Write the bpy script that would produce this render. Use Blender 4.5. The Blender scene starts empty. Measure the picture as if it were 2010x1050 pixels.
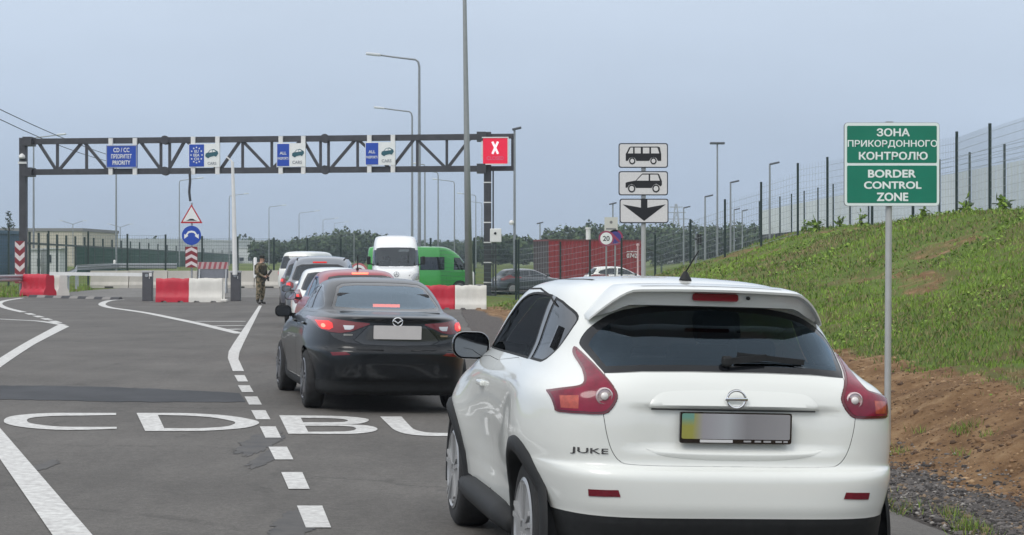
import bpy, bmesh, math, random
import numpy as np
from mathutils import Vector, Matrix, geometry, noise
from mathutils.bvhtree import BVHTree

# ---------------------------------------------------------------- camera
S = bpy.context.scene
COL = S.collection
CAM_H = 1.685
FOC = 3600.0 / 2010.0 * 36.0
HZ = 508.0
cam_d = bpy.data.cameras.new('camera')
cam = bpy.data.objects.new('camera', cam_d)
COL.objects.link(cam)
cam_d.sensor_width = 36.0
cam_d.sensor_fit = 'HORIZONTAL'
cam_d.lens = FOC
cam_d.shift_y = (HZ - 525.0) / 2010.0
cam_d.clip_start = 0.5
cam_d.clip_end = 8000
cam.location = (0, 0, CAM_H)
cam.rotation_euler = (math.radians(90), 0, 0)
S.camera = cam

# ---------------------------------------------------------------- sky, sun, exposure
SUN_EL, SUN_AZ = 48.0, 215.0          # azimuth from +Y, clockwise: behind the camera, to the left
W = bpy.data.worlds.new("World")
S.world = W
W.use_nodes = True
wn, wl = W.node_tree.nodes, W.node_tree.links
bg = wn['Background']
sky = wn.new('ShaderNodeTexSky')
sky.sky_type = 'NISHITA'
sky.sun_disc = False
sky.sun_elevation = math.radians(SUN_EL)
sky.sun_rotation = math.radians(SUN_AZ)
sky.air_density = 1.0
sky.dust_density = 4.0
sky.ozone_density = 1.5
hs = wn.new('ShaderNodeHueSaturation')
hs.inputs['Saturation'].default_value = 0.5
wl.new(sky.outputs[0], hs.inputs['Color'])
tc = wn.new('ShaderNodeTexCoord')
sx = wn.new('ShaderNodeSeparateXYZ')
wl.new(tc.outputs['Generated'], sx.inputs[0])
rp = wn.new('ShaderNodeValToRGB')
wl.new(sx.outputs['Z'], rp.inputs['Fac'])
e = rp.color_ramp.elements
e[0].position = 0.0; e[0].color = (4.0, 4.92, 6.3, 1)
e[1].position = 1.0; e[1].color = (9.2, 9.5, 9.9, 1)
m1 = e.new(0.05); m1.color = (4.1, 5.02, 6.4, 1)
m2 = e.new(0.14); m2.color = (4.95, 5.8, 7.0, 1)
m3 = e.new(0.40); m3.color = (8.6, 9.0, 9.6, 1)
nz = wn.new('ShaderNodeTexNoise')
nz.inputs['Scale'].default_value = 2.2
nz.inputs['Detail'].default_value = 4.0
mp = wn.new('ShaderNodeMapping')
mp.inputs['Scale'].default_value = (1.0, 1.0, 3.5)
wl.new(tc.outputs['Generated'], mp.inputs[0])
wl.new(mp.outputs[0], nz.inputs['Vector'])
mr = wn.new('ShaderNodeMapRange')
mr.inputs['From Min'].default_value = 0.3; mr.inputs['From Max'].default_value = 0.7
mr.inputs['To Min'].default_value = 0.91; mr.inputs['To Max'].default_value = 1.09
wl.new(nz.outputs['Fac'], mr.inputs['Value'])
ml = wn.new('ShaderNodeVectorMath'); ml.operation = 'SCALE'
wl.new(rp.outputs['Color'], ml.inputs[0]); wl.new(mr.outputs[0], ml.inputs['Scale'])
mx = wn.new('ShaderNodeMixRGB')
mx.inputs['Fac'].default_value = 0.88
wl.new(hs.outputs['Color'], mx.inputs[1]); wl.new(ml.outputs[0], mx.inputs[2])
wl.new(mx.outputs[0], bg.inputs['Color'])
bg.inputs['Strength'].default_value = 0.104

sun_d = bpy.data.lights.new('sun', 'SUN')
sun = bpy.data.objects.new('sun', sun_d)
COL.objects.link(sun)
sun_d.energy = 1.1
sun_d.angle = math.radians(28)
sun_d.color = (1.0, 0.96, 0.90)
_az, _el = math.radians(SUN_AZ), math.radians(SUN_EL)
_sd = Vector((math.sin(_az) * math.cos(_el), math.cos(_az) * math.cos(_el), math.sin(_el)))
sun.rotation_euler = (-_sd).to_track_quat('-Z', 'Y').to_euler()
sun.location = _sd * 50

S.view_settings.view_transform = 'Standard'
S.view_settings.look = 'None'
S.view_settings.exposure = 0.26
S.view_settings.gamma = 1.0
S.view_settings.use_curve_mapping = False
try:
    S.cycles.volume_bounces = 0
    S.cycles.max_bounces = 8
    S.cycles.transparent_max_bounces = 16
except Exception:
    pass
random.seed(7)
RNG = np.random.default_rng(11)

# ---------------------------------------------------------------- materials
MATS = {}
def mat(name, col, rough=0.6, metal=0.0, var=0.0, scale=6.0, bump=0.0, bscale=None, coat=0.0, spec=0.5, emit=None, col2=None, rvar=0.0, stretch=None):
    """principled material with noise driven colour / roughness / bump"""
    if name in MATS: return MATS[name]
    m = bpy.data.materials.new(name); m.use_nodes = True
    n, l = m.node_tree.nodes, m.node_tree.links
    b = n['Principled BSDF']
    b.inputs['Base Color'].default_value = (*col, 1)
    b.inputs['Roughness'].default_value = rough
    b.inputs['Metallic'].default_value = metal
    b.inputs['Specular IOR Level'].default_value = spec
    b.inputs['Coat Weight'].default_value = coat
    b.inputs['Coat Roughness'].default_value = 0.04
    if emit:
        b.inputs['Emission Color'].default_value = (*emit[:3], 1)
        b.inputs['Emission Strength'].default_value = emit[3]
    if var or col2 or bump or rvar:
        t = n.new('ShaderNodeTexCoord')
        src = t.outputs['Object']
        if stretch:
            mpp = n.new('ShaderNodeMapping'); mpp.inputs['Scale'].default_value = stretch
            l.new(src, mpp.inputs[0]); src = mpp.outputs[0]
        if var or col2 or rvar:
            z = n.new('ShaderNodeTexNoise'); z.inputs['Scale'].default_value = scale; z.inputs['Detail'].default_value = 6
            z.inputs['Roughness'].default_value = 0.6
            l.new(src, z.inputs['Vector'])
            r = n.new('ShaderNodeValToRGB'); l.new(z.outputs['Fac'], r.inputs['Fac'])
            c2 = col2 or tuple(c * (1 + var) for c in col)
            c1 = col if col2 else tuple(c * (1 - var) for c in col)
            r.color_ramp.elements[0].position = 0.32; r.color_ramp.elements[0].color = (*c1, 1)
            r.color_ramp.elements[1].position = 0.68; r.color_ramp.elements[1].color = (*c2, 1)
            if var or col2: l.new(r.outputs[0], b.inputs['Base Color'])
            if rvar:
                q = n.new('ShaderNodeMapRange'); l.new(z.outputs['Fac'], q.inputs['Value'])
                q.inputs['From Min'].default_value = .3; q.inputs['From Max'].default_value = .7
                q.inputs['To Min'].default_value = max(0, rough - rvar); q.inputs['To Max'].default_value = min(1, rough + rvar)
                l.new(q.outputs[0], b.inputs['Roughness'])
        if bump:
            z2 = n.new('ShaderNodeTexNoise'); z2.inputs['Scale'].default_value = bscale or scale * 4; z2.inputs['Detail'].default_value = 4
            l.new(src, z2.inputs['Vector'])
            bp = n.new('ShaderNodeBump'); bp.inputs['Strength'].default_value = bump; bp.inputs['Distance'].default_value = 0.02
            l.new(z2.outputs['Fac'], bp.inputs['Height']); l.new(bp.outputs[0], b.inputs['Normal'])
    MATS[name] = m
    return m

def glass_mat(name, tint, fac=0.5, rough=0.02, gloss=(1, 1, 1), k=0.9):
    """thin car glass: tinted see-through pane with a mirror coat"""
    if name in MATS: return MATS[name]
    m = bpy.data.materials.new(name); m.use_nodes = True
    n, l = m.node_tree.nodes, m.node_tree.links
    for x in list(n):
        if x.type == 'BSDF_PRINCIPLED': n.remove(x)
    out = [x for x in n if x.type == 'OUTPUT_MATERIAL'][0]
    tr = n.new('ShaderNodeBsdfTransparent'); tr.inputs[0].default_value = (*tint, 1)
    gl = n.new('ShaderNodeBsdfGlossy'); gl.inputs['Roughness'].default_value = rough
    gl.inputs['Color'].default_value = (*gloss, 1)
    lw = n.new('ShaderNodeFresnel'); lw.inputs['IOR'].default_value = 1.45
    ad = n.new('ShaderNodeMath'); ad.operation = 'MULTIPLY_ADD'
    ad.inputs[1].default_value = k; ad.inputs[2].default_value = fac
    l.new(lw.outputs[0], ad.inputs[0])
    mi = n.new('ShaderNodeMixShader')
    l.new(ad.outputs[0], mi.inputs[0]); l.new(tr.outputs[0], mi.inputs[1]); l.new(gl.outputs[0], mi.inputs[2])
    l.new(mi.outputs[0], out.inputs['Surface'])
    MATS[name] = m
    return m

# ---------------------------------------------------------------- object helpers
def link(o, parent=None):
    COL.objects.link(o)
    if parent is not None: o.parent = parent
    return o

def tag(o, label=None, cat=None, group=None, kind=None):
    if label: o['label'] = label
    if cat: o['category'] = cat
    if group: o['group'] = group
    if kind: o['kind'] = kind
    return o

def thing(name, label, cat, loc=(0, 0, 0), rz=0.0, group=None, rot=None):
    o = bpy.data.objects.new(name, None)
    o.empty_display_size = 0.2
    link(o); o.location = loc
    o.rotation_euler = rot if rot is not None else (0, 0, rz)
    return tag(o, label, cat, group)

def copy_tree(o, parent=None):
    c = o.copy(); COL.objects.link(c)
    if parent is not None: c.parent = parent
    for ch in list(o.children): copy_tree(ch, c)
    return c

def mesh_obj(name, verts, faces, mats, parent=None, smooth=False, midx=None, normals=None):
    me = bpy.data.meshes.new(name)
    me.from_pydata([tuple(v) for v in verts], [], [tuple(f) for f in faces])
    if not isinstance(mats, (list, tuple)): mats = [mats]
    for m in mats: me.materials.append(m)
    if midx is not None: me.polygons.foreach_set('material_index', np.array(midx, dtype=np.int32))
    if smooth: me.polygons.foreach_set('use_smooth', np.ones(len(faces), dtype=bool))
    me.update()
    if normals is not None:
        me.normals_split_custom_set_from_vertices([tuple(n) for n in normals])
    return link(bpy.data.objects.new(name, me), parent)

class MB:
    """collects boxes, tubes, prisms into ONE mesh"""
    def __init__(s): s.v, s.f, s.m, s.cur = [], [], [], 0
    def mi(s, i): s.cur = i; return s
    def add(s, vs, fs):
        b = len(s.v)
        s.v += [tuple(v) for v in vs]
        s.f += [tuple(i + b for i in f) for f in fs]
        s.m += [s.cur] * len(fs)
        return s
    def box(s, c, d, M=None, bev=0.0):
        x, y, z = (k / 2 for k in d)
        if bev > 0:
            bm = bmesh.new(); bmesh.ops.create_cube(bm, size=1.0)
            for v in bm.verts: v.co = Vector((v.co.x * d[0], v.co.y * d[1], v.co.z * d[2]))
            bmesh.ops.bevel(bm, geom=bm.edges[:], offset=bev, segments=2, affect='EDGES', profile=0.5)
            bm.verts.index_update()
            vs = [v.co.copy() for v in bm.verts]; fs = [[v.index for v in f.verts] for f in bm.faces]; bm.free()
        else:
            vs = [Vector(p) for p in ((-x, -y, -z), (x, -y, -z), (x, y, -z), (-x, y, -z), (-x, -y, z), (x, -y, z), (x, y, z), (-x, y, z))]
            fs = [(3, 2, 1, 0), (4, 5, 6, 7), (0, 1, 5, 4), (1, 2, 6, 5), (2, 3, 7, 6), (3, 0, 4, 7)]
        if M is not None: vs = [M @ v for v in vs]
        c = Vector(c)
        return s.add([v + c for v in vs], fs)
    def bar(s, a, b, w, h=None, up=(0, 0, 1)):
        """box beam from a to b, width w, height h"""
        a, b = Vector(a), Vector(b); h = h or w
        d = (b - a); L = d.length; d.normalize()
        u = Vector(up)
        if abs(d.dot(u)) > 0.95: u = Vector((0, 1, 0))
        r = d.cross(u).normalized(); u = r.cross(d).normalized()
        vs = []
        for p in (a, b):
            for (i, j) in ((-1, -1), (1, -1), (1, 1), (-1, 1)): vs.append(p + r * (i * w / 2) + u * (j * h / 2))
        return s.add(vs, [(3, 2, 1, 0), (4, 5, 6, 7), (0, 1, 5, 4), (1, 2, 6, 5), (2, 3, 7, 6), (3, 0, 4, 7)])
    def tube(s, pts, r, n=10, cap=True):
        pts = [Vector(p) for p in pts]
        rs = r if isinstance(r, (list, tuple)) else [r] * len(pts)
        vs, fs = [], []
        prev = None
        for i, p in enumerate(pts):
            d = (pts[min(i + 1, len(pts) - 1)] - pts[max(i - 1, 0)]).normalized()
            if prev is None:
                u = Vector((0, 0, 1)) if abs(d.z) < 0.9 else Vector((1, 0, 0))
                u = (u - d * u.dot(d)).normalized()
            else:
                u = (prev - d * prev.dot(d)).normalized()
            prev = u; w = d.cross(u)
            for k in range(n):
                a = 2 * math.pi * k / n
                vs.append(p + (u * math.cos(a) + w * math.sin(a)) * rs[i])
        for i in range(len(pts) - 1):
            for k in range(n):
                k2 = (k + 1) % n
                fs.append((i * n + k, i * n + k2, (i + 1) * n + k2, (i + 1) * n + k))
        if cap:
            fs.append(tuple(range(n - 1, -1, -1))); fs.append(tuple(range((len(pts) - 1) * n, len(pts) * n)))
        return s.add(vs, fs)
    def lathe(s, prof, c=(0, 0, 0), n=24, axis='z'):
        """prof: (radius, height) list revolved about an axis through c"""
        vs, fs = [], []
        for (r, h) in prof:
            for k in range(n):
                a = 2 * math.pi * k / n
                p = (r * math.cos(a), r * math.sin(a), h)
                if axis == 'x': p = (p[2], p[0], p[1])
                elif axis == 'y': p = (p[1], p[2], p[0])
                vs.append(Vector(p) + Vector(c))
        m = len(prof)
        for i in range(m - 1):
            for k in range(n):
                k2 = (k + 1) % n
                fs.append((i * n + k, i * n + k2, (i + 1) * n + k2, (i + 1) * n + k))
        if prof[0][0] > 1e-6: fs.append(tuple(range(n - 1, -1, -1)))
        if prof[-1][0] > 1e-6: fs.append(tuple(range((m - 1) * n, m * n)))
        return s.add(vs, fs)
    def prism(s, poly, fn, d):
        """poly: 2-D outline; fn(a,b,depth) -> 3-D; a plate between depth 0 and d"""
        n = len(poly)
        vs = [fn(a, b, 0.0) for a, b in poly] + [fn(a, b, d) for a, b in poly]
        fs = [tuple(range(n)), tuple(range(2 * n - 1, n - 1, -1))]
        for i in range(n):
            j = (i + 1) % n
            fs.append((i, i + n, j + n, j))
        return s.add(vs, fs)
    def build(s, name, mats, parent=None, smooth=False, fix=True):
        o = mesh_obj(name, s.v, s.f, mats, parent, smooth, s.m)
        if fix:
            bm = bmesh.new(); bm.from_mesh(o.data); bmesh.ops.recalc_face_normals(bm, faces=bm.faces); bm.to_mesh(o.data); bm.free()
        if smooth == 'auto':
            try: o.data.set_sharp_from_angle(angle=math.radians(38))
            except Exception: pass
        return o

def rrect(w, h, r, n=4, cx=0, cy=0):
    out = []
    for (sx_, sy_, a0) in ((1, 1, 0), (-1, 1, 90), (-1, -1, 180), (1, -1, 270)):
        for k in range(n + 1):
            a = math.radians(a0 + 90 * k / n)
            out.append((cx + sx_ * (w / 2 - r) + r * math.cos(a), cy + sy_ * (h / 2 - r) + r * math.sin(a)))
    return out

def circ(r, n=24, cx=0, cy=0, a0=0.0):
    return [(cx + r * math.cos(a0 + 2 * math.pi * k / n), cy + r * math.sin(a0 + 2 * math.pi * k / n)) for k in range(n)]

def text_obj(name, body, m, parent, loc, rot, height=None, width=None, bold=0.0, align='CENTER', thick=0.002, cap=True, spacing=1.0):
    """lettering as a mesh; height = cap height, width = total width"""
    cu = bpy.data.curves.new(name, 'FONT'); cu.body = body; cu.align_x = 'LEFT'
    cu.size = 1.0; cu.offset = 0.0; cu.extrude = 0.0; cu.space_character = spacing; cu.resolution_u = 4
    to = bpy.data.objects.new(name, cu); COL.objects.link(to)
    dg = bpy.context.evaluated_depsgraph_get()
    me = bpy.data.meshes.new_from_object(to.evaluated_get(dg))
    bpy.data.objects.remove(to); bpy.data.curves.remove(cu)
    n = len(me.vertices); co = np.empty(n * 3); me.vertices.foreach_get('co', co); co = co.reshape(-1, 3)
    fs = [tuple(p.vertices) for p in me.polygons]
    if bold:      # heavier strokes: the same letters struck again a hair apart
        base, bf = co.copy(), list(fs); co_l = [base]
        for q, (ox_, oy_) in enumerate(((1, 0), (-1, 0), (0, 1), (0, -1), (.7, .7), (-.7, .7), (.7, -.7), (-.7, -.7))):
            c_ = base.copy(); c_[:, 0] += ox_ * bold; c_[:, 1] += oy_ * bold; c_[:, 2] = -(q + 1) * 2e-4; co_l.append(c_)
            fs += [tuple(i + (q + 1) * n for i in f) for f in bf]
        co = np.concatenate(co_l)
    mn, mx_ = co.min(0), co.max(0)
    ch = mx_[1] - mn[1]
    sy = (height / ch) if height else 1.0
    sxx = (width / (mx_[0] - mn[0])) if width else sy
    if not height: sy = sxx
    co[:, 0] = (co[:, 0] - (mn[0] + mx_[0]) / 2) * sxx if align == 'CENTER' else (co[:, 0] - mn[0]) * sxx
    co[:, 1] = (co[:, 1] - mn[1]) * sy
    co[:, 2] = thick + co[:, 2]
    bpy.data.meshes.remove(me)
    o = mesh_obj(name, co, fs, m, parent)
    o.location = loc; o.rotation_euler = rot
    return o

def smooth01(t):
    t = np.clip(t, 0, 1); return t * t * (3 - 2 * t)

# ---------------------------------------------------------------- the lie of the land
HEAD = math.radians(10.0)                 # the lanes run 10 degrees left of the view
FWD = Vector((-math.sin(HEAD), math.cos(HEAD), 0)); RGT = Vector((math.cos(HEAD), math.sin(HEAD), 0))
def road_z(X, Y):
    """crossfall of the near carriageway: it drains to the right"""
    d = (X + 1.24) * RGT.x + (Y - 11.5) * RGT.y
    fade = 1 - smooth01((Y - 26.0) / 26.0)
    return -0.030 * (np.clip(d, -6.0, 5.0) - 1.7) * fade
EDGE_Y = np.array([0, 8, 11.2, 12.75, 20, 28, 36, 46, 58, 66, 80, 100.0])
EDGE_X = np.array([3.3, 3.0, 2.83, 2.66, 1.5, 0.4, -0.5, -1.1, -1.6, -1.8, -2.0, -2.0])
TOE_Y = np.array([0, 8, 14, 16.5, 25.6, 40, 52, 60, 66, 75, 90, 100, 140, 200, 300.0])
TOE_X = np.array([5.8, 5.5, 5.0, 4.78, 4.45, 2.5, 0.9, -0.25, -0.6, 0.6, 2.8, 4.0, 7.0, 12.0, 20.0])
def edge_x(Y): return np.interp(Y, EDGE_Y, EDGE_X)
def toe_x(Y): return np.interp(Y, TOE_Y, TOE_X)
def vnoise(X, Y, sc, seed=0.0):
    X, Y = np.broadcast_arrays(np.asarray(X, float), np.asarray(Y, float))
    out = np.empty(X.size)
    for i, (a, b) in enumerate(zip(X.ravel(), Y.ravel())):
        out[i] = noise.fractal(Vector((a * sc + seed, b * sc - seed, seed * .37)), 1.0, 2.0, 3)
    return out.reshape(X.shape)
def land_z(X, Y, rough=True):
    """height of the ground"""
    X, Y = np.broadcast_arrays(np.asarray(X, float), np.asarray(Y, float))
    z = road_z(X, Y).astype(float)
    e, t = edge_x(Y), toe_x(Y)
    near = 1 - smooth01((Y - 44) / 16)
    # dirt berm between shoulder and grass
    c0 = e + 0.45 * (t - e)
    berm = 0.50 * smooth01((X - c0) / np.maximum(t - c0, .4)) * near
    L = np.interp(Y, [0, 16, 25, 45, 63, 100, 200], [7.0, 7.0, 7.2, 9.0, 11.2, 12, 16])
    H = np.interp(Y, [0, 16, 30, 45, 63, 100, 200, 400], [2.15, 2.15, 2.15, 2.25, 2.7, 2.75, 2.4, 1.6])
    s = np.clip((X - t) / L, 0, 1)
    prof = np.interp(s, [0, .12, .3, .5, .65, .78, .9, 1.0], [0, .055, .19, .385, .55, .73, .90, 1.0])
    z = z + berm + H * prof + 0.075 * np.clip(X - t - L, 0, 9)
    # the left side beyond the checkpoint rises a little
    z = z + 0.6 * smooth01((Y - 108) / 60) * (1 - smooth01((X + 12) / 14))
    z = z + 0.35 * smooth01((Y - 100) / 30) * smooth01((X + 4) / 3) * (1 - smooth01((X - 14) / 4))
    # the sunken parking lot behind the grass tongue
    m = smooth01((Y - 86) / 6) * (1 - smooth01((X - 8.2) / 3)) * smooth01((X + 4) / 3) * (1 - smooth01((Y - 124) / 12))
    z = z * (1 - m) - .25 * m
    if rough:
        w = smooth01((X - e - .2) / 1.2) * (Y < 75)
        if w.max() > 0:
            nn = vnoise(X, Y, 0.9, 3.1) * 0.10 + vnoise(X, Y, 3.2, 8.7) * 0.045
            z = z + nn * w
    return z
def ground_pt(px, py, dz=0.0):
    """the point of the ground seen at a place of the photograph"""
    Y = 3600 * CAM_H / max(py - HZ, 4)
    for _ in range(14):
        X = (px - 1005) / 3600 * Y
        z = float(road_z(X, Y))
        Y = 3600 * (CAM_H - z) / max(py - HZ, 4)
    X = (px - 1005) / 3600 * Y
    return Vector((X, Y, float(road_z(X, Y)) + dz))
def at(px, py, Y):
    return Vector(((px - 1005) / 3600 * Y, Y, CAM_H - (py - HZ) / 3600 * Y))
def px_x(px, Y): return (px - 1005) / 3600 * Y
def at_z(py, Y): return CAM_H - (py - HZ) / 3600 * Y
def blob_noise(X, Y, waves, rng):
    s = np.zeros_like(X)
    for sc in waves:
        for _ in range(4):
            a = rng.uniform(0, 6.283); s += np.sin((X * math.cos(a) + Y * math.sin(a)) * sc * rng.uniform(.7, 1.4) + rng.uniform(0, 6.283)) / 4
    return s

# ================================================================= GROUND
def ground_material():
    m = bpy.data.materials.new('ground_soil'); m.use_nodes = True
    n, l = m.node_tree.nodes, m.node_tree.links
    b = n['Principled BSDF']; b.inputs['Roughness'].default_value = 0.95; b.inputs['Specular IOR Level'].default_value = 0.15
    t = n.new('ShaderNodeTexCoord')
    zone = n.new('ShaderNodeVertexColor'); zone.layer_name = 'zone'
    sp = n.new('ShaderNodeSeparateColor'); l.new(zone.outputs['Color'], sp.inputs[0])
    def nz(scale, det=6, rough=.6):
        z = n.new('ShaderNodeTexNoise'); z.inputs['Scale'].default_value = scale; z.inputs['Detail'].default_value = det; z.inputs['Roughness'].default_value = rough
        l.new(t.outputs['Object'], z.inputs['Vector']); return z
    def ramp(src, stops):
        r = n.new('ShaderNodeValToRGB'); l.new(src, r.inputs['Fac'])
        e = r.color_ramp.elements
        e[0].position, e[0].color = stops[0][0], (*stops[0][1], 1)
        e[1].position, e[1].color = stops[-1][0], (*stops[-1][1], 1)
        for p, c in stops[1:-1]:
            q = e.new(p); q.color = (*c, 1)
        return r
    def mix(fac, a, c):
        x = n.new('ShaderNodeMixRGB'); l.new(fac, x.inputs[0]); l.new(a, x.inputs[1]); l.new(c, x.inputs[2]); return x.outputs[0]
    grass = ramp(nz(1.1).outputs['Fac'], [(.30, (.15, .12, .06)), (.43, (.125, .135, .045)), (.55, (.11, .165, .036)), (.7, (.15, .205, .048))])
    dirt = ramp(nz(2.4, 8, .7).outputs['Fac'], [(.32, (.125, .070, .036)), (.5, (.225, .135, .070)), (.66, (.34, .225, .125)), (.8, (.40, .30, .19))])
    grav = ramp(nz(22, 8, .75).outputs['Fac'], [(.3, (.045, .040, .038)), (.5, (.105, .095, .09)), (.64, (.19, .175, .165)), (.75, (.33, .31, .30))])
    # wobble the zone borders
    w = nz(1.7, 5); w2 = n.new('ShaderNodeMath'); w2.operation = 'SUBTRACT'; w2.inputs[1].default_value = .5; l.new(w.outputs['Fac'], w2.inputs[0])
    def edge(src, gain=.9):
        a = n.new('ShaderNodeMath'); a.operation = 'MULTIPLY_ADD'; l.new(w2.outputs[0], a.inputs[0]); a.inputs[1].default_value = gain; l.new(src, a.inputs[2])
        r = n.new('ShaderNodeMapRange'); l.new(a.outputs[0], r.inputs['Value']); r.inputs['From Min'].default_value = .4; r.inputs['From Max'].default_value = .6
        return r.outputs[0]
    c = mix(edge(sp.outputs['Red']), grass.outputs[0], dirt.outputs[0])
    c = mix(edge(sp.outputs['Green'], .7), c, grav.outputs[0])
    l.new(c, b.inputs['Base Color'])
    z = nz(14, 8, .7); bp = n.new('ShaderNodeBump'); bp.inputs['Strength'].default_value = .9; bp.inputs['Distance'].default_value = .06
    l.new(z.outputs['Fac'], bp.inputs['Height']); l.new(bp.outputs[0], b.inputs['Normal'])
    return m

def build_ground():
    xs = np.concatenate([[-3000, -1500, -700, -350, -180, -100, -70, -50, -40], np.arange(-34, -4, 2.0), np.arange(-4, 1.5, .5), np.arange(1.5, 13, .14), np.arange(13, 20, .8), [22, 26, 32, 40, 60, 100, 180, 350, 700, 1500, 3000]])
    ys = np.concatenate([[-60, -10, 0, 4, 7], np.arange(8, 30, .22), np.arange(30, 72, .6), np.arange(72, 120, 3), [125, 130, 140, 150, 160, 170, 180, 200, 230, 280, 350, 450, 700, 1200, 2200, 4000]])
    X, Y = np.meshgrid(xs, ys)
    Z = land_z(X, Y)
    e, t = edge_x(Y), toe_x(Y)
    # keep the ground under the asphalt sheets
    Z = Z - 0.035 * (1 - smooth01((X - e + .1) / .35)) * (Y < 135)
    far = smooth01((Y - 600) / 1500)
    Z = Z * (1 - far * .5)
    V = np.stack([X, Y, Z], -1).reshape(-1, 3)
    nx, ny = len(xs), len(ys)
    I = np.arange(nx * ny).reshape(ny, nx)
    F = np.stack([I[:-1, :-1], I[:-1, 1:], I[1:, 1:], I[1:, :-1]], -1).reshape(-1, 4)
    o = mesh_obj('ground', V, F.tolist(), ground_material(), smooth=True)
    near = 1 - smooth01((Y - 58) / 12)
    c0 = e + 0.42 * (t - e)
    dirt = np.where(X > -3.5, smooth01((t - X + .55) / .7), 0) * near
    grav = smooth01((c0 - X + .3) / .6) * (X > -3.5) * near
    pb = blob_noise(X, Y, (.5, 1.2, 2.4), np.random.default_rng(4))
    dirt = np.maximum(dirt, .50 * smooth01((-.55 - pb) / .35) * smooth01((X - t) / .5) * (Y < 75) * (X > -2))
    col = np.stack([dirt, grav, 0 * dirt, 1 + 0 * dirt], -1).reshape(-1, 4).astype(np.float32)
    a = o.data.color_attributes.new('zone', 'FLOAT_COLOR', 'POINT')
    a.data.foreach_set('color', col.ravel())
    tag(o, kind='structure')
    return o
build_ground()

def asphalt_mat(name, c, light):
    m = bpy.data.materials.new(name); m.use_nodes = True
    n, l = m.node_tree.nodes, m.node_tree.links
    b = n['Principled BSDF']; b.inputs['Roughness'].default_value = .82; b.inputs['Specular IOR Level'].default_value = .35
    t = n.new('ShaderNodeTexCoord')
    def nz(scale, det=6, rough=.6, st=None):
        z = n.new('ShaderNodeTexNoise'); z.inputs['Scale'].default_value = scale; z.inputs['Detail'].default_value = det; z.inputs['Roughness'].default_value = rough
        if st:
            mpp = n.new('ShaderNodeMapping'); mpp.inputs['Scale'].default_value = st; mpp.inputs['Rotation'].default_value = (0, 0, -HEAD)
            l.new(t.outputs['Object'], mpp.inputs[0]); l.new(mpp.outputs[0], z.inputs['Vector'])
        else: l.new(t.outputs['Object'], z.inputs['Vector'])
        return z
    def rng(z, a0, a1, lo, hi):
        r = n.new('ShaderNodeMapRange'); l.new(z, r.inputs['Value']); r.inputs['From Min'].default_value = a0; r.inputs['From Max'].default_value = a1
        r.inputs['To Min'].default_value = lo; r.inputs['To Max'].default_value = hi; return r.outputs[0]
    def mul(a, c_):
        x = n.new('ShaderNodeMath'); x.operation = 'MULTIPLY'; l.new(a, x.inputs[0]); l.new(c_, x.inputs[1]); return x.outputs[0]
    v = mul(rng(nz(.35, 4).outputs['Fac'], .3, .7, .80, 1.16), rng(nz(1.6, 8, .7, (1, .22, 1)).outputs['Fac'], .3, .7, .82, 1.14))
    v = mul(v, rng(nz(55, 4, .8).outputs['Fac'], .3, .7, .66, 1.34))
    v = mul(v, rng(nz(16, 6, .8).outputs['Fac'], .3, .7, .78, 1.22))
    # fine wandering cracks and small dark stains
    vo = n.new('ShaderNodeTexVoronoi'); vo.feature = 'DISTANCE_TO_EDGE'; vo.inputs['Scale'].default_value = .28
    wob = nz(1.9, 6, .7); av = n.new('ShaderNodeVectorMath'); av.operation = 'MULTIPLY_ADD'
    l.new(wob.outputs['Color'], av.inputs[0]); av.inputs[1].default_value = (1.4, 1.4, 0); l.new(t.outputs['Object'], av.inputs[2])
    l.new(av.outputs[0], vo.inputs['Vector'])
    crack = rng(vo.outputs['Distance'], .0, .014, .66, 1.0)
    gate = rng(nz(.5, 3).outputs['Fac'], .48, .58, 0, 1)
    mxn = n.new('ShaderNodeMixRGB'); l.new(gate, mxn.inputs[0]); mxn.inputs[1].default_value = (1, 1, 1, 1); l.new(crack, mxn.inputs[2])
    v = mul(v, mxn.outputs[0])
    v = mul(v, rng(nz(.9, 5, .75, (1, .45, 1)).outputs['Fac'], .24, .36, .55, 1.0))
    sc = n.new('ShaderNodeVectorMath'); sc.operation = 'SCALE'; sc.inputs[0].default_value = c; l.new(v, sc.inputs['Scale'])
    l.new(sc.outputs[0], b.inputs['Base Color'])
    bp = n.new('ShaderNodeBump'); bp.inputs['Strength'].default_value = .35; bp.inputs['Distance'].default_value = .008
    l.new(nz(110, 3).outputs['Fac'], bp.inputs['Height']); l.new(bp.outputs[0], b.inputs['Normal'])
    return m
ASPH = asphalt_mat('asphalt_worn', (.108, .101, .093), 1)
PLAZA = asphalt_mat('asphalt_pale', (.165, .158, .148), 1)

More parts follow.
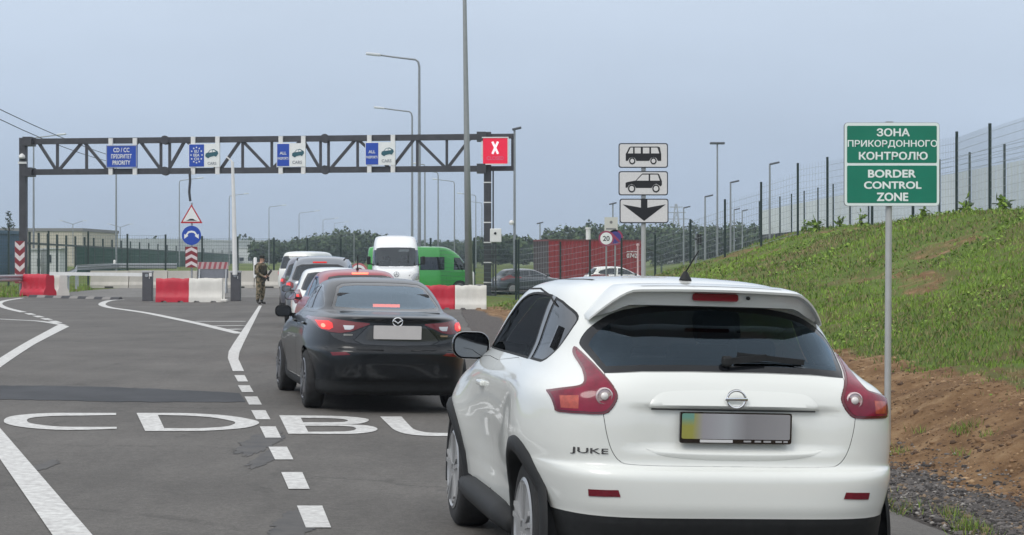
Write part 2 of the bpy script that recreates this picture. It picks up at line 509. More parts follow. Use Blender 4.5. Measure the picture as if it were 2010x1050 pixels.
def sheet(name, xl, xr, ys, m, dz, nx=24, kind='structure'):
    V, F = [], []
    for y in ys:
        a, b_ = xl(y), xr(y)
        for i in range(nx + 1):
            x = a + (b_ - a) * i / nx
            V.append((x, y, float(road_z(x, y)) + dz))
    for j in range(len(ys) - 1):
        for i in range(nx):
            k = j * (nx + 1) + i
            F.append((k, k + 1, k + nx + 2, k + nx + 1))
    o = mesh_obj(name, V, F, m, smooth=True)
    return tag(o, kind=kind)
rag = {}
def edge_ragged(y):
    return float(edge_x(y)) + .07 * noise.noise(Vector((y * .9, 2, 0))) + .04 * noise.noise(Vector((y * 3.1, 7, 0)))
sheet('road', lambda y: -34 if y < 79 else -34 + (y - 79) * 6.2, edge_ragged, np.concatenate([np.arange(2, 30, .35), np.arange(30, 80.2, 1)]), ASPH, 0.0, nx=48)
sheet('plaza', lambda y: -21.8 if y < 90 else -22.6, lambda y: -2.0 if y < 92 else (-2 + (y - 92) * .5 if y < 96 else 3.0), [80, 85, 90, 92, 93, 94, 95, 96, 100, 110, 122], PLAZA, 0.004, nx=8)

# ---- painted markings: flat sheets on the road, set out on the ground
PAINT = mat('road_paint_white', (.40, .39, .38), .75, col2=(.64, .64, .62), scale=16, bump=.15)
PAINT_W = mat('road_paint_worn', (.50, .50, .48), .8, var=.25, scale=14)
marks = MB()
def mark_poly(pts, dz=.006):
    """a long quad strip or convex polygon of photo points, laid on the ground"""
    P = [ground_pt(x, y) for x, y in pts]
    marks.add([Vector((p.x, p.y, p.z + dz)) for p in P], [tuple(range(len(P)))])
def mark_strip(L, R, dz=.006, sub=6):
    A = [ground_pt(*p) for p in L]; B = [ground_pt(*p) for p in R]
    def res(Q):
        out = []
        for i in range(len(Q) - 1):
            for k in range(sub): out.append(Q[i].lerp(Q[i + 1], k / sub))
        return out + [Q[-1]]
    A, B = res(A), res(B)
    vs = []
    for a, b_ in zip(A, B):
        for p in (a, b_): vs.append((p.x, p.y, float(road_z(p.x, p.y)) + dz))
    marks.add(vs, [(2 * i, 2 * i + 1, 2 * i + 3, 2 * i + 2) for i in range(len(A) - 1)])
def mark_line(pts, w, dz=.006, sub=8):
    """constant-width line along photo points"""
    P = [ground_pt(*p) for p in pts]
    Q = []
    n_ = len(P)
    for i in range(n_ - 1):
        p0, p1, p2, p3 = P[max(i - 1, 0)], P[i], P[i + 1], P[min(i + 2, n_ - 1)]
        for k in range(sub):
            t = k / sub
            Q.append(.5 * ((2 * p1) + (p2 - p0) * t + (2 * p0 - 5 * p1 + 4 * p2 - p3) * t * t + (3 * p1 - p0 - 3 * p2 + p3) * t ** 3))
    Q.append(P[-1])
    vs = []
    for i, q in enumerate(Q):
        d = Q[min(i + 1, len(Q) - 1)] - Q[max(i - 1, 0)]; d.z = 0; d.normalize()
        r = Vector((d.y, -d.x, 0)) * (w / 2)
        for p in (q - r, q + r): vs.append((p.x, p.y, float(road_z(p.x, p.y)) + dz))
    marks.add(vs, [(2 * i, 2 * i + 1, 2 * i + 3, 2 * i + 2) for i in range(len(Q) - 1)])
# broad line, lower left
mark_strip([(-130, 716), (0, 902), (102, 1050), (210, 1207)], [(-118, 676), (0, 841), (180, 1050), (287, 1190)])
# chevron edge line, left
mark_strip([(-60, 728), (0, 703), (58, 668), (108, 641), (118, 636)], [(-60, 748), (0, 722), (70, 675), (122, 648), (136, 641)])
mark_line([(-30, 625), (30, 628), (80, 631), (124, 638)], .20)
mark_line([(44, 585), (12, 590), (-2, 596), (10, 604), (46, 613)], .24)
for a, b_ in (((54, 615), (64, 618)), ((70, 620), (81, 623)), ((86, 625), (97, 628)), ((102, 630), (115, 634))): mark_line([a, b_], .22)
# edge of the hatched island
mark_line([(240, 588), (214, 590.5), (200, 597), (214, 603.5), (252, 609), (291, 615), (340, 625), (388, 635), (430, 645), (471, 655)], .26)
for a, b_ in (((384, 631), (482, 631)), ((420, 640), (479, 639)), ((447, 647), (474, 646))): mark_line([a, b_], .34)
# solid centre line that bends to the right
mark_strip([(508, 600), (478, 645), (458, 675), (449, 690), (447, 703), (457, 729)], [(514, 600), (492, 645), (477, 676), (470, 692), (468, 705), (479, 729)])
# broken line
for (x0, y0, x1, y1) in ((460, 737, 487, 749.5), (467, 757, 498, 770.5), (480, 779, 514, 795), (493, 806, 531, 824), (510, 838, 552, 860), (527, 878, 576, 903), (552, 928, 608, 961), (583, 994, 650, 1037), (622, 1082, 706, 1146)):
    w_ = (x1 - x0) * .74
    mark_poly([(x0, y0), (x0 + w_, y0), (x1, y1), (x1 - w_, y1)])
# CD BUS lettering, drawn long so that drivers can read it
def arc_letter(cx0, y0, pts_out, pts_in): mark_strip(pts_out, pts_in, sub=3)
def soft(P, k=4):
    out = []; n_ = len(P)
    for i in range(n_ - 1):
        p0, p1, p2, p3 = (Vector(P[j]) for j in (max(i - 1, 0), i, i + 1, min(i + 2, n_ - 1)))
        for q in range(k):
            t = q / k; out.append(tuple(.5 * ((2 * p1) + (p2 - p0) * t + (2 * p0 - 5 * p1 + 4 * p2 - p3) * t * t + (3 * p1 - p0 - 3 * p2 + p3) * t ** 3)))
    return out + [tuple(P[-1])]
def letter(L, R): mark_strip(soft(L), soft(R), sub=1)
letter([(228, 811.5), (170, 811.5), (110, 811.5), (60, 813.5), (22, 818), (8, 825), (14, 833), (50, 840), (110, 844.5), (170, 844.5), (229, 842.5)], [(228, 815.5), (170, 816.5), (120, 817), (85, 818.5), (62, 821), (53, 825), (58, 831), (85, 835.5), (120, 838.5), (170, 839), (229, 839)])
mark_poly([(268, 811.5), (308, 811.5), (325, 846.9), (285, 847)])
letter([(308, 811.5), (370, 812), (440, 816), (485, 822.5), (508, 829), (500, 836), (470, 842), (400, 846.5), (325, 846.9)], [(310, 815.5), (360, 816.5), (410, 819.5), (445, 825), (461, 829.5), (458, 834), (440, 838.5), (390, 841.5), (322.6, 841.5)])
mark_poly([(548, 816), (588, 816.5), (607, 852.5), (566, 852.5)])
letter([(588, 816.5), (640, 817), (690, 819), (722, 823.5), (718, 829.5), (690, 833.4), (597.1, 833.6)], [(590.4, 821), (636, 821.5), (668, 823), (682, 825.5), (680, 828), (664, 829.6), (595.0, 829.8)])
letter([(597.4, 834), (690, 834.2), (726, 837), (741, 842.5), (730, 848.5), (690, 852.5), (607, 852.5)], [(598.7, 836.6), (664, 836.8), (690, 838.5), (699, 842), (692, 846), (668, 848), (604.9, 848.5)])
letter([(746, 818.5), (764, 836), (776, 845.5), (800, 853), (840, 856.5), (890, 856.5), (940, 852), (962, 842), (956, 832), (944, 820)], [(788, 818.5), (802, 834), (812, 843), (828, 848), (850, 850.5), (885, 850.5), (910, 847), (922, 840), (916, 831), (905, 820)])
letter([(1110, 828), (1060, 821), (1000, 822), (985, 830), (1010, 838), (1080, 842), (1100, 850), (1060, 857), (1000, 853)], [(1106, 832), (1060, 826), (1020, 827), (1015, 830), (1030, 834), (1110, 838), (1136, 850), (1070, 862), (996, 858)])
mo = marks.build('road_markings', PAINT, fix=False)
tag(mo, kind='structure')
# tar patch that covers older lettering
TAR = mat('bitumen_patch', (.014, .016, .020), .75, col2=(.036, .038, .044), scale=1.5, bump=.2, stretch=(1.0, .5, 1))
TAR2 = mat('bitumen_blot', (.050, .049, .050), .75, col2=(.088, .083, .078), scale=5)
def patch_sheet(name, pts_t, pts_b, m, dz):
    A = [ground_pt(*p) for p in pts_t]; B = [ground_pt(*p) for p in pts_b]
    vs, fs = [], []
    N = 40
    def samp(Q, t):
        f = t * (len(Q) - 1); i = min(int(f), len(Q) - 2); return Q[i].lerp(Q[i + 1], f - i)
    for k in range(N + 1):
        t = k / N
        j = .12 * noise.noise(Vector((k * .7, dz * 900, 0)))
        for p, s_ in ((samp(A, t), 1), (samp(B, t), -1)):
            p = p + FWD * (j * s_)
            vs.append((p.x, p.y, float(road_z(p.x, p.y)) + dz))
    fs = [(2 * i, 2 * i + 1, 2 * i + 3, 2 * i + 2) for i in range(N)]
    return tag(mesh_obj(name, vs, fs, m), kind='structure')
patch_sheet('road_patch', [(-60, 757), (120, 758), (300, 763), (470, 772)], [(-60, 783), (120, 786), (300, 790), (482, 789)], TAR, .004)
def blot(px, py, rx, ry, seed, m):
    c = ground_pt(px, py); r = random.Random(seed); V = [Vector((c.x, c.y, c.z + .0035))]
    for k in range(120):
        a = 2 * math.pi * k / 120; q = .9 + .25 * noise.noise(Vector((math.cos(a) * 14, math.sin(a) * 14, seed))) + .35 * noise.noise(Vector((math.cos(a) * 1.6, math.sin(a) * 1.6, seed))) + .25 * noise.noise(Vector((math.cos(a) * 5, math.sin(a) * 5, seed + 3)))
        x, y = c.x + rx * q * math.cos(a), c.y + ry * q * math.sin(a); V.append(Vector((x, y, float(road_z(x, y)) + .0035)))
    tag(mesh_obj('road_stain', V, [(0, k + 1, (k + 1) % 120 + 1) for k in range(120)], m), kind='structure')
blot(512, 868, .17, 1.1, 3, TAR2); blot(520, 900, .10, .8, 5, TAR2); blot(575, 1030, .16, .7, 8, TAR2); blot(85, 915, .07, .4, 15, TAR2)

# ================================================================= CAR BODY TOOLS
def catmull(A, n):
    A = np.asarray(A, float); m = len(A); out = []
    for k in range(n):
        f = k / (n - 1) * (m - 1); i = min(int(f), m - 2); t = f - i
        p0, p1, p2, p3 = A[max(i - 1, 0)], A[i], A[i + 1], A[min(i + 2, m - 1)]
        # monotone-ish tangents keep the skin from wobbling
        m1, m2 = (p2 - p0) / 2, (p3 - p1) / 2
        d = p2 - p1
        m1 = np.where(m1 * d <= 0, 0, np.sign(m1) * np.minimum(abs(m1), 3 * abs(d))); m2 = np.where(m2 * d <= 0, 0, np.sign(m2) * np.minimum(abs(m2), 3 * abs(d)))
        h = t * t * (3 - 2 * t)
        out.append((2 * t**3 - 3 * t * t + 1) * p1 + (t**3 - 2 * t * t + t) * m1 + (-2 * t**3 + 3 * t * t) * p2 + (t**3 - t * t) * m2)
    return np.array(out)

def loft_body(rings, per=7, cols=26, warp=None):
    """rings: (z, half width, rear y, front y, rear roundness, front roundness), ground up.
    Every ring is a rounded outline in plan; the skin runs through all of them."""
    R = catmull(rings, (len(rings) - 1) * per + 1)
    bm = bmesh.new(); grid = []
    th = np.linspace(0, math.pi / 2, 240)
    for (z, w, yr, yf, nr, nf) in R:
        ym = (yr + yf) / 2
        def quad(L, n):
            x = w * np.cos(th) ** (2 / n); y = L * np.sin(th) ** (2 / n)
            s = np.concatenate([[0], np.cumsum(np.hypot(np.diff(x), np.diff(y)))]); s /= s[-1]
            # bias: more columns on the corner
            u = np.linspace(0, 1, cols + 1)
            return np.interp(u, s, x), np.interp(u, s, y)
        xr, yr_ = quad(ym - yr, nr); xf, yf_ = quad(yf - ym, nf)
        pts = []
        for k in range(cols): pts.append((xr[k], ym - yr_[k]))          # right side -> rear centre
        for k in range(cols, 0, -1): pts.append((-xr[k], ym - yr_[k]))  # rear centre -> left side
        for k in range(cols): pts.append((-xf[k], ym + yf_[k]))
        for k in range(cols, 0, -1): pts.append((xf[k], ym + yf_[k]))
        row = []
        for (x, y) in pts:
            p = Vector((x, y, z))
            if warp: p = warp(p)
            row.append(bm.verts.new(p))
        grid.append(row)
    n = len(grid[0])
    for i in range(len(grid) - 1):
        for j in range(n):
            k = (j + 1) % n
            bm.faces.new((grid[i][j], grid[i + 1][j], grid[i + 1][k], grid[i][k]))
    # close the roof between the two halves of the last ring
    top = grid[-1]; h = n // 2
    for j in range(cols):          # rear half: right j with left mirrored
        a, b = j, j + 1
        c, d = 2 * cols - j - 1, 2 * cols - j
        q = [top[a], top[b], top[c], top[d]]
        q = list(dict.fromkeys(q))
        if len(q) >= 3: bm.faces.new(q)
    for j in range(cols):
        a, b = (n - j) % n, n - j - 1
        c, d = 2 * cols + j + 1, 2 * cols + j
        q = list(dict.fromkeys([top[a], top[b], top[c], top[d]]))
        if len(q) >= 3: bm.faces.new(q)
    bm.normal_update()
    bmesh.ops.recalc_face_normals(bm, faces=bm.faces)
    bm.normal_update()
    lay = bm.verts.layers.float_vector.new('nrm')
    for v in bm.verts: v[lay] = v.normal
    return bm

def inside(p, poly):
    x, y = p; c = False; n = len(poly); j = n - 1
    for i in range(n):
        xi, yi = poly[i]; xj, yj = poly[j]
        if (yi > y) != (yj > y) and x < (xj - xi) * (y - yi) / (yj - yi) + xi: c = not c
        j = i
    return c

def inset_poly(poly, d):
    n = len(poly); P = [Vector(p) for p in poly]
    A = sum(P[i].x * P[(i + 1) % n].y - P[(i + 1) % n].x * P[i].y for i in range(n))
    s = 1 if A > 0 else -1
    out = []
    for i in range(n):
        e1 = (P[i] - P[i - 1]); e2 = (P[(i + 1) % n] - P[i])
        if e1.length < 1e-6 or e2.length < 1e-6: continue
        e1.normalize(); e2.normalize()
        n1, n2 = Vector((-e1.y, e1.x)) * s, Vector((-e2.y, e2.x)) * s
        b = n1 + n2
        if b.length < .2: b = n1
        b.normalize()
        k = d / max(.45, b.dot(n1))
        out.append(tuple(P[i] + b * k))
    return out

def carve(bm, poly, ax, cond):
    """cut the outline out of the skin; returns the cut piece as its own bmesh"""
    a, b = ax
    third = 3 - a - b
    lay = bm.verts.layers.float_vector['nrm']
    xs = [p[0] for p in poly]; ys = [p[1] for p in poly]
    pad = .03
    n = len(poly)
    for i in range(n):
        p, q = poly[i], poly[(i + 1) % n]
        dx, dy = q[0] - p[0], q[1] - p[1]
        if math.hypot(dx, dy) < 1e-5: continue
        x0, x1 = min(p[0], q[0]) - pad * .5, max(p[0], q[0]) + pad * .5
        y0, y1 = min(p[1], q[1]) - pad * .5, max(p[1], q[1]) + pad * .5
        fs = []
        for f in bm.faces:
            if not cond(f.calc_center_median()): continue
            ca = [v.co[a] for v in f.verts]; cb = [v.co[b] for v in f.verts]
            if max(ca) < x0 or min(ca) > x1 or max(cb) < y0 or min(cb) > y1: continue
            fs.append(f)
        if not fs: continue
        ed = set(); vt = set()
        for f in fs: ed.update(f.edges); vt.update(f.verts)
        co = [0, 0, 0]; no = [0, 0, 0]
        co[a], co[b] = p; no[a], no[b] = dy, -dx
        bmesh.ops.bisect_plane(bm, geom=list(vt) + list(ed) + fs, dist=1e-5, plane_co=co, plane_no=no)
    ins = [f for f in bm.faces if cond(f.calc_center_median()) and inside((f.calc_center_median()[a], f.calc_center_median()[b]), poly)]
    nb = bmesh.new(); l2 = nb.verts.layers.float_vector.new('nrm'); mp = {}
    for f in ins:
        vs = []
        for v in f.verts:
            if v not in mp:
                mp[v] = nb.verts.new(v.co); mp[v][l2] = v[lay]
            vs.append(mp[v])
        try: nb.faces.new(vs)
        except ValueError: pass
    bmesh.ops.delete(bm, geom=ins, context='FACES')
    return nb

def piece(name, nb, mats, parent, off=0.0, skirt=0.0, shrink=0.0, smooth=True, split=None):
    """turn a carved piece into a part: pushed out by off, with a returned edge of depth skirt"""
    lay = nb.verts.layers.float_vector['nrm']
    nrm = {}
    for v in nb.verts:
        q = Vector(v[lay]); nrm[v] = q.normalized() if q.length > 1e-6 else Vector((0, 0, 1))
    bnd = [e for e in nb.edges if len(e.link_faces) == 1]
    if shrink:
        mv = {}
        for e in bnd:
            f = e.link_faces[0]; c = f.calc_center_median()
            d = (e.verts[1].co - e.verts[0].co)
            if d.length < 1e-7: continue
            d.normalize()
            inn = (c - e.verts[0].co); inn -= d * inn.dot(d)
            if inn.length < 1e-7: continue
            inn.normalize()
            for v in e.verts: mv.setdefault(v, []).append(inn)
        for v, L in mv.items():
            s = sum(L, Vector())
            if s.length > 1e-6: v.co += s.normalized() * shrink
    for v in nb.verts: v.co += nrm[v] * off
    V = [v.co.copy() for v in nb.verts]; N = [nrm[v].copy() for v in nb.verts]
    nb.verts.index_update()
    F = [[v.index for v in f.verts] for f in nb.faces]
    MI = [0 if split is None else split(f.calc_center_median()) for f in nb.faces]
    if skirt:
        k0 = {}
        for e in bnd:
            f = e.link_faces[0]
            lp = [l for l in f.loops if l.edge == e][0]
            a_, b_ = lp.vert, lp.link_loop_next.vert
            ids = []
            for v in (a_, b_):
                if v not in k0:
                    k0[v] = len(V)
                    V.append(v.co.copy()); N.append(nrm[v].copy())
                    V.append(v.co - nrm[v] * skirt); N.append(nrm[v].copy())
                ids.append(k0[v])
            F.append([ids[1], ids[0], ids[0] + 1, ids[1] + 1]); MI.append(MI[f.index] if f.index < len(MI) and f.index >= 0 else 0)
    return mesh_obj(name, V, F, mats, parent, smooth=smooth, midx=MI, normals=N)

def bm_bvh(bm): return BVHTree.FromBMesh(bm)

def smooth_loop(pts, k=4, closed=True):
    P = [Vector(p) for p in pts]; n = len(P); out = []
    for i in range(n if closed else n - 1):
        p0, p1, p2, p3 = (P[(i - 1) % n], P[i], P[(i + 1) % n], P[(i + 2) % n]) if closed else (P[max(i - 1, 0)], P[i], P[i + 1], P[min(i + 2, n - 1)])
        for s in range(k):
            t = s / k
            q = .5 * ((2 * p1) + (p2 - p0) * t + (2 * p0 - 5 * p1 + 4 * p2 - p3) * t * t + (3 * p1 - p0 - 3 * p2 + p3) * t ** 3)
            out.append(tuple(q))
    if not closed: out.append(tuple(P[-1]))
    return out

def skin_strip(bvh, pts, ax, d, w, name, m, parent, off=.002, start=5.0):
    """a narrow band lying on the skin, along 2-D points seen in direction d"""
    a, b = ax; third = 3 - a - b
    vs = []
    P = [Vector(p) for p in pts]
    Q = []
    for i in range(len(P) - 1):
        L = (P[i + 1] - P[i]).length; k = max(1, int(L / .03))
        for s in range(k): Q.append(P[i].lerp(P[i + 1], s / k))
    Q.append(P[-1])
    row = []
    for i, q in enumerate(Q):
        t = Q[min(i + 1, len(Q) - 1)] - Q[max(i - 1, 0)]
        if t.length < 1e-9: continue
        t.normalize(); r = Vector((t.y, -t.x)) * w / 2
        pr = []
        for s in (q - r, q + r):
            o = [0, 0, 0]; o[a], o[b] = s; o[third] = -d[third] * start
            h = bvh.ray_cast(Vector(o), Vector(d))
            if h[0] is None: break
            nn = h[1] if h[1].dot(Vector(d)) < 0 else -h[1]
            pr.append(h[0] + nn * off)
        if len(pr) == 2: row.append(pr)
    F = []
    for pr in row: vs += pr
    F = [(2 * i, 2 * i + 1, 2 * i + 3, 2 * i + 2) for i in range(len(row) - 1)]
    if not F: return None
    return mesh_obj(name, vs, F, m, parent, smooth=True)

TYRE = mat('tyre_rubber', (.020, .020, .021), .85, var=.25, scale=20, bump=.2)
ALLOY = mat('alloy_silver', (.36, .365, .37), .34, metal=.35, coat=.3)
ALLOY_D = mat('alloy_dark', (.20, .20, .21), .38, metal=.85)
BLACKP = mat('black_plastic', (.017, .018, .019), .66, var=.15, scale=30, spec=.3)
GLOSSB = mat('gloss_black', (.010, .010, .011), .12, coat=.6)
SEAMM = mat('panel_gap_dark', (.012, .012, .013), .9)
CHROME = mat('chrome', (.72, .73, .74), .10, metal=1.0)
DARKIN = mat('cabin_dark', (.018, .018, .020), .85)
SEATM = mat('seat_cloth', (.030, .031, .034), .9, var=.2, scale=40)
MIRRORG = mat('mirror_glass', (.55, .58, .62), .03, metal=1.0)

def make_wheel(parent, c, R, w, side, rim_m=ALLOY, spokes=5, name='wheel'):
    """tyre with an alloy rim as its child; side -1 = left of the car"""
    x0 = c[0]
    t = MB()
    rr = R * .70
    prof = [(rr, -w / 2 + .005), (rr + .02, -w / 2 - .004), (R - .035, -w / 2 - .002), (R - .012, -w / 2 + .012), (R, -w / 2 + .035),
            (R, w / 2 - .035), (R - .012, w / 2 - .012), (R - .035, w / 2 + .002), (rr + .02, w / 2 + .004), (rr, w / 2 - .005)]
    t.lathe(prof, c, 40, 'x')
    o = t.build(name, TYRE, parent, smooth='auto')
    r = MB()
    f = side * (w / 2 + .004)           # outer face
    r.lathe([(rr + .004, f), (rr - .012, f + side * .008), (rr - .026, f - side * .004), (rr - .030, f - side * .05), (rr - .06, f - side * .12), (.001, f - side * .12)], c, 36, 'x')
    for k in range(spokes):
        a = 2 * math.pi * (k + .25) / spokes
        for da in (-.13, .13):
            p0 = Vector(c) + Vector((f - side * .008, math.cos(a + da * .7) * .045, math.sin(a + da * .7) * .045))
            p1 = Vector(c) + Vector((f + side * .002, math.cos(a + da) * (rr - .02), math.sin(a + da) * (rr - .02)))
            r.bar(p0, p1, .024, .030, up=(1, 0, 0))
    r.lathe([(.062, f - side * .03), (.062, f - side * .008), (.045, f), (.001, f + side * .002)], c, 18, 'x')
    r.build('rim', rim_m, o, smooth='auto')
    h = MB(); h.lathe([(rr - .034, f - side * .085), (.001, f - side * .085)], c, 24, 'x'); h.build('brake_disc', mat('brake_dark', (.03, .03, .032), .5, metal=.5), o)
    return o

def make_seat(mb, x, y, z, head=True):
    mb.box((x, y + .05, z + .10), (.50, .52, .18), bev=.05)
    M = Matrix.Rotation(math.radians(-14), 4, 'X')
    mb.box((x, y - .26, z + .45), (.48, .13, .62), M, bev=.05)
    if head: mb.box((x, y - .36, z + .86), (.27, .10, .19), M, bev=.045)

# ================================================================= THE WHITE CROSSOVER IN FRONT
JPOS = Vector((.680, 10.42, 0))        # centre of the car on the road
jz = float(road_z(JPOS.x, JPOS.y))
JROLL = math.atan(.030)
def lane_rot(head, roll): return (Matrix.Rotation(head, 4, 'Z') @ Matrix.Rotation(roll, 4, 'Y'))
JM = Matrix.Translation((JPOS.x, JPOS.y, jz)) @ lane_rot(math.radians(9.6), JROLL)
WHITE = mat('pearl_white_paint', (.735, .75, .715), .34, coat=.9, var=.012, scale=1.5, spec=.5)
J_RINGS = [
    # z     w     rear    front  nr   nf
    (.22, .780, -1.86, 1.78, 5.5, 4.5),
    (.32, .842, -1.985, 1.95, 5.8, 4.5),
    (.44, .852, -2.045, 2.02, 5.8, 4.5),
    (.495, .853, -2.058, 2.03, 5.8, 4.5),
    (.555, .858, -2.072, 2.04, 6.0, 4.4),
    (.665, .862, -2.070, 2.03, 6.8, 4.2),
    (.707, .862, -2.050, 2.02, 7.0, 4.2),
    (.733, .862, -2.008, 2.00, 7.2, 4.2),
    (.80, .862, -2.002, 1.95, 7.6, 4.0),
    (.92, .856, -1.996, 1.80, 8.2, 3.6),
    (1.02, .846, -1.978, 1.50, 8.5, 3.4),
    (1.08, .815, -1.955, 1.30, 7.8, 3.6),
    (1.135, .765, -1.920, 1.12, 6.0, 4.2),
    (1.22, .722, -1.840, .98, 4.5, 5.0),
    (1.34, .682, -1.710, .72, 4.2, 5.5),
    (1.44, .645, -1.575, .48, 3.9, 5.5),
    (1.508, .600, -1.46, .29, 3.7, 5.0),
    (1.548, .525, -1.36, .12, 3.4, 4.0),
    (1.574, .390, -1.22, -.05, 3.2, 3.4),
    (1.588, .190, -1.02, -.24, 2.8, 2.8),
    (1.592, .030, -.85, -.40, 2.5, 2.5)]
J_AX_R, J_AX_F, J_WR = -1.315, 1.215, .345
def j_warp(p):
    x, y, z = p
    s = 1 if x > 0 else -1
    ax = abs(x)
    # swollen arches over both axles
    side = smooth01((ax - .45) / .35)
    for ya, amp, sy, zc, sz in ((J_AX_R, .060, .50, .80, .30), (J_AX_F, .062, .46, .74, .30)):
        g = math.exp(-((y - ya) / sy) ** 2) * math.exp(-((z - zc) / sz) ** 2)
        x += s * amp * g * float(side)
    # hollow flank between them
    g = math.exp(-((y + .08) / .5) ** 2) * math.exp(-((z - .60) / .20) ** 2)
    x -= s * .030 * g * float(side)
    x -= .040 * (z - .7)
    # number plate hollow in the tailgate
    if y < -1.7:
        u = 1 - float(smooth01((abs(x) - .40) / .10)); v = float(smooth01((z - .785) / .035)) * (1 - float(smooth01((z - .988) / .006)))
        y += .026 * u * v
    return Vector((x, y, z))

def ray_local(MW, bvh, px, py):
    """where a sight line of the photograph meets a car's skin, in the car's own axes"""
    inv = MW.inverted()
    o = inv @ Vector((0, 0, CAM_H))
    d = (inv.to_3x3() @ Vector(((px - 1005) / 3600, 1, -(py - HZ) / 3600))).normalized()
    return bvh.ray_cast(o, d)[0]

def build_juke():
    root = thing('crossover_car', 'white crossover car with dark red arrow-shaped tail lamps, nearest in the queue', 'car', JM.to_translation(), rot=JM.to_euler())
    bm = loft_body(J_RINGS, per=6, cols=34, warp=j_warp)
    full = bm.copy(); bvh = bm_bvh(full)
    T = lambda *pts: [q for q in (ray_local(JM, bvh, x, y) for x, y in pts) if q is not None]
    rear = lambda c: c.y < -.95 and c.z > .2
    left = lambda c: c.x < -.30
    right = lambda c: c.x > .30
    XZ, YZ = (0, 2), (1, 2)
    mir = lambda P: [(-.056 - a, b) for a, b in P][::-1]
    # ---- rear screen
    gl = [(q.x, q.z) for q in T((1186, 732), (1172, 716), (1158, 700), (1147, 688), (1138, 677), (1138, 668), (1147, 653), (1160, 640), (1183, 624), (1208, 612), (1243, 604), (1300, 598), (1370, 596))]
    gp = smooth_loop(gl, 2, closed=False)
    bot = [(q.x, q.z) for q in T((1260, 729), (1350, 729))]
    poly = gp + [(-.028, gp[-1][1] + .004)] + mir(gp)[0:] + [(-.056 - b[0], b[1]) for b in bot] + bot[::-1]
    poly = [p for i, p in enumerate(poly) if i == 0 or math.dist(p, poly[i - 1]) > .004]
    gbm = carve(bm, poly, XZ, rear)
    inner = carve(gbm, inset_poly(poly, .030), XZ, lambda c: True)
    rw = piece('rear_window', inner, glass_mat('tinted_glass', (.17, .185, .20), .015, gloss=(.62, .82, 1.0), k=1.15), root, off=-.002)
    piece('window_surround', gbm, mat('glass_border', (.010, .011, .013), .12, spec=.35), rw, off=-.002)
    # ---- tail lamps
    lp = [(q.x, q.z) for q in T((1127, 682), (1133, 682), (1152, 700), (1183, 733), (1203, 757), (1212, 775), (1209, 789), (1199, 804), (1184, 813), (1145, 812), (1097, 808), (1090, 801), (1084, 783), (1074, 768), (1078, 765), (1103, 762), (1134, 758), (1144, 754), (1147, 744), (1143, 726), (1131, 706), (1125, 692))]
    lp = smooth_loop(lp, 2)
    lamp_red = mat('lamp_red', (.190, .004, .026), .16, coat=.45, var=.35, scale=9, spec=.3)
    lamp_amb = mat('lamp_amber', (.40, .055, .030), .15, coat=.8, var=.3, scale=30)
    lamp_rim = mat('lamp_bezel', (.12, .004, .012), .2, coat=.8)
    lens = mat('lamp_clear', (.62, .50, .50), .12, coat=.9, metal=.3)
    for P, cond in ((lp, lambda c: c.y < -.9 and c.x < -.2), (mir(lp), lambda c: c.y < -.9 and c.x > .2)):
        sgn = -1 if P is lp else 1
        nb = carve(bm, P, XZ, cond)
        core = carve(nb, inset_poly(P, .011), XZ, lambda c: True)
        am = [(q.x, q.z) for q in T((1101, 777), (1137, 777), (1137, 802), (1104, 800))]
        if sgn > 0: am = mir(am)
        amb = carve(core, am, XZ, lambda c: True)
        o = piece('tail_lamp', core, lamp_red, root, off=.010, skirt=.02)
        piece('lamp_bezel', nb, lamp_rim, o, off=.006, skirt=.02)
        piece('turn_signal', amb, lamp_amb, o, off=.011, skirt=.02)
        c = ray_local(JM, bvh, 1185, 777)
        r = MB()
        k = .040
        cx_ = c.x if sgn < 0 else -.056 - c.x
        r.lathe([(k, 0), (k, -.018), (k * .86, -.024), (k * .80, -.016), (.001, -.020)], (cx_, c.y + .002, c.z), 24, 'y')
        r.build('reversing_lamp', lens, o, smooth='auto')
        r = MB(); r.lathe([(.020, -.019), (.016, -.027), (.001, -.030)], (cx_, c.y + .002, c.z), 16, 'y'); r.build('lamp_bulb', mat('lamp_bulb', (.75, .72, .70), .2, coat=.5), o, smooth=True)
    # ---- side windows
    fw = smooth_loop([(.60, 1.140), (.50, 1.215), (.30, 1.325), (.10, 1.415), (-.10, 1.470), (-.35, 1.487), (-.60, 1.486)], 2, closed=False) + [(-.80, 1.480), (-.80, 1.32), (-.81, 1.145)]
    rwn = [(-.895, 1.148), (-.895, 1.30), (-.90, 1.40), (-.91, 1.472)] + smooth_loop([(-1.08, 1.455), (-1.28, 1.418), (-1.375, 1.388), (-1.396, 1.350), (-1.375, 1.290), (-1.33, 1.215), (-1.27, 1.168), (-1.20, 1.150)], 2, closed=False)
    bp = [(-.81, 1.145), (-.80, 1.32), (-.80, 1.480), (-.91, 1.472), (-.90, 1.40), (-.895, 1.30), (-.895, 1.148)]
    sg = glass_mat('side_glass', (.20, .22, .24), .0, k=.14)
    sg2 = glass_mat('rear_side_glass', (.10, .11, .12), .14, k=.6)
    doors = {}
    for cond, sgn in ((left, -1), (right, 1)):
        w1 = carve(bm, fw, YZ, cond); i1 = carve(w1, inset_poly(fw, .012), YZ, lambda c: True)
        w2 = carve(bm, rwn, YZ, cond); i2 = carve(w2, inset_poly(rwn, .012), YZ, lambda c: True)
        pb = carve(bm, bp, YZ, cond)
        a = piece('front_side_window', i1, sg, root, off=-.004)
        piece('window_seal', w1, BLACKP, a, off=.001)
        b = piece('rear_side_window', i2, sg2, root, off=-.004)
        piece('window_seal', w2, BLACKP, b, off=.001)
        piece('door_pillar', pb, mat('pillar_grey', (.13, .135, .14), .35, coat=.4), root, off=-.001)
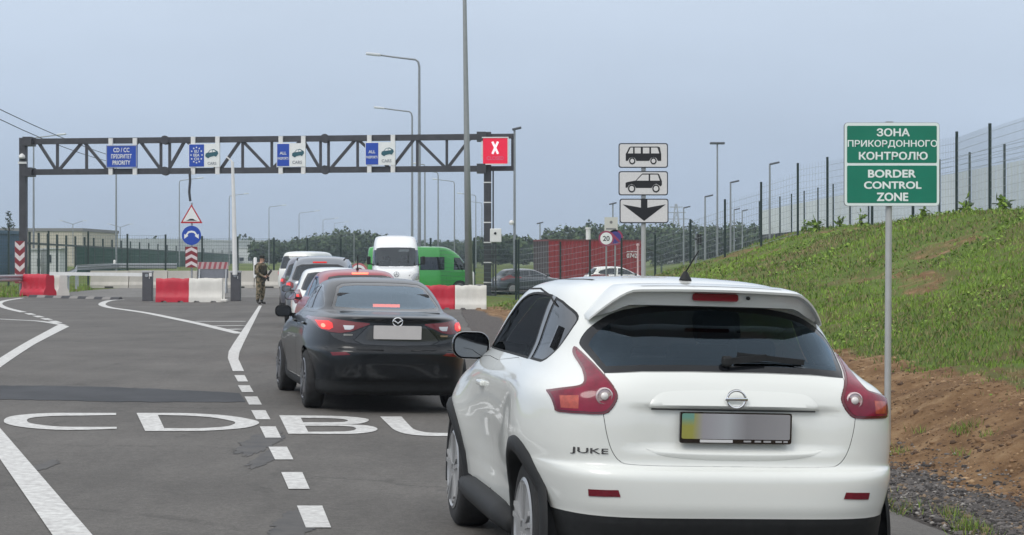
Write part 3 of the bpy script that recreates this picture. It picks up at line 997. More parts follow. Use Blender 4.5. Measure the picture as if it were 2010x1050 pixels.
        hb = MB()
        c = T((1100, 655))[0]
        q = [(ray_local(JM, bvh, *s)) for s in ((1083, 683), (1101, 640))]
        if all(q):
            k_ = .075 if sgn > 0 else -.004
            hb.bar((sgn * (abs(q[0].x) - k_), q[0].y, q[0].z), (sgn * (abs(q[1].x) - k_), q[1].y, q[1].z), .020, .022)
            hb.build('door_handle', GLOSSB, b)
    # ---- windscreen
    ws = [(-.60, 1.16), (-.50, 1.44), (-.2, 1.475), (.2, 1.475), (.50, 1.44), (.60, 1.16), (.2, 1.13), (-.2, 1.13)]
    wb = carve(bm, ws, XZ, lambda c: c.y > .0)
    piece('windscreen', wb, glass_mat('clear_glass', (.62, .65, .66), .03), root, off=-.003)
    # ---- wheel arches
    for ya in (J_AX_R, J_AX_F):
        arch = [(ya + .395 * math.cos(t), J_WR + .395 * math.sin(t)) for t in np.linspace(0, 2 * math.pi, 33)[:-1]]
        for cond in (lambda c: c.x < -.5, lambda c: c.x > .5):
            carve(bm, arch, YZ, cond).free()
    # ---- doors (left and right), then tailgate
    fd = [(1.02, 1.06), (1.06, .80), (.98, .50), (.84, .37), (-.02, .37), (-.03, .75), (-.09, 1.10), (.3, 1.105)]
    rd = [(-.045, .37), (-.80, .37), (-.96, .55), (-1.0, .72), (-.97, .95), (-.86, 1.10), (-.55, 1.14), (-.115, 1.105), (-.05, .75)]
    for cond in (lambda c: c.x < -.4, lambda c: c.x > .4):
        d1 = carve(bm, fd, YZ, cond); d2 = carve(bm, rd, YZ, cond)
        sill = lambda c: 1 if c.z < .44 + .0 * c.y else 0
        piece('front_door', d1, [WHITE, BLACKP], root, shrink=.003, skirt=.02)
        piece('rear_door', d2, [WHITE, BLACKP], root, shrink=.003, skirt=.02)
    tl = [(q.x, q.z) for q in T((1184, 815), (1189, 845), (1196, 873), (1205, 893), (1217, 906), (1235, 912), (1300, 915))]
    tg = smooth_loop(tl, 3, closed=False)
    ptl = [(-.80, tl[0][1])]
    tgp = [(gl[0][0] + .0, gl[0][1])] + [(tl[0][0], tl[0][1])] + tg[1:] + mir(tg)[:-1] + [(-.056 - tl[0][0], tl[0][1]), (-.056 - gl[0][0], gl[0][1])] + [(-.056 - b[0], b[1] - .001) for b in bot] + [(b[0], b[1] - .001) for b in bot[::-1]]
    gate = carve(bm, tgp, XZ, rear)
    tgo = piece('tailgate', gate, WHITE, root, shrink=.003, skirt=.018)
    # ---- black lower bumper and sills come off the skin by height
    low = [(-2.2, .05), (2.2, .05), (2.2, .470), (-2.2, .470)]
    def colour(c):
        if c.y < -1.62 and c.z < .495: return 1
        if c.z < .385: return 1
        return 0
    body = piece('body', bm, [WHITE, BLACKP], root, split=colour)
    # ---- arch trims
    for ya in (J_AX_R, J_AX_F):
        for sgn in (-1, 1):
            V, F = [], []
            N_ = 34
            angs = np.linspace(math.radians(-16), math.radians(196), N_)
            for t in angs:
                for j, (rr_, up) in enumerate(((.372, .012), (.376, .024), (.405, .026), (.444, .016), (.452, -.004))):
                    y, z = ya + rr_ * math.cos(t), J_WR + rr_ * math.sin(t)
                    h = bvh.ray_cast(Vector((sgn * 2, y, max(z, .215))), Vector((-sgn, 0, 0)))[0]
                    hx = abs(h.x) if h is not None else .80
                    # the trim bridges its own opening at the height of the skin round it
                    V.append((sgn * (max(hx, .835) + up), y, z))
                V.append((sgn * .70, ya + .376 * math.cos(t), J_WR + .376 * math.sin(t)))
            for i in range(N_ - 1):
                for j in range(4): F.append((i * 6 + j, i * 6 + j + 1, i * 6 + 7 + j, i * 6 + 6 + j))
                F.append((i * 6 + 5, i * 6, i * 6 + 6, i * 6 + 11))
            mesh_obj('arch_trim', V, F, BLACKP, root, smooth=True)
    # ---- sills
    for sgn in (-1, 1):
        m = MB(); m.tube([(sgn * .835, -.93, .30), (sgn * .852, -.6, .315), (sgn * .852, .5, .315), (sgn * .840, .82, .30)], [.055, .07, .07, .055], 10)
        m.build('side_sill', BLACKP, root, smooth=True)
    # ---- spoiler over the rear screen
    V, F = [], []
    XS = np.linspace(-1, 1, 41)
    for t in XS:
        a = abs(t)
        x = .582 * t - .034
        dr = max(0, (a - .68) / .32) ** 1.6
        zt = 1.545 - .018 * a ** 2 - .134 * dr
        yr = -1.735 + .06 * a ** 2 + .13 * max(0, (a - .7) / .3) ** 2
        zroof = 1.562 - .030 * a ** 2 - .150 * dr
        yf = -1.20 - .10 * a ** 2
        th = .088 * (1 - .15 * a ** 2) * (1 - .80 * max(0, (a - .80) / .20) ** 1.5)
        sec = [(yf, zroof), ((yf + yr) / 2, (zroof + zt) / 2 + .010), (yr + .04, zt + .002), (yr, zt - .008), (yr + .004, zt - .019), (yr + .050, zt - .026), (yr + .078, zt - th), (yr + .36, zt - th - .020)]
        for (y, z) in sec: V.append((x, y, z))
    ns = 8
    for i in range(len(XS) - 1):
        for j in range(ns - 1): F.append((i * ns + j, i * ns + j + 1, i * ns + ns + j + 1, i * ns + ns + j))
    F.append(tuple(range(ns))); F.append(tuple(range(len(V) - ns, len(V)))[::-1])
    sp = mesh_obj('roof_spoiler', V, F, WHITE, root, smooth=True)
    bb = bmesh.new(); bb.from_mesh(sp.data); bmesh.ops.recalc_face_normals(bb, faces=bb.faces); bb.to_mesh(sp.data); bb.free()
    sp.data.set_sharp_from_angle(angle=math.radians(40))
    V2 = []
    for i in range(8, len(XS) - 8):
        p, q = Vector(V[i * ns + 1]), Vector(V[i * ns + 2]); k = p.lerp(q, .72)
        V2 += [k + Vector((0, .012, .0025)), k + Vector((0, -.012, .0025))]
    mesh_obj('spoiler_gap', V2, [(2 * i, 2 * i + 1, 2 * i + 3, 2 * i + 2) for i in range(len(V2) // 2 - 1)], SEAMM, sp, smooth=True)
    m = MB(); m.prism(rrect(.225, .036, .012, 3), lambda a, b, d: (a - .034, -1.672 - d + .03 * abs(a), 1.500 + b), .020); m.build('high_brake_lamp', mat('brake_lens_dark', (.20, .003, .014), .2, coat=.2, spec=.3), root)
    m = MB(); m.lathe([(.009, 0), (.009, -.012)], (.128, -1.678, 1.500), 10, 'y'); m.build('washer_nozzle', BLACKP, sp)
    # ---- roof gutters
    for sgn in (-1, 1):
        skin_strip(bvh, [(sgn * .445 - .034, -.98), (sgn * .470 - .034, -.5), (sgn * .475 - .034, .12)], (0, 1), (0, 0, -1), .016, 'roof_seam', SEAMM, body, off=.002)
        skin_strip(bvh, [(-1.02, 1.425), (-.75, 1.475), (-.35, 1.505), (.05, 1.498)], YZ, (-sgn, 0, 0), .008, 'roof_seam', SEAMM, body, off=.002)
    # ---- tailgate details
    hit = lambda px, py: ray_local(JM, bvh, px, py)
    rearhit = lambda x, z: bvh.ray_cast(Vector((x, -4, z)), Vector((0, 1, 0)))[0]
    # handle ledge above the plate
    gx = [(-.420, .996), (-.404, 1.026), (-.374, 1.052), (-.325, 1.066), (-.2, 1.073), (-.012, 1.076)]
    gpoly = smooth_loop(gx, 3, closed=False)
    gpoly = gpoly + [(-.024 - p[0], p[1]) for p in gpoly[::-1]][1:]
    V, F, n_ = [], [], len(gpoly)
    cols_ = []
    for x, z in gpoly:
        hh = rearhit(x, z); cols_.append([(x, hh.y - .0015, z)] + [(x, rearhit(x, .996 + (z - .996) * f).y - .002 - .016 * (1 - f) ** 1.3 * min(1, (z - .996) / .05), .996 + (z - .996) * f) for f in (.9, .7, .4, .12, 0)] + [(x, rearhit(x, 1.01).y + .01, .988)])
    for c in cols_: V += c
    for i in range(n_ - 1):
        for j in range(6): F.append((i * 7 + j, i * 7 + j + 1, i * 7 + 8 + j, i * 7 + 7 + j))
    lg = mesh_obj('tailgate_handle', V, F, WHITE, tgo, smooth=True)
    bb = bmesh.new(); bb.from_mesh(lg.data); bmesh.ops.recalc_face_normals(bb, faces=bb.faces); bb.to_mesh(lg.data); bb.free()
    lg.data.set_sharp_from_angle(angle=math.radians(50))
    skin_strip(bvh, [(-.405, .986), (-.2, .985), (.18, .985), (.381, .986)], XZ, (0, 1, 0), .008, 'handle_shade_strip', mat('handle_shade_grey', (.10, .10, .10), .9), tgo, off=.003)  # dark strip: shade under the handle lip, painted in
    # pressed fold below the plate
    V, F = [], []
    for k in range(41):
        x0 = -.42 + .84 * k / 40; a = abs(x0) / .42; x = x0 - .008
        zc = .795 - .012 * (1 - a ** 2) + .012 * max(0, (a - .8) / .2) ** 2
        t = .013 * (1 - a ** 6)
        f_ = 1 - .9 * a ** 4
        for dz, dy in ((.016 * f_, 0), (.006 * f_, t * .8), (-.004 * f_, t), (-.028 * f_, 0)):
            hh = rearhit(x, zc + dz); V.append((x, (hh.y if hh else -2) - dy - .001, zc + dz))
    F = [(i * 4 + j, i * 4 + j + 1, i * 4 + 5 + j, i * 4 + 4 + j) for i in range(40) for j in range(3)]
    fo = mesh_obj('tailgate_fold', V, F, WHITE, tgo, smooth=True)
    bb = bmesh.new(); bb.from_mesh(fo.data); bmesh.ops.recalc_face_normals(bb, faces=bb.faces); bb.to_mesh(fo.data); bb.free()
    # number plate in its frame
    pc = hit(1440, 839); py_ = -1.996
    fr = MB(); fr.prism(rrect(.533, .142, .010, 3), lambda a, b, d: (pc.x + a, py_ - d, pc.z + b), .016)
    fo = fr.build('plate_frame', GLOSSB, root)
    pm = bpy.data.materials.new('plate_face'); pm.use_nodes = True
    n, l = pm.node_tree.nodes, pm.node_tree.links; pb_ = n['Principled BSDF']; pb_.inputs['Roughness'].default_value = .5
    t = n.new('ShaderNodeTexCoord'); s_ = n.new('ShaderNodeSeparateXYZ'); l.new(t.outputs['Object'], s_.inputs[0])
    rr1 = n.new('ShaderNodeValToRGB'); mr_ = n.new('ShaderNodeMapRange'); l.new(s_.outputs['X'], mr_.inputs['Value']); mr_.inputs['From Min'].default_value = -.26; mr_.inputs['From Max'].default_value = .26
    l.new(mr_.outputs[0], rr1.inputs['Fac'])
    e = rr1.color_ramp.elements; e[0].position = .10; e[0].color = (.30, .29, .06, 1); e[1].position = .2; e[1].color = (.30, .29, .31, 1)
    q = e.new(.42); q.color = (.36, .37, .39, 1); q = e.new(.6); q.color = (.22, .215, .225, 1); q = e.new(.95); q.color = (.27, .265, .275, 1)
    up = n.new('ShaderNodeMapRange'); l.new(s_.outputs['Z'], up.inputs['Value']); up.inputs['From Min'].default_value = .0; up.inputs['From Max'].default_value = .04
    mxa = n.new('ShaderNodeMixRGB'); mxa.inputs[2].default_value = (.14, .30, .24, 1); l.new(rr1.outputs[0], mxa.inputs[1])
    lt = n.new('ShaderNodeMath'); lt.operation = 'LESS_THAN'; l.new(s_.outputs['X'], lt.inputs[0]); lt.inputs[1].default_value = -.20
    mm = n.new('ShaderNodeMath'); mm.operation = 'MULTIPLY'; l.new(lt.outputs[0], mm.inputs[0]); l.new(up.outputs[0], mm.inputs[1]); l.new(mm.outputs[0], mxa.inputs[0])
    l.new(mxa.outputs[0], pb_.inputs['Base Color'])
    pl = MB(); pl.prism(rrect(.515, .116, .008, 3), lambda a, b, d: (a, -d, b), .004)
    po = pl.build('number_plate', pm, fo); po.location = (pc.x, py_ - .015, pc.z + .007)
    st = MB(); st.box((pc.x - .093, py_ - .0175, pc.z - .0605), (.155, .003, .013)); st.build('frame_strip', mat('strip_white', (.62, .62, .62), .5), fo)
    st = MB()
    for k, (x, w_) in enumerate(((.055, .035), (.105, .03), (.15, .035), (.205, .03), (.238, .02))):
        st = MB(); st.box((pc.x + x, py_ - .0172, pc.z - .060), (w_, .003, .008)); st.build('frame_lettering', mat('strip_grey', (.34, .34, .35), .5), fo)
    # emblem: ring with a bar across
    ec = hit(1442, 783)
    em = MB()
    V = []
    for k in range(40):
        a = 2 * math.pi * k / 40
        V.append(Vector((ec.x + .043 * math.cos(a), ec.y - .028, ec.z + .040 * math.sin(a))))
    em.tube(V + [V[0]], .0062, 8, cap=False)
    em.box((ec.x, ec.y - .030, ec.z), (.108, .010, .016), bev=.003)
    em.build('emblem', CHROME, tgo, smooth='auto')
    # model lettering at the left
    lc0, lc1 = hit(1122, 893), hit(1191, 878)
    a0 = (lc0 + lc1) / 2
    nrm = bvh.find_nearest(a0)[1]
    tx = text_obj('badge_lettering', 'JUKE', mat('badge_chrome', (.25, .25, .26), .2, metal=.9), tgo, (0, 0, 0), (0, 0, 0), height=.033, width=.185, bold=.01)
    ang = math.atan2(lc1.y - lc0.y, lc1.x - lc0.x)
    tx.location = (a0.x, a0.y, a0.z - .016); tx.rotation_euler = (math.radians(90), 0, ang)
    for v in tx.data.vertices:       # lay the letters on the curved corner
        w_ = Vector(tx.location) + tx.rotation_euler.to_matrix() @ v.co
        h = bvh.ray_cast(Vector((w_.x, -4, w_.z)), Vector((0, 1, 0)))[0]
        if h: v.co = tx.rotation_euler.to_matrix().inverted() @ (Vector((w_.x, h.y - .005, w_.z)) - Vector(tx.location))
    # reflectors
    for sgn in (-1, 1):
        P = [(q_.x, q_.z) for q_ in T((1155, 960), (1214, 962), (1218, 975), (1156, 973))]
        if sgn > 0: P = mir(P)
        nb = carve(full, P, XZ, lambda c: c.y < -1.2)
        piece('reflector', nb, mat('reflector_red', (.16, .008, .02), .2, coat=.7, var=.2, scale=60), root, off=.004, skirt=.02)
    # wiper
    w0, w1, w2 = hit(1424, 712), hit(1500, 706), hit(1575, 711)
    wi = MB()
    off = Vector((0, -.022, .008))
    wi.box(w0 + off, (.05, .035, .05), bev=.012)
    wi.bar(w0 + off + Vector((0, -.01, 0)), w1 + off + Vector((0, -.01, .004)), .014, .030)
    wi.bar(w1 + off + Vector((-.14, -.006, .012)), w2 + off + Vector((0, 0, -.008)), .012, .026)
    wi.bar(w1 + off + Vector((-.16, .010, -.018)), w2 + off + Vector((-.01, .010, -.022)), .008, .012)
    wi.build('rear_wiper', BLACKP, root)
    # roof aerial
    ac = Vector((-.055, -1.20, 1.572))
    an = MB(); an.lathe([(.034, 0), (.030, .012), (.012, .045), (.006, .05)], ac, 14); an.tube([ac + Vector((0, 0, .045)), ac + Vector((.045, -.08, .155))], [.0045, .003], 6)
    an.build('aerial', BLACKP, root, smooth=True)
    # ---- door mirrors
    for sgn in (-1, 1):
        c = Vector((sgn * .845 - .017, .64, 1.145))
        sh = MB()
        prof = rrect(.225, .165, .07, 5)
        rings_ = []
        for (dy, k) in ((0, .96), (.012, 1.0), (.06, .97), (.11, .80), (.145, .45)):
            rings_.append([c + Vector((a * k, dy, b * k)) for a, b in prof])
        V = [p for r_ in rings_ for p in r_]; nn = len(prof)
        F = [(i * nn + j, i * nn + (j + 1) % nn, (i + 1) * nn + (j + 1) % nn, (i + 1) * nn + j) for i in range(4) for j in range(nn)] + [tuple(range(4 * nn, 5 * nn))]
        sh.add(V, F)
        sh.bar(c + Vector((-sgn * .09, .03, -.05)), Vector((sgn * .66, .70, 1.10)), .05, .05)
        mo_ = sh.build('door_mirror', GLOSSB, root, smooth='auto')
        g = MB(); g.prism(rrect(.196, .140, .058, 5), lambda a, b, d: c + Vector((a, .010 - d, b)), .004); g.build('mirror_glass', mat('mirror_glass_dark', (.16, .17, .18), .04, metal=1.0), mo_)
        hd = MB(); hd.box((sgn * .872, .16, .955), (.035, .17, .032), bev=.01); hd.build('handle', WHITE, root)
    # ---- wheels
    for ya in (J_AX_R, J_AX_F):
        for sgn in (-1, 1): make_wheel(root, (sgn * .755, ya, J_WR), J_WR, .215, sgn, ALLOY, 5)
    # ---- cabin: dark tub, seats
    tub = MB()
    tub.box((0, .0, .62), (1.36, 3.3, .55)); tub.box((0, .1, .30), (1.2, 3.5, .16))
    tub.box((0, .95, 1.0), (1.25, .45, .18), bev=.05)
    for (x, y) in ((-.37, .05), (.37, .05)): make_seat(tub, x, y, .46)
    tub.box((0, -.93, .99), (1.22, .14, .36), Matrix.Rotation(math.radians(-14), 4, 'X'), bev=.05)
    for x in (-.40, .36): tub.box((x, -1.0, 1.22), (.26, .09, .12), bev=.04)
    tub.build('cabin', SEATM, root)
    sw = MB(); V = [Vector((-.37 + .18 * math.cos(a), .52 + .05 * math.sin(a), 1.06 + .17 * math.sin(a))) for a in np.linspace(0, 2 * math.pi, 25)]
    sw.tube(V, .014, 8, cap=False); sw.bar(V[0], V[12], .03); sw.build('steering_wheel', BLACKP, root, smooth='auto')
    full.free()
    return root
build_juke()

# ================================================================= OTHER CARS
GLASS_D = glass_mat('car_glass_dark', (.09, .10, .11), .05, gloss=(.85, .93, 1.0))
GLASS_M = glass_mat('car_glass', (.55, .60, .62), .05, gloss=(.85, .93, 1.0))
LAMP_R = mat('tail_lamp_red', (.13, .004, .009), .15, coat=.6)
LAMP_ON = mat('brake_lamp_lit', (.45, .015, .018), .3, emit=(1.0, .04, .03, .5))
LAMP_HOT = mat('brake_lamp_core', (.8, .2, .15), .3, emit=(1.0, .22, .13, 1.2))
LAMP_BAR = mat('high_brake_lamp_lit', (.8, .2, .15), .3, emit=(1.0, .16, .09, 2.2))
LAMP_W = mat('lamp_lens_clear', (.55, .55, .56), .12, coat=.9, metal=.4)
PLATE_W = mat('plate_blank', (.50, .48, .47), .5, var=.05, scale=6)

HATCH = [(.20, .74, -1.86, 1.85, 5, 4.5), (.30, .82, -1.99, 2.02, 5.5, 4.5), (.46, .84, -2.05, 2.08, 6, 4.5), (.66, .845, -2.03, 2.04, 6, 4.2), (.80, .84, -1.98, 1.92, 6, 4),
         (.93, .825, -1.95, 1.62, 6, 3.6), (1.00, .79, -1.91, 1.20, 5.5, 4), (1.05, .745, -1.86, 1.02, 5, 5), (1.18, .70, -1.74, .75, 4.5, 5.5), (1.32, .64, -1.60, .44, 4.2, 5.5), (1.42, .585, -1.48, .22, 4, 5), (1.475, .51, -1.36, .05, 3.6, 4), (1.505, .36, -1.15, -.15, 3.2, 3.4), (1.518, .16, -.9, -.35, 2.8, 2.8), (1.522, .03, -.75, -.5, 2.5, 2.5)]
SEDAN = [(.19, .80, -2.06, 1.95, 5.5, 4.5), (.23, .83, -2.16, 2.14, 5.5, 4.5), (.32, .845, -2.21, 2.2, 5.2, 4.2), (.40, .845, -2.245, 2.24, 5.2, 4.2), (.55, .855, -2.268, 2.25, 5.0, 4.0), (.66, .86, -2.27, 2.22, 4.8, 4.0), (.715, .86, -2.235, 2.18, 4.6, 3.9), (.80, .855, -2.225, 2.08, 4.4, 3.8),
         (.93, .835, -2.225, 1.72, 4.0, 3.5), (1.01, .785, -2.215, 1.15, 3.7, 3.6), (1.045, .745, -2.185, .98, 3.5, 4.5), (1.068, .715, -2.02, .90, 3.6, 5), (1.085, .70, -1.78, .86, 3.8, 5.5), (1.12, .685, -1.62, .78, 4.2, 5.5), (1.20, .66, -1.43, .60, 4.5, 5.5), (1.30, .615, -1.20, .36, 4.4, 5.5), (1.375, .565, -1.00, .16, 4.0, 5), (1.42, .495, -.84, .0, 3.6, 4), (1.445, .36, -.66, -.15, 3.2, 3.4), (1.455, .17, -.50, -.26, 2.8, 2.8), (1.458, .03, -.42, -.34, 2.5, 2.5)]
SUV = [(.24, .76, -1.98, 1.95, 5, 4.5), (.34, .85, -2.12, 2.12, 6, 4.5), (.55, .875, -2.18, 2.2, 6.5, 4.5), (.80, .88, -2.16, 2.14, 6.5, 4.2), (.98, .865, -2.13, 1.95, 6.5, 4), (1.08, .84, -2.10, 1.45, 6, 4), (1.14, .80, -2.06, 1.2, 5.5, 5),
       (1.30, .745, -1.96, .95, 5, 5.5), (1.46, .70, -1.84, .62, 4.6, 5.5), (1.57, .65, -1.74, .38, 4.2, 5), (1.635, .57, -1.62, .2, 3.8, 4), (1.665, .40, -1.4, .0, 3.4, 3.4), (1.68, .18, -1.1, -.3, 2.8, 2.8), (1.684, .03, -.9, -.5, 2.5, 2.5)]
MPV = [(.24, .80, -2.2, 2.1, 6, 4.5), (.34, .90, -2.36, 2.3, 7, 4.5), (.60, .93, -2.41, 2.38, 8, 4.5), (.90, .935, -2.40, 2.3, 8, 4.2), (1.05, .925, -2.38, 2.1, 8, 4), (1.15, .90, -2.35, 1.75, 8, 4.5), (1.22, .875, -2.32, 1.55, 7.5, 5),
       (1.45, .82, -2.25, 1.25, 7, 5.5), (1.70, .765, -2.16, .92, 6.5, 5.5), (1.84, .72, -2.09, .70, 5.5, 5), (1.90, .64, -2.0, .5, 4.6, 4), (1.93, .45, -1.8, .3, 3.8, 3.4), (1.945, .2, -1.4, -.2, 3, 2.8), (1.948, .03, -1.2, -.5, 2.5, 2.5)]

def simple_car(name, label, pos, head, rings, paint, spec, group=None, detail=True, wheel_r=.32, axles=(-1.30, 1.30), roll=0.0, z=None):
    """a parked or queueing car; spec holds its window, lamp and trim outlines in the car's own axes"""
    zz = float(road_z(pos[0], pos[1])) if z is None else z
    M = Matrix.Translation((pos[0], pos[1], zz)) @ lane_rot(head, roll)
    root = thing(name, label, spec.get('cat', 'car'), M.to_translation(), rot=M.to_euler(), group=group)
    bm = loft_body(rings, per=spec.get('per', 4), cols=spec.get('cols', 22), warp=spec.get('warp'))
    full = bm.copy(); bvh = bm_bvh(full)
    XZ, YZ = (0, 2), (1, 2)
    mir = lambda P: [(-a, b) for a, b in P][::-1]
    glass = spec.get('glass', GLASS_D)
    sideg = spec.get('side_glass', GLASS_D)
    rear = lambda c: c.y < -.6
    if 'rear_glass' in spec:
        P = spec['rear_glass']; P = P + mir(P)
        nb = carve(bm, P, XZ, rear); inn = carve(nb, inset_poly(P, .03), XZ, lambda c: True)
        o = piece('rear_window', inn, glass, root, off=-.003); piece('window_surround', nb, GLOSSB, o, off=-.002)
    if 'screen' in spec:
        P = spec['screen']; P = P + mir(P)
        nb = carve(bm, P, XZ, lambda c: c.y > -.1); piece('windscreen', nb, GLASS_M, root, off=-.003)
    for k, P in enumerate(spec.get('side_windows', [])):
        for cond in (lambda c: c.x < -.3, lambda c: c.x > .3):
            nb = carve(bm, P, YZ, cond); inn = carve(nb, inset_poly(P, .018), YZ, lambda c: True)
            o = piece('side_window', inn, sideg, root, off=-.004); piece('window_seal', nb, GLOSSB, o, off=.0)
    for P in spec.get('lamps', []):
        for Q, cond in ((P, lambda c: c.y < -.8 and c.x < -.05), (mir(P), lambda c: c.y < -.8 and c.x > .05)):
            sg = -1 if Q is P else 1
            nb = carve(bm, Q, XZ, cond)
            cores = []
            for R, m_ in spec.get('lamp_cores', []):
                RR = R if sg < 0 else mir(R)
                cores.append((carve(nb, RR, XZ, lambda c: True), m_))
            o = piece('tail_lamp', nb, LAMP_R, root, off=.004, skirt=.015)
            for cb, m_ in cores:
                if len(cb.faces): piece('lamp_glow', cb, m_, o, off=.007, skirt=.01)
    for nm, P, m_ in spec.get('rear_parts', []):
        nb = carve(bm, P, XZ, lambda c: c.y < -1.2)
        if len(nb.faces): piece(nm, nb, m_, root, off=.003, skirt=.015)
    for nm, P, m_ in spec.get('rear_pairs', []):
        for Q in (P, mir(P)):
            nb = carve(bm, Q, XZ, lambda c: c.y < -1.2)
            if len(nb.faces): piece(nm, nb, m_, root, off=.003, skirt=.015)
    for nm, P, m_ in spec.get('front_pairs', []):
        for Q in (P, mir(P)):
            nb = carve(bm, Q, XZ, lambda c: c.y > 1.0)
            if len(nb.faces): piece(nm, nb, m_, root, off=.003, skirt=.015)
    for ya in axles:
        R = wheel_r + .045
        arch = [(ya + R * math.cos(t), wheel_r + R * math.sin(t)) for t in np.linspace(0, 2 * math.pi, 29)[:-1]]
        for cond in (lambda c: c.x < -.45, lambda c: c.x > .45): carve(bm, arch, YZ, cond).free()
    for P in spec.get('doors', []):
        for cond in (lambda c: c.x < -.4, lambda c: c.x > .4):
            nb = carve(bm, P, YZ, cond)
            if len(nb.faces): piece('door', nb, paint, root, shrink=.004, skirt=.02)
    zb = spec.get('black_below', .0)
    body = piece('body', bm, [paint, BLACKP], root, split=lambda c: 1 if c.z < zb else 0)
    w_ax = rings[3][1]
    for ya in axles:
        for sgn in (-1, 1): make_wheel(root, (sgn * (w_ax - .10 + spec.get('track', 0)), ya, wheel_r), wheel_r, .205, sgn, spec.get('rim', ALLOY), spec.get('spokes', 5))
    tub = MB()
    zt = spec.get('belt', 1.0)
    L0 = rings[3][2] + .35; L1 = rings[3][3] - .5
    tub.box((0, (L0 + L1) / 2, zt * .55), (w_ax * 1.62, L1 - L0, zt * .55)); tub.box((0, 0, .28), (w_ax * 1.4, 3.3, .14))
    hz_ = spec.get('seat_z', .40)
    for x in (-.37, .37): make_seat(tub, x, spec.get('seat_y', -.05), hz_)
    for x in (-.40, .40): make_seat(tub, x, spec.get('seat_y', -.05) - .85, hz_)
    tub.build('cabin', SEATM, root)
    if spec.get('mirror', True):
        for sgn in (-1, 1):
            mx_, my_, mz_ = spec.get('mirror_at', (.93, .62, 1.03))
            c = Vector((sgn * mx_, my_, mz_)); m = MB(); prof = rrect(.20, .14, .055, 4); nn = len(prof); V = []
            for (dy, k) in ((0, .95), (.012, 1.0), (.06, .95), (.12, .5)): V += [c + Vector((a * k, dy, b * k)) for a, b in prof]
            F = [(i * nn + j, i * nn + (j + 1) % nn, (i + 1) * nn + (j + 1) % nn, (i + 1) * nn + j) for i in range(3) for j in range(nn)] + [tuple(range(3 * nn, 4 * nn))]
            m.add(V, F); m.bar(c + Vector((-sgn * .08, .04, -.04)), Vector((sgn * (mx_ - .25), my_ + .05, mz_ - .06)), .045)
            o = m.build('door_mirror', spec.get('mirror_m', GLOSSB), root, smooth='auto')
            g = MB(); g.prism(rrect(.175, .118, .045, 4), lambda a, b, d: c + Vector((a, .008 - d, b)), .004); g.build('mirror_glass', spec.get('mirror_g', MIRRORG), o)
    full.free()
    return root, M, bvh

def q_mirror(P): return [(-a, b) for a, b in P][::-1]

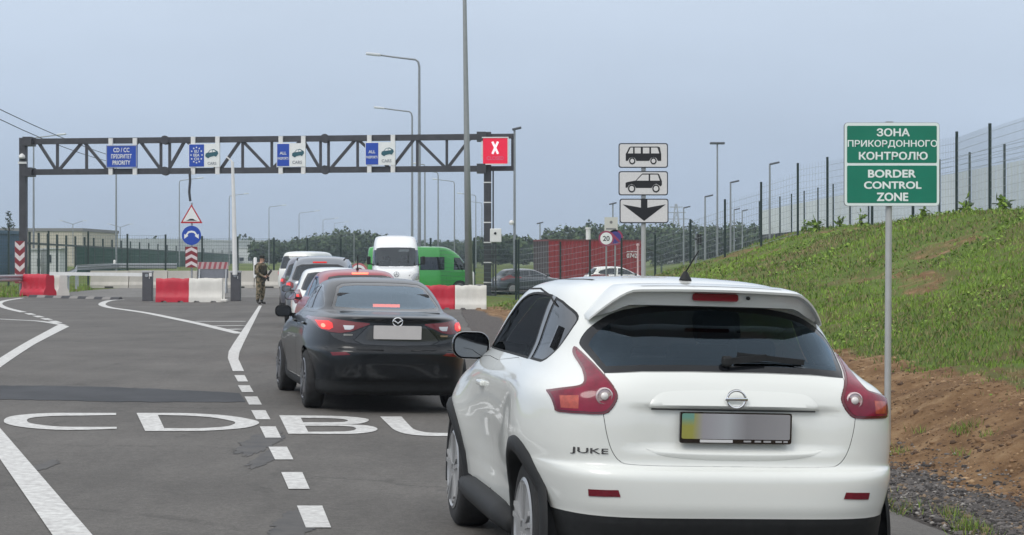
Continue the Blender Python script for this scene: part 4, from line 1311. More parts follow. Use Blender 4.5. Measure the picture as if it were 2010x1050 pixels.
def build_sedan():
    paint = mat('black_blue_paint', (.0060, .0075, .0095), .28, coat=.5, spec=.2)
    gloss = GLOSSB
    spec = dict(track=.025, per=6, cols=32, glass=glass_mat('sedan_rear_glass', (.40, .46, .50), .16, gloss=(.70, .86, 1.0)), side_glass=glass_mat('sedan_side_glass', (.20, .22, .24), .10), belt=.98, seat_y=.0, seat_z=.33, rim=ALLOY_D, black_below=.345,
        rear_glass=[(0, 1.402), (-.28, 1.398), (-.44, 1.385), (-.505, 1.350), (-.555, 1.25), (-.61, 1.135), (-.585, 1.105), (-.30, 1.092), (0, 1.090)],
        screen=[(0, 1.40), (-.42, 1.385), (-.50, 1.33), (-.62, 1.12), (0, 1.08)],
        side_windows=[[(.62, 1.075), (.45, 1.16), (.22, 1.27), (.0, 1.345), (-.28, 1.365), (-.32, 1.075)], [(-.40, 1.075), (-.37, 1.365), (-.60, 1.350), (-.88, 1.285), (-1.12, 1.20), (-1.22, 1.135), (-1.15, 1.10), (-.9, 1.08)]],
        lamps=[[(-.84, 1.010), (-.815, .945), (-.79, .900), (-.70, .868), (-.60, .862), (-.50, .880), (-.40, .922), (-.30, .962), (-.30, .975), (-.45, .985), (-.60, 1.003), (-.72, 1.016)]],
        lamp_cores=[(smooth_loop([(-.760, .948), (-.742, .952), (-.730, .935), (-.738, .914), (-.758, .912), (-.768, .93)], 2), LAMP_HOT), ([(-.805, .98), (-.785, .92), (-.765, .895), (-.70, .890), (-.665, .915), (-.67, .965), (-.70, .985)], LAMP_ON),
                    ([(-.57, .945), (-.46, .945), (-.47, .915), (-.50, .900), (-.555, .900)], LAMP_W)],
        rear_parts=[('plate_panel', [(-.305, .948), (.305, .948), (.46, .790), (.36, .748), (0, .738), (-.36, .748), (-.46, .790)], mat('trunk_panel', (.022, .023, .025), .28, coat=.9))],
        rear_pairs=[('reflector', [(-.70, .655), (-.55, .665), (-.50, .635), (-.68, .620)], LAMP_R), ('gloss_strip', [(-.70, .862), (-.60, .855), (-.50, .870), (-.32, .945), (-.47, .790), (-.40, .752), (-.55, .765), (-.66, .81)], gloss)],
        doors=[[(.86, 1.01), (.90, .75), (.84, .42), (.70, .30), (-.33, .30), (-.345, .70), (-.345, 1.05)], [(-.365, 1.05), (-.36, .70), (-.345, .30), (-.98, .30), (-1.10, .52), (-1.20, .70), (-1.25, .95), (-1.20, 1.06)]],
        mirror_at=(.935, .60, 1.02), mirror_m=BLACKP, mirror_g=mat('mirror_dark', (.05, .052, .055), .15, metal=.7))
    def warp(p):
        x, y, z = p; s = 1 if x > 0 else -1; side = float(smooth01((abs(x) - .45) / .35))
        for ya in (-1.35, 1.35): x += s * .035 * side * math.exp(-((y - ya) / .48) ** 2) * math.exp(-((z - .70) / .26) ** 2)
        if y < -1.9:       # trunk lip and lower valance
            y -= .030 * math.exp(-((z - 1.035) / .03) ** 2) * (1 - .5 * abs(x))
            y += .035 * float(smooth01((.40 - z) / .10)) * float(smooth01((.62 - abs(x)) / .1))
        return Vector((x, y, z))
    spec['warp'] = warp
    pos = Vector((-1.755, 21.9, 0))
    root, M, bvh = simple_car('sedan_car', 'black sedan with lit brake lamps and blank grey plate, just ahead of the white crossover', pos, math.radians(13.0), [(z, w * 1.025, a_, b_, c_, d_) for (z, w, a_, b_, c_, d_) in SEDAN], paint, spec, axles=(-1.35, 1.35), wheel_r=.325, roll=.024)
    rh = lambda x, z: bvh.ray_cast(Vector((x, -5, z)), Vector((0, 1, 0)))[0]
    m = MB(); c = rh(0, .885); m.prism(rrect(.52, .145, .01, 3), lambda a, b, d: (a, c.y - .010 - d, .880 + b), .012); m.build('number_plate', PLATE_W, root)
    e = MB(); c = rh(0, .985)
    V = [Vector((.054 * math.cos(a), c.y - .012, .992 + .045 * math.sin(a))) for a in np.linspace(0, 2 * math.pi, 33)]
    e.tube(V, .0075, 8, cap=False)
    e.tube([Vector((-.055, c.y - .014, 1.006)), Vector((-.03, c.y - .016, 1.004)), Vector((0, c.y - .018, .978)), Vector((.03, c.y - .016, 1.004)), Vector((.055, c.y - .014, 1.006))], [.004, .008, .009, .008, .004], 8)
    e.build('emblem', CHROME, root, smooth='auto')
    for sgn in (-1, 1):
        a = MB(); c = rh(sgn * .50, .835); a.box((sgn * .515, c.y - .006, .846), (.125 if sgn < 0 else .09, .006, .017)); a.build('badge', CHROME, root)
        b = MB()
        P = [rh(sgn * x, .700 - .02 * (.8 - x)) for x in (.15, .4, .6, .74)]
        b.tube([p + Vector((0, -.004, 0)) for p in P if p], .006, 6); b.build('bumper_crease', paint, root, smooth=True)
    h = MB(); h.box((0, -1.44, 1.150), (.30, .03, .034)); h.build('high_brake_lamp', LAMP_BAR, root)
    sh = MB(); sh.box((0, -1.50, 1.075), (1.1, .5, .02)); sh.build('parcel_shelf', mat('shelf_grey', (.05, .055, .06), .8), root)
    for sgn in (-1, 1):
        for ya in (-.05, -1.02):
            q = bvh.ray_cast(Vector((sgn * 3, ya, .93)), Vector((-sgn, 0, 0)))[0]
            hd = MB(); hd.box((q.x + sgn * .015, ya, .93), (.03, .18, .03), bev=.01); hd.build('door_handle', paint, root)
    return root
build_sedan()

def hatch_spec(**k):
    d = dict(rear_glass=[(0, 1.43), (-.35, 1.425), (-.50, 1.40), (-.58, 1.25), (-.64, 1.09), (-.60, 1.06), (0, 1.05)], screen=[(0, 1.46), (-.42, 1.43), (-.5, 1.36), (-.66, 1.08), (0, 1.04)],
        side_windows=[[(.75, 1.05), (.45, 1.26), (.15, 1.38), (-.2, 1.42), (-.25, 1.06)], [(-.33, 1.06), (-.28, 1.42), (-.8, 1.40), (-1.2, 1.30), (-1.35, 1.18), (-1.25, 1.10), (-.9, 1.07)]],
        lamps=[[(-.80, 1.06), (-.80, .88), (-.75, .80), (-.62, .80), (-.60, .90), (-.66, 1.08)]], lamp_cores=[([(-.76, .98), (-.76, .88), (-.66, .88), (-.68, .98)], LAMP_ON)],
        rear_parts=[('number_plate', [(-.26, .88), (.26, .88), (.26, .77), (-.26, .77)], PLATE_W)],
        doors=[[(.95, 1.0), (.95, .5), (.8, .32), (-.27, .32), (-.28, 1.02)], [(-.30, 1.02), (-.29, .32), (-.95, .32), (-1.15, .65), (-1.1, 1.02)]], belt=.97, seat_z=.38, black_below=.36, mirror_at=(.93, .68, 1.06))
    d.update(k); return d
def suv_spec(**k):
    d = dict(rear_glass=[(0, 1.56), (-.45, 1.55), (-.58, 1.50), (-.68, 1.22), (-.66, 1.16), (0, 1.15)], screen=[(0, 1.60), (-.48, 1.57), (-.58, 1.5), (-.74, 1.18), (0, 1.15)],
        side_windows=[[(.92, 1.16), (.6, 1.42), (.35, 1.53), (-.1, 1.57), (-.13, 1.17)], [(-.20, 1.17), (-.17, 1.57), (-.95, 1.56), (-1.0, 1.18)], [(-1.08, 1.18), (-1.04, 1.55), (-1.45, 1.51), (-1.66, 1.36), (-1.70, 1.24), (-1.6, 1.19)]],
        lamps=[[(-.85, 1.14), (-.85, .98), (-.70, .95), (-.62, .99), (-.62, 1.09), (-.72, 1.14)]], lamp_cores=[([(-.82, 1.10), (-.82, 1.02), (-.70, 1.02), (-.70, 1.10)], LAMP_ON)],
        rear_parts=[('number_plate', [(-.26, .92), (.26, .92), (.26, .81), (-.26, .81)], PLATE_W)],
        doors=[[(1.05, 1.1), (1.05, .55), (.9, .38), (-.14, .38), (-.15, 1.13)], [(-.17, 1.13), (-.16, .38), (-.95, .38), (-1.12, .7), (-1.05, 1.13)]], belt=1.08, seat_z=.50, black_below=.42, mirror_at=(.98, .85, 1.18), seat_y=.05)
    d.update(k); return d

TALLSUV = [(z * 1.045, w, a_, b_, c_, d_) for (z, w, a_, b_, c_, d_) in SUV]
MPV = [(z * 1.045, w, a_, b_, c_, d_) for (z, w, a_, b_, c_, d_) in MPV]
QUEUE = 'cars queueing at the border checkpoint'
def high_lamp(root, bvh, z, w=.26, m=None):
    c = bvh.ray_cast(Vector((0, -6, z)), Vector((0, 1, 0)))[0]
    if c: 
        b = MB(); b.box((0, c.y - .012, z), (w, .03, .03)); b.build('high_brake_lamp', m or LAMP_BAR, root)
r, M, bv = simple_car('hatchback_car', 'dark red hatchback with a lit high brake lamp, directly ahead of the black sedan', (-2.75, 31.0), math.radians(12), HATCH, mat('wine_red_paint', (.30, .030, .045), .3, coat=.5), hatch_spec(glass=GLASS_D), QUEUE)
high_lamp(r, bv, 1.455)
a = MB(); a.tube([(0, -1.1, 1.5), (0, -1.15, 1.75)], [.012, .006], 6); a.lathe([(.03, 1.49), (.02, 1.53), (.008, 1.55)], (0, -1.1, 0), 10); a.build('aerial', BLACKP, r)
r, M, bv = simple_car('hatchback_car', 'white hatchback half hidden by the dark red car, one red tail lamp in view', (-3.80, 38.5), math.radians(7), HATCH, WHITE, hatch_spec(mirror_m=GLOSSB), QUEUE)
r, M, bv = simple_car('suv_car', 'silver grey sport utility car with its high brake lamp lit, behind the white hatchback roof', (-4.80, 47.0), math.radians(2), TALLSUV, mat('silver_grey_paint', (.22, .235, .26), .28, metal=.6, coat=.8), suv_spec(), QUEUE, axles=(-1.32, 1.34), wheel_r=.35)
high_lamp(r, bv, 1.605, .34, LAMP_ON)
rl = MB()
for sgn in (-1, 1): rl.tube([(sgn * .58, -1.5, 1.66), (sgn * .60, -1.2, 1.70), (sgn * .60, .0, 1.70), (sgn * .56, .2, 1.66)], .018, 6)
rl.build('roof_rail', BLACKP, r)
r, M, bv = simple_car('suv_car', 'grey violet sport utility car between the silver one and the white people carrier', (-5.90, 55.5), math.radians(-2), TALLSUV, mat('grey_violet_paint', (.16, .165, .20), .28, metal=.5, coat=.8), suv_spec(), QUEUE, axles=(-1.32, 1.34), wheel_r=.35)
mp = suv_spec(rear_glass=[(0, 1.82), (-.60, 1.81), (-.68, 1.76), (-.76, 1.30), (-.72, 1.24), (0, 1.23)], screen=[(0, 1.84), (-.58, 1.8), (-.64, 1.7), (-.80, 1.28), (0, 1.2)],
    side_windows=[[(1.15, 1.26), (.95, 1.55), (.7, 1.76), (.25, 1.80), (.2, 1.26)], [(.1, 1.26), (.15, 1.80), (-.85, 1.80), (-.87, 1.26)], [(-.97, 1.26), (-.95, 1.80), (-1.9, 1.78), (-2.0, 1.72), (-2.06, 1.30)]],
    lamps=[[(-.90, 1.20), (-.92, .92), (-.80, .92), (-.78, 1.20)]], lamp_cores=[([(-.89, 1.10), (-.90, .98), (-.81, .98), (-.80, 1.10)], LAMP_ON)], rear_parts=[('number_plate', [(-.26, .98), (.26, .98), (.26, .87), (-.26, .87)], PLATE_W)],
    doors=[[(1.3, 1.2), (1.3, .6), (1.1, .4), (.15, .4), (.15, 1.22)], [(.12, 1.22), (.12, .4), (-.88, .4), (-.9, 1.22)]], belt=1.15, mirror_at=(1.05, 1.15, 1.30), glass=GLASS_D)
r, M, bv = simple_car('people_carrier', 'tall white people carrier far ahead in the queue, its roof above the cars behind it', (-9.2, 85.0), math.radians(-15), MPV, WHITE, mp, QUEUE, axles=(-1.5, 1.5), wheel_r=.34)

# ================================================================= CHECKPOINT: GANTRY, SIGNS, BARRIERS
STEEL_D = mat('gantry_dark_steel', (.060, .060, .068), .5, metal=.3, var=.18, scale=3)
STEEL_L = mat('galvanised_steel', (.36, .38, .40), .45, metal=.55, var=.10, scale=8)
POLE_G = mat('lamp_pole_grey', (.27, .29, .31), .5, metal=.4, var=.06)
POLE_K = mat('lamp_pole_dark', (.10, .11, .13), .5, metal=.3)
WHITE_P = mat('white_coated', (.72, .72, .71), .5, var=.05, scale=4)
LAMPHEAD = mat('lamp_head_white', (.62, .65, .68), .4)
BLUE_S = mat('sign_blue', (.010, .062, .40), .45)
GREEN_S = mat('sign_green', (.003, .185, .112), .40, var=.10, scale=1.4)
RED_S = mat('sign_red', (.72, .008, .045), .4, emit=(.8, .01, .06, .25))
RED_P = mat('sign_red_paint', (.45, .020, .030), .45, var=.1, scale=5)
SIGNW = mat('sign_white', (.78, .80, .79), .45, var=.04, scale=3)
SIGNG = mat('sign_pale_grey', (.68, .675, .67), .5, var=.06, scale=40)
BLACK_S = mat('sign_black', (.010, .010, .013), .45)
BACK_S = mat('sign_back_grey', (.25, .26, .27), .5, metal=.4)

def facing(loc, rz=0.0, face=None):
    """plane facing the traffic: a to the right, b up, d towards the viewer"""
    L = Vector(loc); R = Matrix.Rotation(rz, 3, 'Z')
    return lambda a, b, d: L + R @ Vector((a, -d, b))

# ---- the gantry across the lanes
GL_, GR_ = Vector((px_x(46, 88.0), 88.0, 0)), Vector((px_x(957, 84.5), 84.5, 0))
gx = (GR_ - GL_).normalized(); g_ang = math.atan2(gx.y, gx.x)
zt0, zb0 = at_z(278, 88.0), at_z(338, 88.0)
gan = thing('lane_gantry', 'dark steel lattice gantry spanning all the lanes on two posts', 'gantry', (GL_.x, GL_.y, 0))
def gp(s, z, dy=0.0): 
    p = GL_ + gx * s; return (p.x - GL_.x, p.y - GL_.y + dy, z)
GLEN = (GR_ - GL_).length
def chord(z): 
    m = MB()
    m.bar(gp(.3, z), gp(GLEN - .1, z), .26, .27)
    return m
chord(zt0).build('top_chord', STEEL_D, gan); chord(zb0).build('bottom_chord', STEEL_D, gan)
m = MB()
br = MB()
s0 = px_x(60, 88) - GL_.x
nodes = [0.65, 3.05, 5.45, 7.85, 10.2, 12.5, 14.9, 17.3, 19.6, GLEN - .5]
def spx(px): return (px_x(px, 86.5) - GL_.x)
zig = [(60, 't'), (101, 'b'), (155, 't'), (208, 'b'), (272, 't'), (318, 'b'), (330, 'b'), (366, 't'), (436, 'b'), (480, 't'), (540, 'b'), (604, 't'), (640, 'b'), (658, 'b'), (712, 't'), (780, 'b'), (828, 't'), (890, 'b'), (938, 't')]
for (a, ka), (b_, kb) in zip(zig[:-1], zig[1:]):
    if ka == kb: continue
    d_ = MB()
    d_.bar(gp(spx(a), zt0 if ka == 't' else zb0), gp(spx(b_), zt0 if kb == 't' else zb0), .13)
    d_.build('diagonal_brace', STEEL_D, gan)
for px in (101, 162, 316, 334, 483, 542, 640, 656, 714, 832, 890):
    d_ = MB()
    d_.bar(gp(spx(px), zt0), gp(spx(px), zb0), .125)
    d_.build('upright_brace', STEEL_D, gan)
for px in (325, 649):
    for z in (zt0, zb0):
        d_ = MB()
        d_.lathe([(.21, -.2), (.21, .2)], gp(spx(px), z), 14, 'y')
        d_.build('flange_joint', STEEL_D, gan, smooth='auto')
for s, top in ((0.0, zt0 + .18), (GLEN, zt0 + .22)):
    d_ = MB(); p = gp(s, 0)
    d_.box((p[0], p[1], top / 2), (.34, .34, top), bev=.02)
    d_.box((p[0], p[1], .03), (.8, .8, .06))
    for z in (zt0, zb0): d_.box((p[0] + (.28 if s == 0 else -.28), p[1], z), (.42, .9, .42))
    o = d_.build('post', STEEL_D, gan)
    if s > 0:
        b_ = MB()
        for z in np.arange(.6, zb0 - .2, .92): b_.box((p[0], p[1], z), (.365, .365, .05))
        b_.build('post_band', WHITE_P, o)
        c_ = MB(); c_.bar((p[0] + .26, p[1] - .1, .2), (p[0] + .26, p[1] - .1, zb0), .07); c_.build('cable_duct', STEEL_D, o)
    else:
        b_ = MB(); b_.lathe([(.13, 0), (.16, .06), (.13, .16), (.03, .24)], (p[0], p[1] - .26, top - 1.0), 14); b_.box((p[0], p[1] - .19, top - 1.2), (.40, .05, .10)); b_.build('camera_dome', WHITE_P, o, smooth='auto')
# stub frame to the right of the post
d_ = MB()
for z in (zt0 + .02, zb0): d_.bar(gp(GLEN, z), gp(GLEN + 1.22, z), .18, .22)
d_.bar(gp(GLEN + 1.16, zt0), gp(GLEN + 1.16, zb0), .12)
d_.build('end_frame', STEEL_D, gan)

LANE = 'illuminated lane signs on the gantry'
def car_glyph(fn, m, parent, cx, cy, s, d):
    g = MB()
    body = [(-.50, -.18), (-.46, .02), (-.30, .08), (-.14, .27), (.16, .34), (.34, .24), (.46, .16), (.50, .0), (.42, -.10), (.24, -.16), (.05, -.20), (-.2, -.26), (-.42, -.26)]
    g.prism([(cx + a * s, cy + b * s) for a, b in body], fn, d)
    g.prism(circ(.11 * s, 12, cx - .28 * s, cy - .22 * s), fn, d * 1.2); g.prism(circ(.10 * s, 12, cx + .30 * s, cy - .12 * s), fn, d * 1.2)
    o = g.build('car_symbol', m, parent)
    w = MB(); w.prism([(cx + a * s, cy + b * s) for a, b in ((-.24, .08), (-.11, .235), (.04, .27), (.04, .10))], fn, d * 1.5); w.prism([(cx + a * s, cy + b * s) for a, b in ((.08, .105), (.08, .275), (.20, .25), (.32, .15))], fn, d * 1.5)
    w.build('symbol_windows', SIGNW, o)
    return o
TEAL = mat('symbol_teal', (.02, .10, .13), .5)
def lane_sign(px0, px1, py0, py1, kind, label):
    Y = 88.0 - 3.5 * ((px0 + px1) / 2 - 46) / 911 - .34
    c = at((px0 + px1) / 2, (py0 + py1) / 2, Y)
    w, h = (px1 - px0) / 3600 * Y, (py1 - py0) / 3600 * Y
    root = thing('lane_sign', label, 'lane sign', c, rz=g_ang, group=LANE)
    fn = lambda a, b, d: Vector((a, -d, b))
    bx = MB(); bx.prism([(-w/2, -h/2), (w/2, -h/2), (w/2, h/2), (-w/2, h/2)], lambda a, b, d: Vector((a, .12 - d, b)), .12)
    bx.build('panel', BLUE_S if kind == 'cd' else SIGNW, root)
    for sx_ in (-w * .37, w * .42):
        for zz_, hh_ in ((h / 2 + .16, .36), (-h / 2 - .16, .36)):
            k = MB(); k.box((sx_, .08, zz_), (.20, .10, hh_)); k.build('bracket', WHITE_P, root)
    rot = (math.radians(90), 0, 0)
    if kind == 'cd':
        f = MB()
        for (a, b, ww, hh) in ((0, h/2 - .02, w, .04), (0, -h/2 + .02, w, .04), (-w/2 + .02, 0, .04, h), (w/2 - .02, 0, .04, h)): f.box((a, -.008, b), (ww - .002 * (hh < 1), .01, hh - .004))
        f.build('frame', mat('frame_blue_grey', (.30, .34, .45), .5), root)
        for t, z, wd in (('CD / CC', .20, .80), ('ПРІОРИТЕТ', -.10, 1.02), ('PRIORITY', -.40, .88)): text_obj('lettering', t, SIGNW, root, (0, -.014, z), rot, height=.21, width=wd, bold=.02)
    else:
        bl = MB(); q = w * (.50 if kind == 'eu' else .44)
        bl.prism([(-w/2 + .03, -h/2 + .03), (-w/2 + q, -h/2 + .03), (-w/2 + q, h/2 - .03), (-w/2 + .03, h/2 - .03)], fn, .012)
        bo = bl.build('blue_field', BLUE_S, root)
        cx = -w/2 + q / 2 + .015
        if kind == 'eu':
            for k in range(12):
                a = 2 * math.pi * k / 12
                st = MB(); P = []
                for j in range(10):
                    r_ = .052 if j % 2 == 0 else .023; t = math.pi / 2 + j * math.pi / 5
                    P.append((cx + .27 * math.cos(a) + r_ * math.cos(t), .02 + .36 * math.sin(a) + r_ * math.sin(t)))
                st.prism(P, fn, .022); st.build('star', SIGNW, bo)
            for t, z in (('EU', .13), ('EEA', -.05), ('CH', -.23)): text_obj('lettering', t, SIGNW, root, (cx, -.020, z), rot, height=.13, bold=.02)
            text_obj('lettering', 'CARS', mat('letter_grey', (.25, .27, .30), .5), root, (w * .26, -.016, -h * .40), rot, height=.13, bold=.01)
        else:
            text_obj('lettering', 'ALL', SIGNW, root, (cx, -.020, .02), rot, height=.14, bold=.015)
            text_obj('lettering', 'PASSPORTS', SIGNW, root, (cx, -.020, -.22), rot, height=.12, width=q * .86, bold=.015)
            text_obj('lettering', 'CARS', mat('letter_grey', (.25, .27, .30), .5), root, (w * .22, -.016, -h * .38), rot, height=.14, bold=.01)
        car_glyph(fn, TEAL, root, w * .25, .08, w * .42, .016)
    return root
lane_sign(207, 270, 285, 329, 'cd', 'all-blue lane sign lettered CD / CC PRIORITY, hanging nearest the left gantry post')
lane_sign(369, 432, 282, 328, 'eu', 'half blue half white lane sign with a ring of stars and a car')
lane_sign(542, 600, 281, 327, 'all', 'blue and white PASSPORTS lane sign on the gantry above the soldier, left one of two')
lane_sign(716, 776, 279, 324, 'all', 'blue and white PASSPORTS lane sign on the gantry above the white van')
cs = at(972, 296, 84.0); w_, h_ = 48 / 3600 * 84, 50 / 3600 * 84
root = thing('closed_sign', 'glowing red lane sign with a white X at the right gantry post', 'lane sign', cs, rz=g_ang + .10)
b_ = MB(); b_.prism(rrect(w_, h_, .03, 2), lambda a, b, d: Vector((a, .14 - d, b)), .14); b_.build('panel', RED_S, root)
f = MB()
for (a, b, ww, hh) in ((0, h_/2 + .03, w_ + .1, .05), (w_/2 + .04, 0, .05, h_), (0, -h_/2 - .03, w_ * .8, .05), (-w_/2 - .04, .05, .05, h_ * .7)): f.box((a, .02, b), (ww, .10, hh))
f.build('frame', WHITE_P, root)
XL = mat('sign_cross_lit', (.8, .75, .78), .4, emit=(1, .9, .95, .35))
x = MB()
for sg in (-1, 1): x.bar((-.13 * sg, -.006 - .003 * sg, -.14), (.13 * sg, -.006 - .003 * sg, .42), .10, .02, up=(0, 1, 0))
x.build('cross', XL, root)
text_obj('lettering', 'CLOSED', mat('sign_pink', (.72, .15, .25), .4), root, (.0, -.006, -.42), (math.radians(90), 0, 0), height=.17, width=.78, bold=.015)

# ---- poles and posts helper
def pole_to(m, p, z0, z1, r0, r1=None, n=10): m.tube([(p[0], p[1], z0), (p[0], p[1], z1)], [r0, r1 or r0], n)

# ---- mid-island sign post
Yp = 76.0
sp = thing('sign_post', 'post with a hump warning triangle, a blue round arrow sign and a chevron panel', 'road sign', (px_x(376, Yp), Yp, 0))
q = MB(); q.tube([(0, .06, 0), (0, .06, at_z(398, Yp))], .038, 10); q.build('pole', STEEL_L, sp, smooth='auto')
fn = lambda a, b, d: Vector((a, -d, b))
cz = at_z(423, Yp); 
tri = lambda k: [(-.46 * k, -.32 * k), (.46 * k, -.32 * k), (0, .47 * k)]
t = MB(); t.prism([(a, b + cz) for a, b in tri(1.0)], fn, .02); to = t.build('warning_triangle', RED_P, sp)
t = MB(); t.prism([(a, b + cz) for a, b in tri(.78)], lambda a, b, d: Vector((a, -.021 - d, b)), .004); t.build('triangle_field', SIGNW, to)
t = MB(); t.prism([(-.24, cz - .215), (.24, cz - .215), (.15, cz - .185), (.07, cz - .135), (-.07, cz - .135), (-.15, cz - .185)], lambda a, b, d: Vector((a, -.026 - d, b)), .003); t.build('hump_symbol', BLACK_S, to)
cz = at_z(462, Yp)
t = MB(); t.prism(circ(.40, 32, 0, cz), fn, .02); to = t.build('blue_disc', BLUE_S, sp)
t = MB()
for sg in (-1, 1):
    t.prism([(sg * a, cz + b) for a, b in ((.0, .12), (.10, .10), (.17, .02), (.13, -.02), (.30, -.14), (.30, .06), (.24, .03), (.14, .17), (.0, .20))], lambda a, b, d: Vector((a, -.021 - d, b)), .004)
t.build('arrow_symbol', SIGNW, to)
cz0, cz1 = at_z(525, Yp), at_z(484, Yp)
def chevron(root, x, z0, z1, w, red, white, up=True, n=3, y=0.0):
    t = MB(); t.prism(rrect(w, z1 - z0, .04, 2, x, (z0 + z1) / 2), lambda a, b, d: Vector((a, y - d, b)), .02); to = t.build('chevron_panel', red, root)
    hh = (z1 - z0) / n; s = 1 if up else -1
    for k in range(n):
        zc = z0 + hh * (k + .5) - s * hh * .12
        c = MB(); c.prism([(x - w * .48, zc - s * hh * .36), (x - w * .48, zc + s * hh * .10), (x, zc + s * hh * .54), (x + w * .48, zc + s * hh * .10), (x + w * .48, zc - s * hh * .36), (x, zc + s * hh * .08)], lambda a, b, d: Vector((a, y - .021 - d, b)), .004)
        c.build('chevron_stripe', white, to)
    return to
DRED = mat('chevron_red', (.22, .022, .032), .5, var=.15, scale=6)
PINKW = mat('chevron_white', (.66, .60, .60), .5, var=.08, scale=6)
chevron(sp, 0, cz0, cz1, .50, DRED, PINKW, True, 3, -.02)
# drop cable from the gantry over it
cb = thing('hanging_cable', 'dark cable hanging from the gantry above the warning triangle', 'cable', (px_x(373, 86.5), 86.4, zb0))
q = MB(); q.tube([(0, 0, 0), (.02, .0, -.5), (-.02, 0, -1.0), (.03, 0, at_z(395, 86.5) - zb0)], .06, 8); q.build('cable_sheath', STEEL_D, cb, smooth='auto')

# ---- left striped marker at the gantry post
Ym = 84.2
lm = thing('hazard_marker', 'tall red and white hazard marker in front of the left gantry post', 'hazard marker', (px_x(39, Ym), Ym, 0))
q = MB(); q.tube([(0, .05, 0), (0, .05, at_z(478, Ym))], .03, 8); q.build('pole', STEEL_L, lm)
chevron(lm, 0, at_z(556, Ym), at_z(473, Ym), .46, DRED, PINKW, False, 4, 0)

# ---- boom barriers
BAR = 'boom barrier cabinets at the checkpoint'
CABIN_K = mat('cabinet_dark', (.075, .075, .085), .5, var=.08, scale=3)
def boom(px, up, label, Y=73.5):
    b0 = thing('boom_barrier', label, 'boom barrier', (px_x(px, Y), Y, float(road_z(px_x(px, Y), Y))), group=BAR)
    k = MB(); k.box((0, 0, .57), (.38, .36, 1.14), bev=.02); ko = k.build('cabinet', CABIN_K, b0)
    k = MB(); k.box((0, 0, 1.17), (.42, .40, .07), bev=.01); k.build('cabinet_cap', mat('cap_grey', (.40, .41, .42), .5), ko)
    k = MB(); k.box((.10, -.185, .95), (.03, .02, .12)); k.build('handle', WHITE_P, ko)
    k = MB(); k.lathe([(.07, -.24), (.07, -.15)], (0, 0, 1.02), 12, 'y'); k.build('pivot', STEEL_L, b0)
    if up:
        P = [(0, -.24, 1.05), (-.02, -.24, 2.5), (-.05, -.24, 4.0), (-.10, -.24, at_z(318, Y)), (-.34, -.24, at_z(308, Y))]
        k = MB(); k.tube(P[:4], [.10, .09, .075, .06], 8); ao = k.build('boom_arm', WHITE_P, b0, smooth='auto')
        k = MB(); k.bar(P[3], P[4], .05); k.build('arm_tip', WHITE_P, ao)
    else:
        k = MB(); k.bar((0.2, -.26, 1.05), (px_x(104, Y + 6) - px_x(px, Y), 5.5, 1.05), .06, .14); k.build('boom_arm', WHITE_P, b0)
    return b0
boom(290, False, 'dark barrier cabinet with its white boom lowered across the left lane')
boom(463, True, 'dark barrier cabinet with its white boom raised upright')

# ---- plastic water barriers
RED_B = mat('barrier_red_plastic', (.50, .012, .035), .45, var=.10, scale=2, bump=.1, bscale=6)
WHI_B = mat('barrier_white_plastic', (.68, .66, .61), .5, var=.07, scale=2, bump=.1, bscale=6)
WB = 'plastic road barriers at the checkpoint'
def water_barrier(loc, rz, L, H, m, label, W_=.46, taper=.55):
    o = thing('road_barrier', label, 'road barrier', loc, rz=rz, group=WB)
    V, F = [], []
    nx_ = 33
    sec = [(-.5, .0), (-.5, .16), (-.47, .24), (-.36, .34), (-.33, .52), (-.34, .80), (-.30, .92), (-.22, 1.0), (.22, 1.0), (.30, .92), (.34, .80), (.33, .52), (.36, .34), (.47, .24), (.5, .16), (.5, .0)]
    for i in range(nx_):
        u = i / (nx_ - 1); x = (u - .5) * L
        rib = .05 * (1 if (i // 4) % 2 else 0)
        end = 1 - .10 * (abs(u - .5) > .47)
        for (a, b) in sec:
            dip = .026 * math.exp(-((u - .22) / .06) ** 2) + .026 * math.exp(-((u - .78) / .07) ** 2) if b >= .9 else 0
            kk = (1 - rib) if .3 < b < .9 else 1
            foot = .05 if (b == 0 and abs(abs(u - .5) - .25) < .07) else 0
            V.append((x, a * W_ * kk * end, b * H - dip + foot))
    n_ = len(sec)
    for i in range(nx_ - 1):
        for j in range(n_ - 1): F.append((i * n_ + j, i * n_ + j + 1, (i + 1) * n_ + j + 1, (i + 1) * n_ + j))
    F.append(tuple(range(n_))[::-1]); F.append(tuple(range((nx_ - 1) * n_, nx_ * n_)))
    ob = mesh_obj('shell', V, F, m, o, smooth=True)
    bb = bmesh.new(); bb.from_mesh(ob.data); bmesh.ops.recalc_face_normals(bb, faces=bb.faces); bb.to_mesh(ob.data); bb.free()
    ob.data.set_sharp_from_angle(angle=math.radians(35))
    cap = MB(); cap.lathe([(.07, H - .02), (.07, H + .015), (.001, H + .015)], (0, 0, 0), 12); cap.build('filler_cap', m, o)
    return o
Yb = 71.5
water_barrier((px_x(340, Yb), Yb, 0), 0.0, 1.30, .93, RED_B, 'red plastic barrier between the two boom cabinets')
water_barrier((px_x(404.5, Yb), Yb, 0), 0.0, 1.30, .93, WHI_B, 'white plastic barrier between the two boom cabinets')
Yb = 61.5
water_barrier((px_x(862, Yb), Yb + .1, 0), 0.03, 1.05, .80, RED_B, 'red plastic barrier at the right road edge beside the black sedan')
water_barrier((px_x(924, Yb), Yb, 0), 0.03, 1.05, .80, WHI_B, 'white plastic barrier at the right road edge below the gantry post')
water_barrier((px_x(68, 82), 82.6, 0), math.radians(-38), 1.7, 1.0, RED_B, 'red plastic barrier below the left hazard marker', W_=.8)
water_barrier((px_x(99, 83), 84.6, 0), math.radians(-60), 1.3, 1.0, WHI_B, 'white plastic barrier behind the red one at the left gantry post', W_=.6)
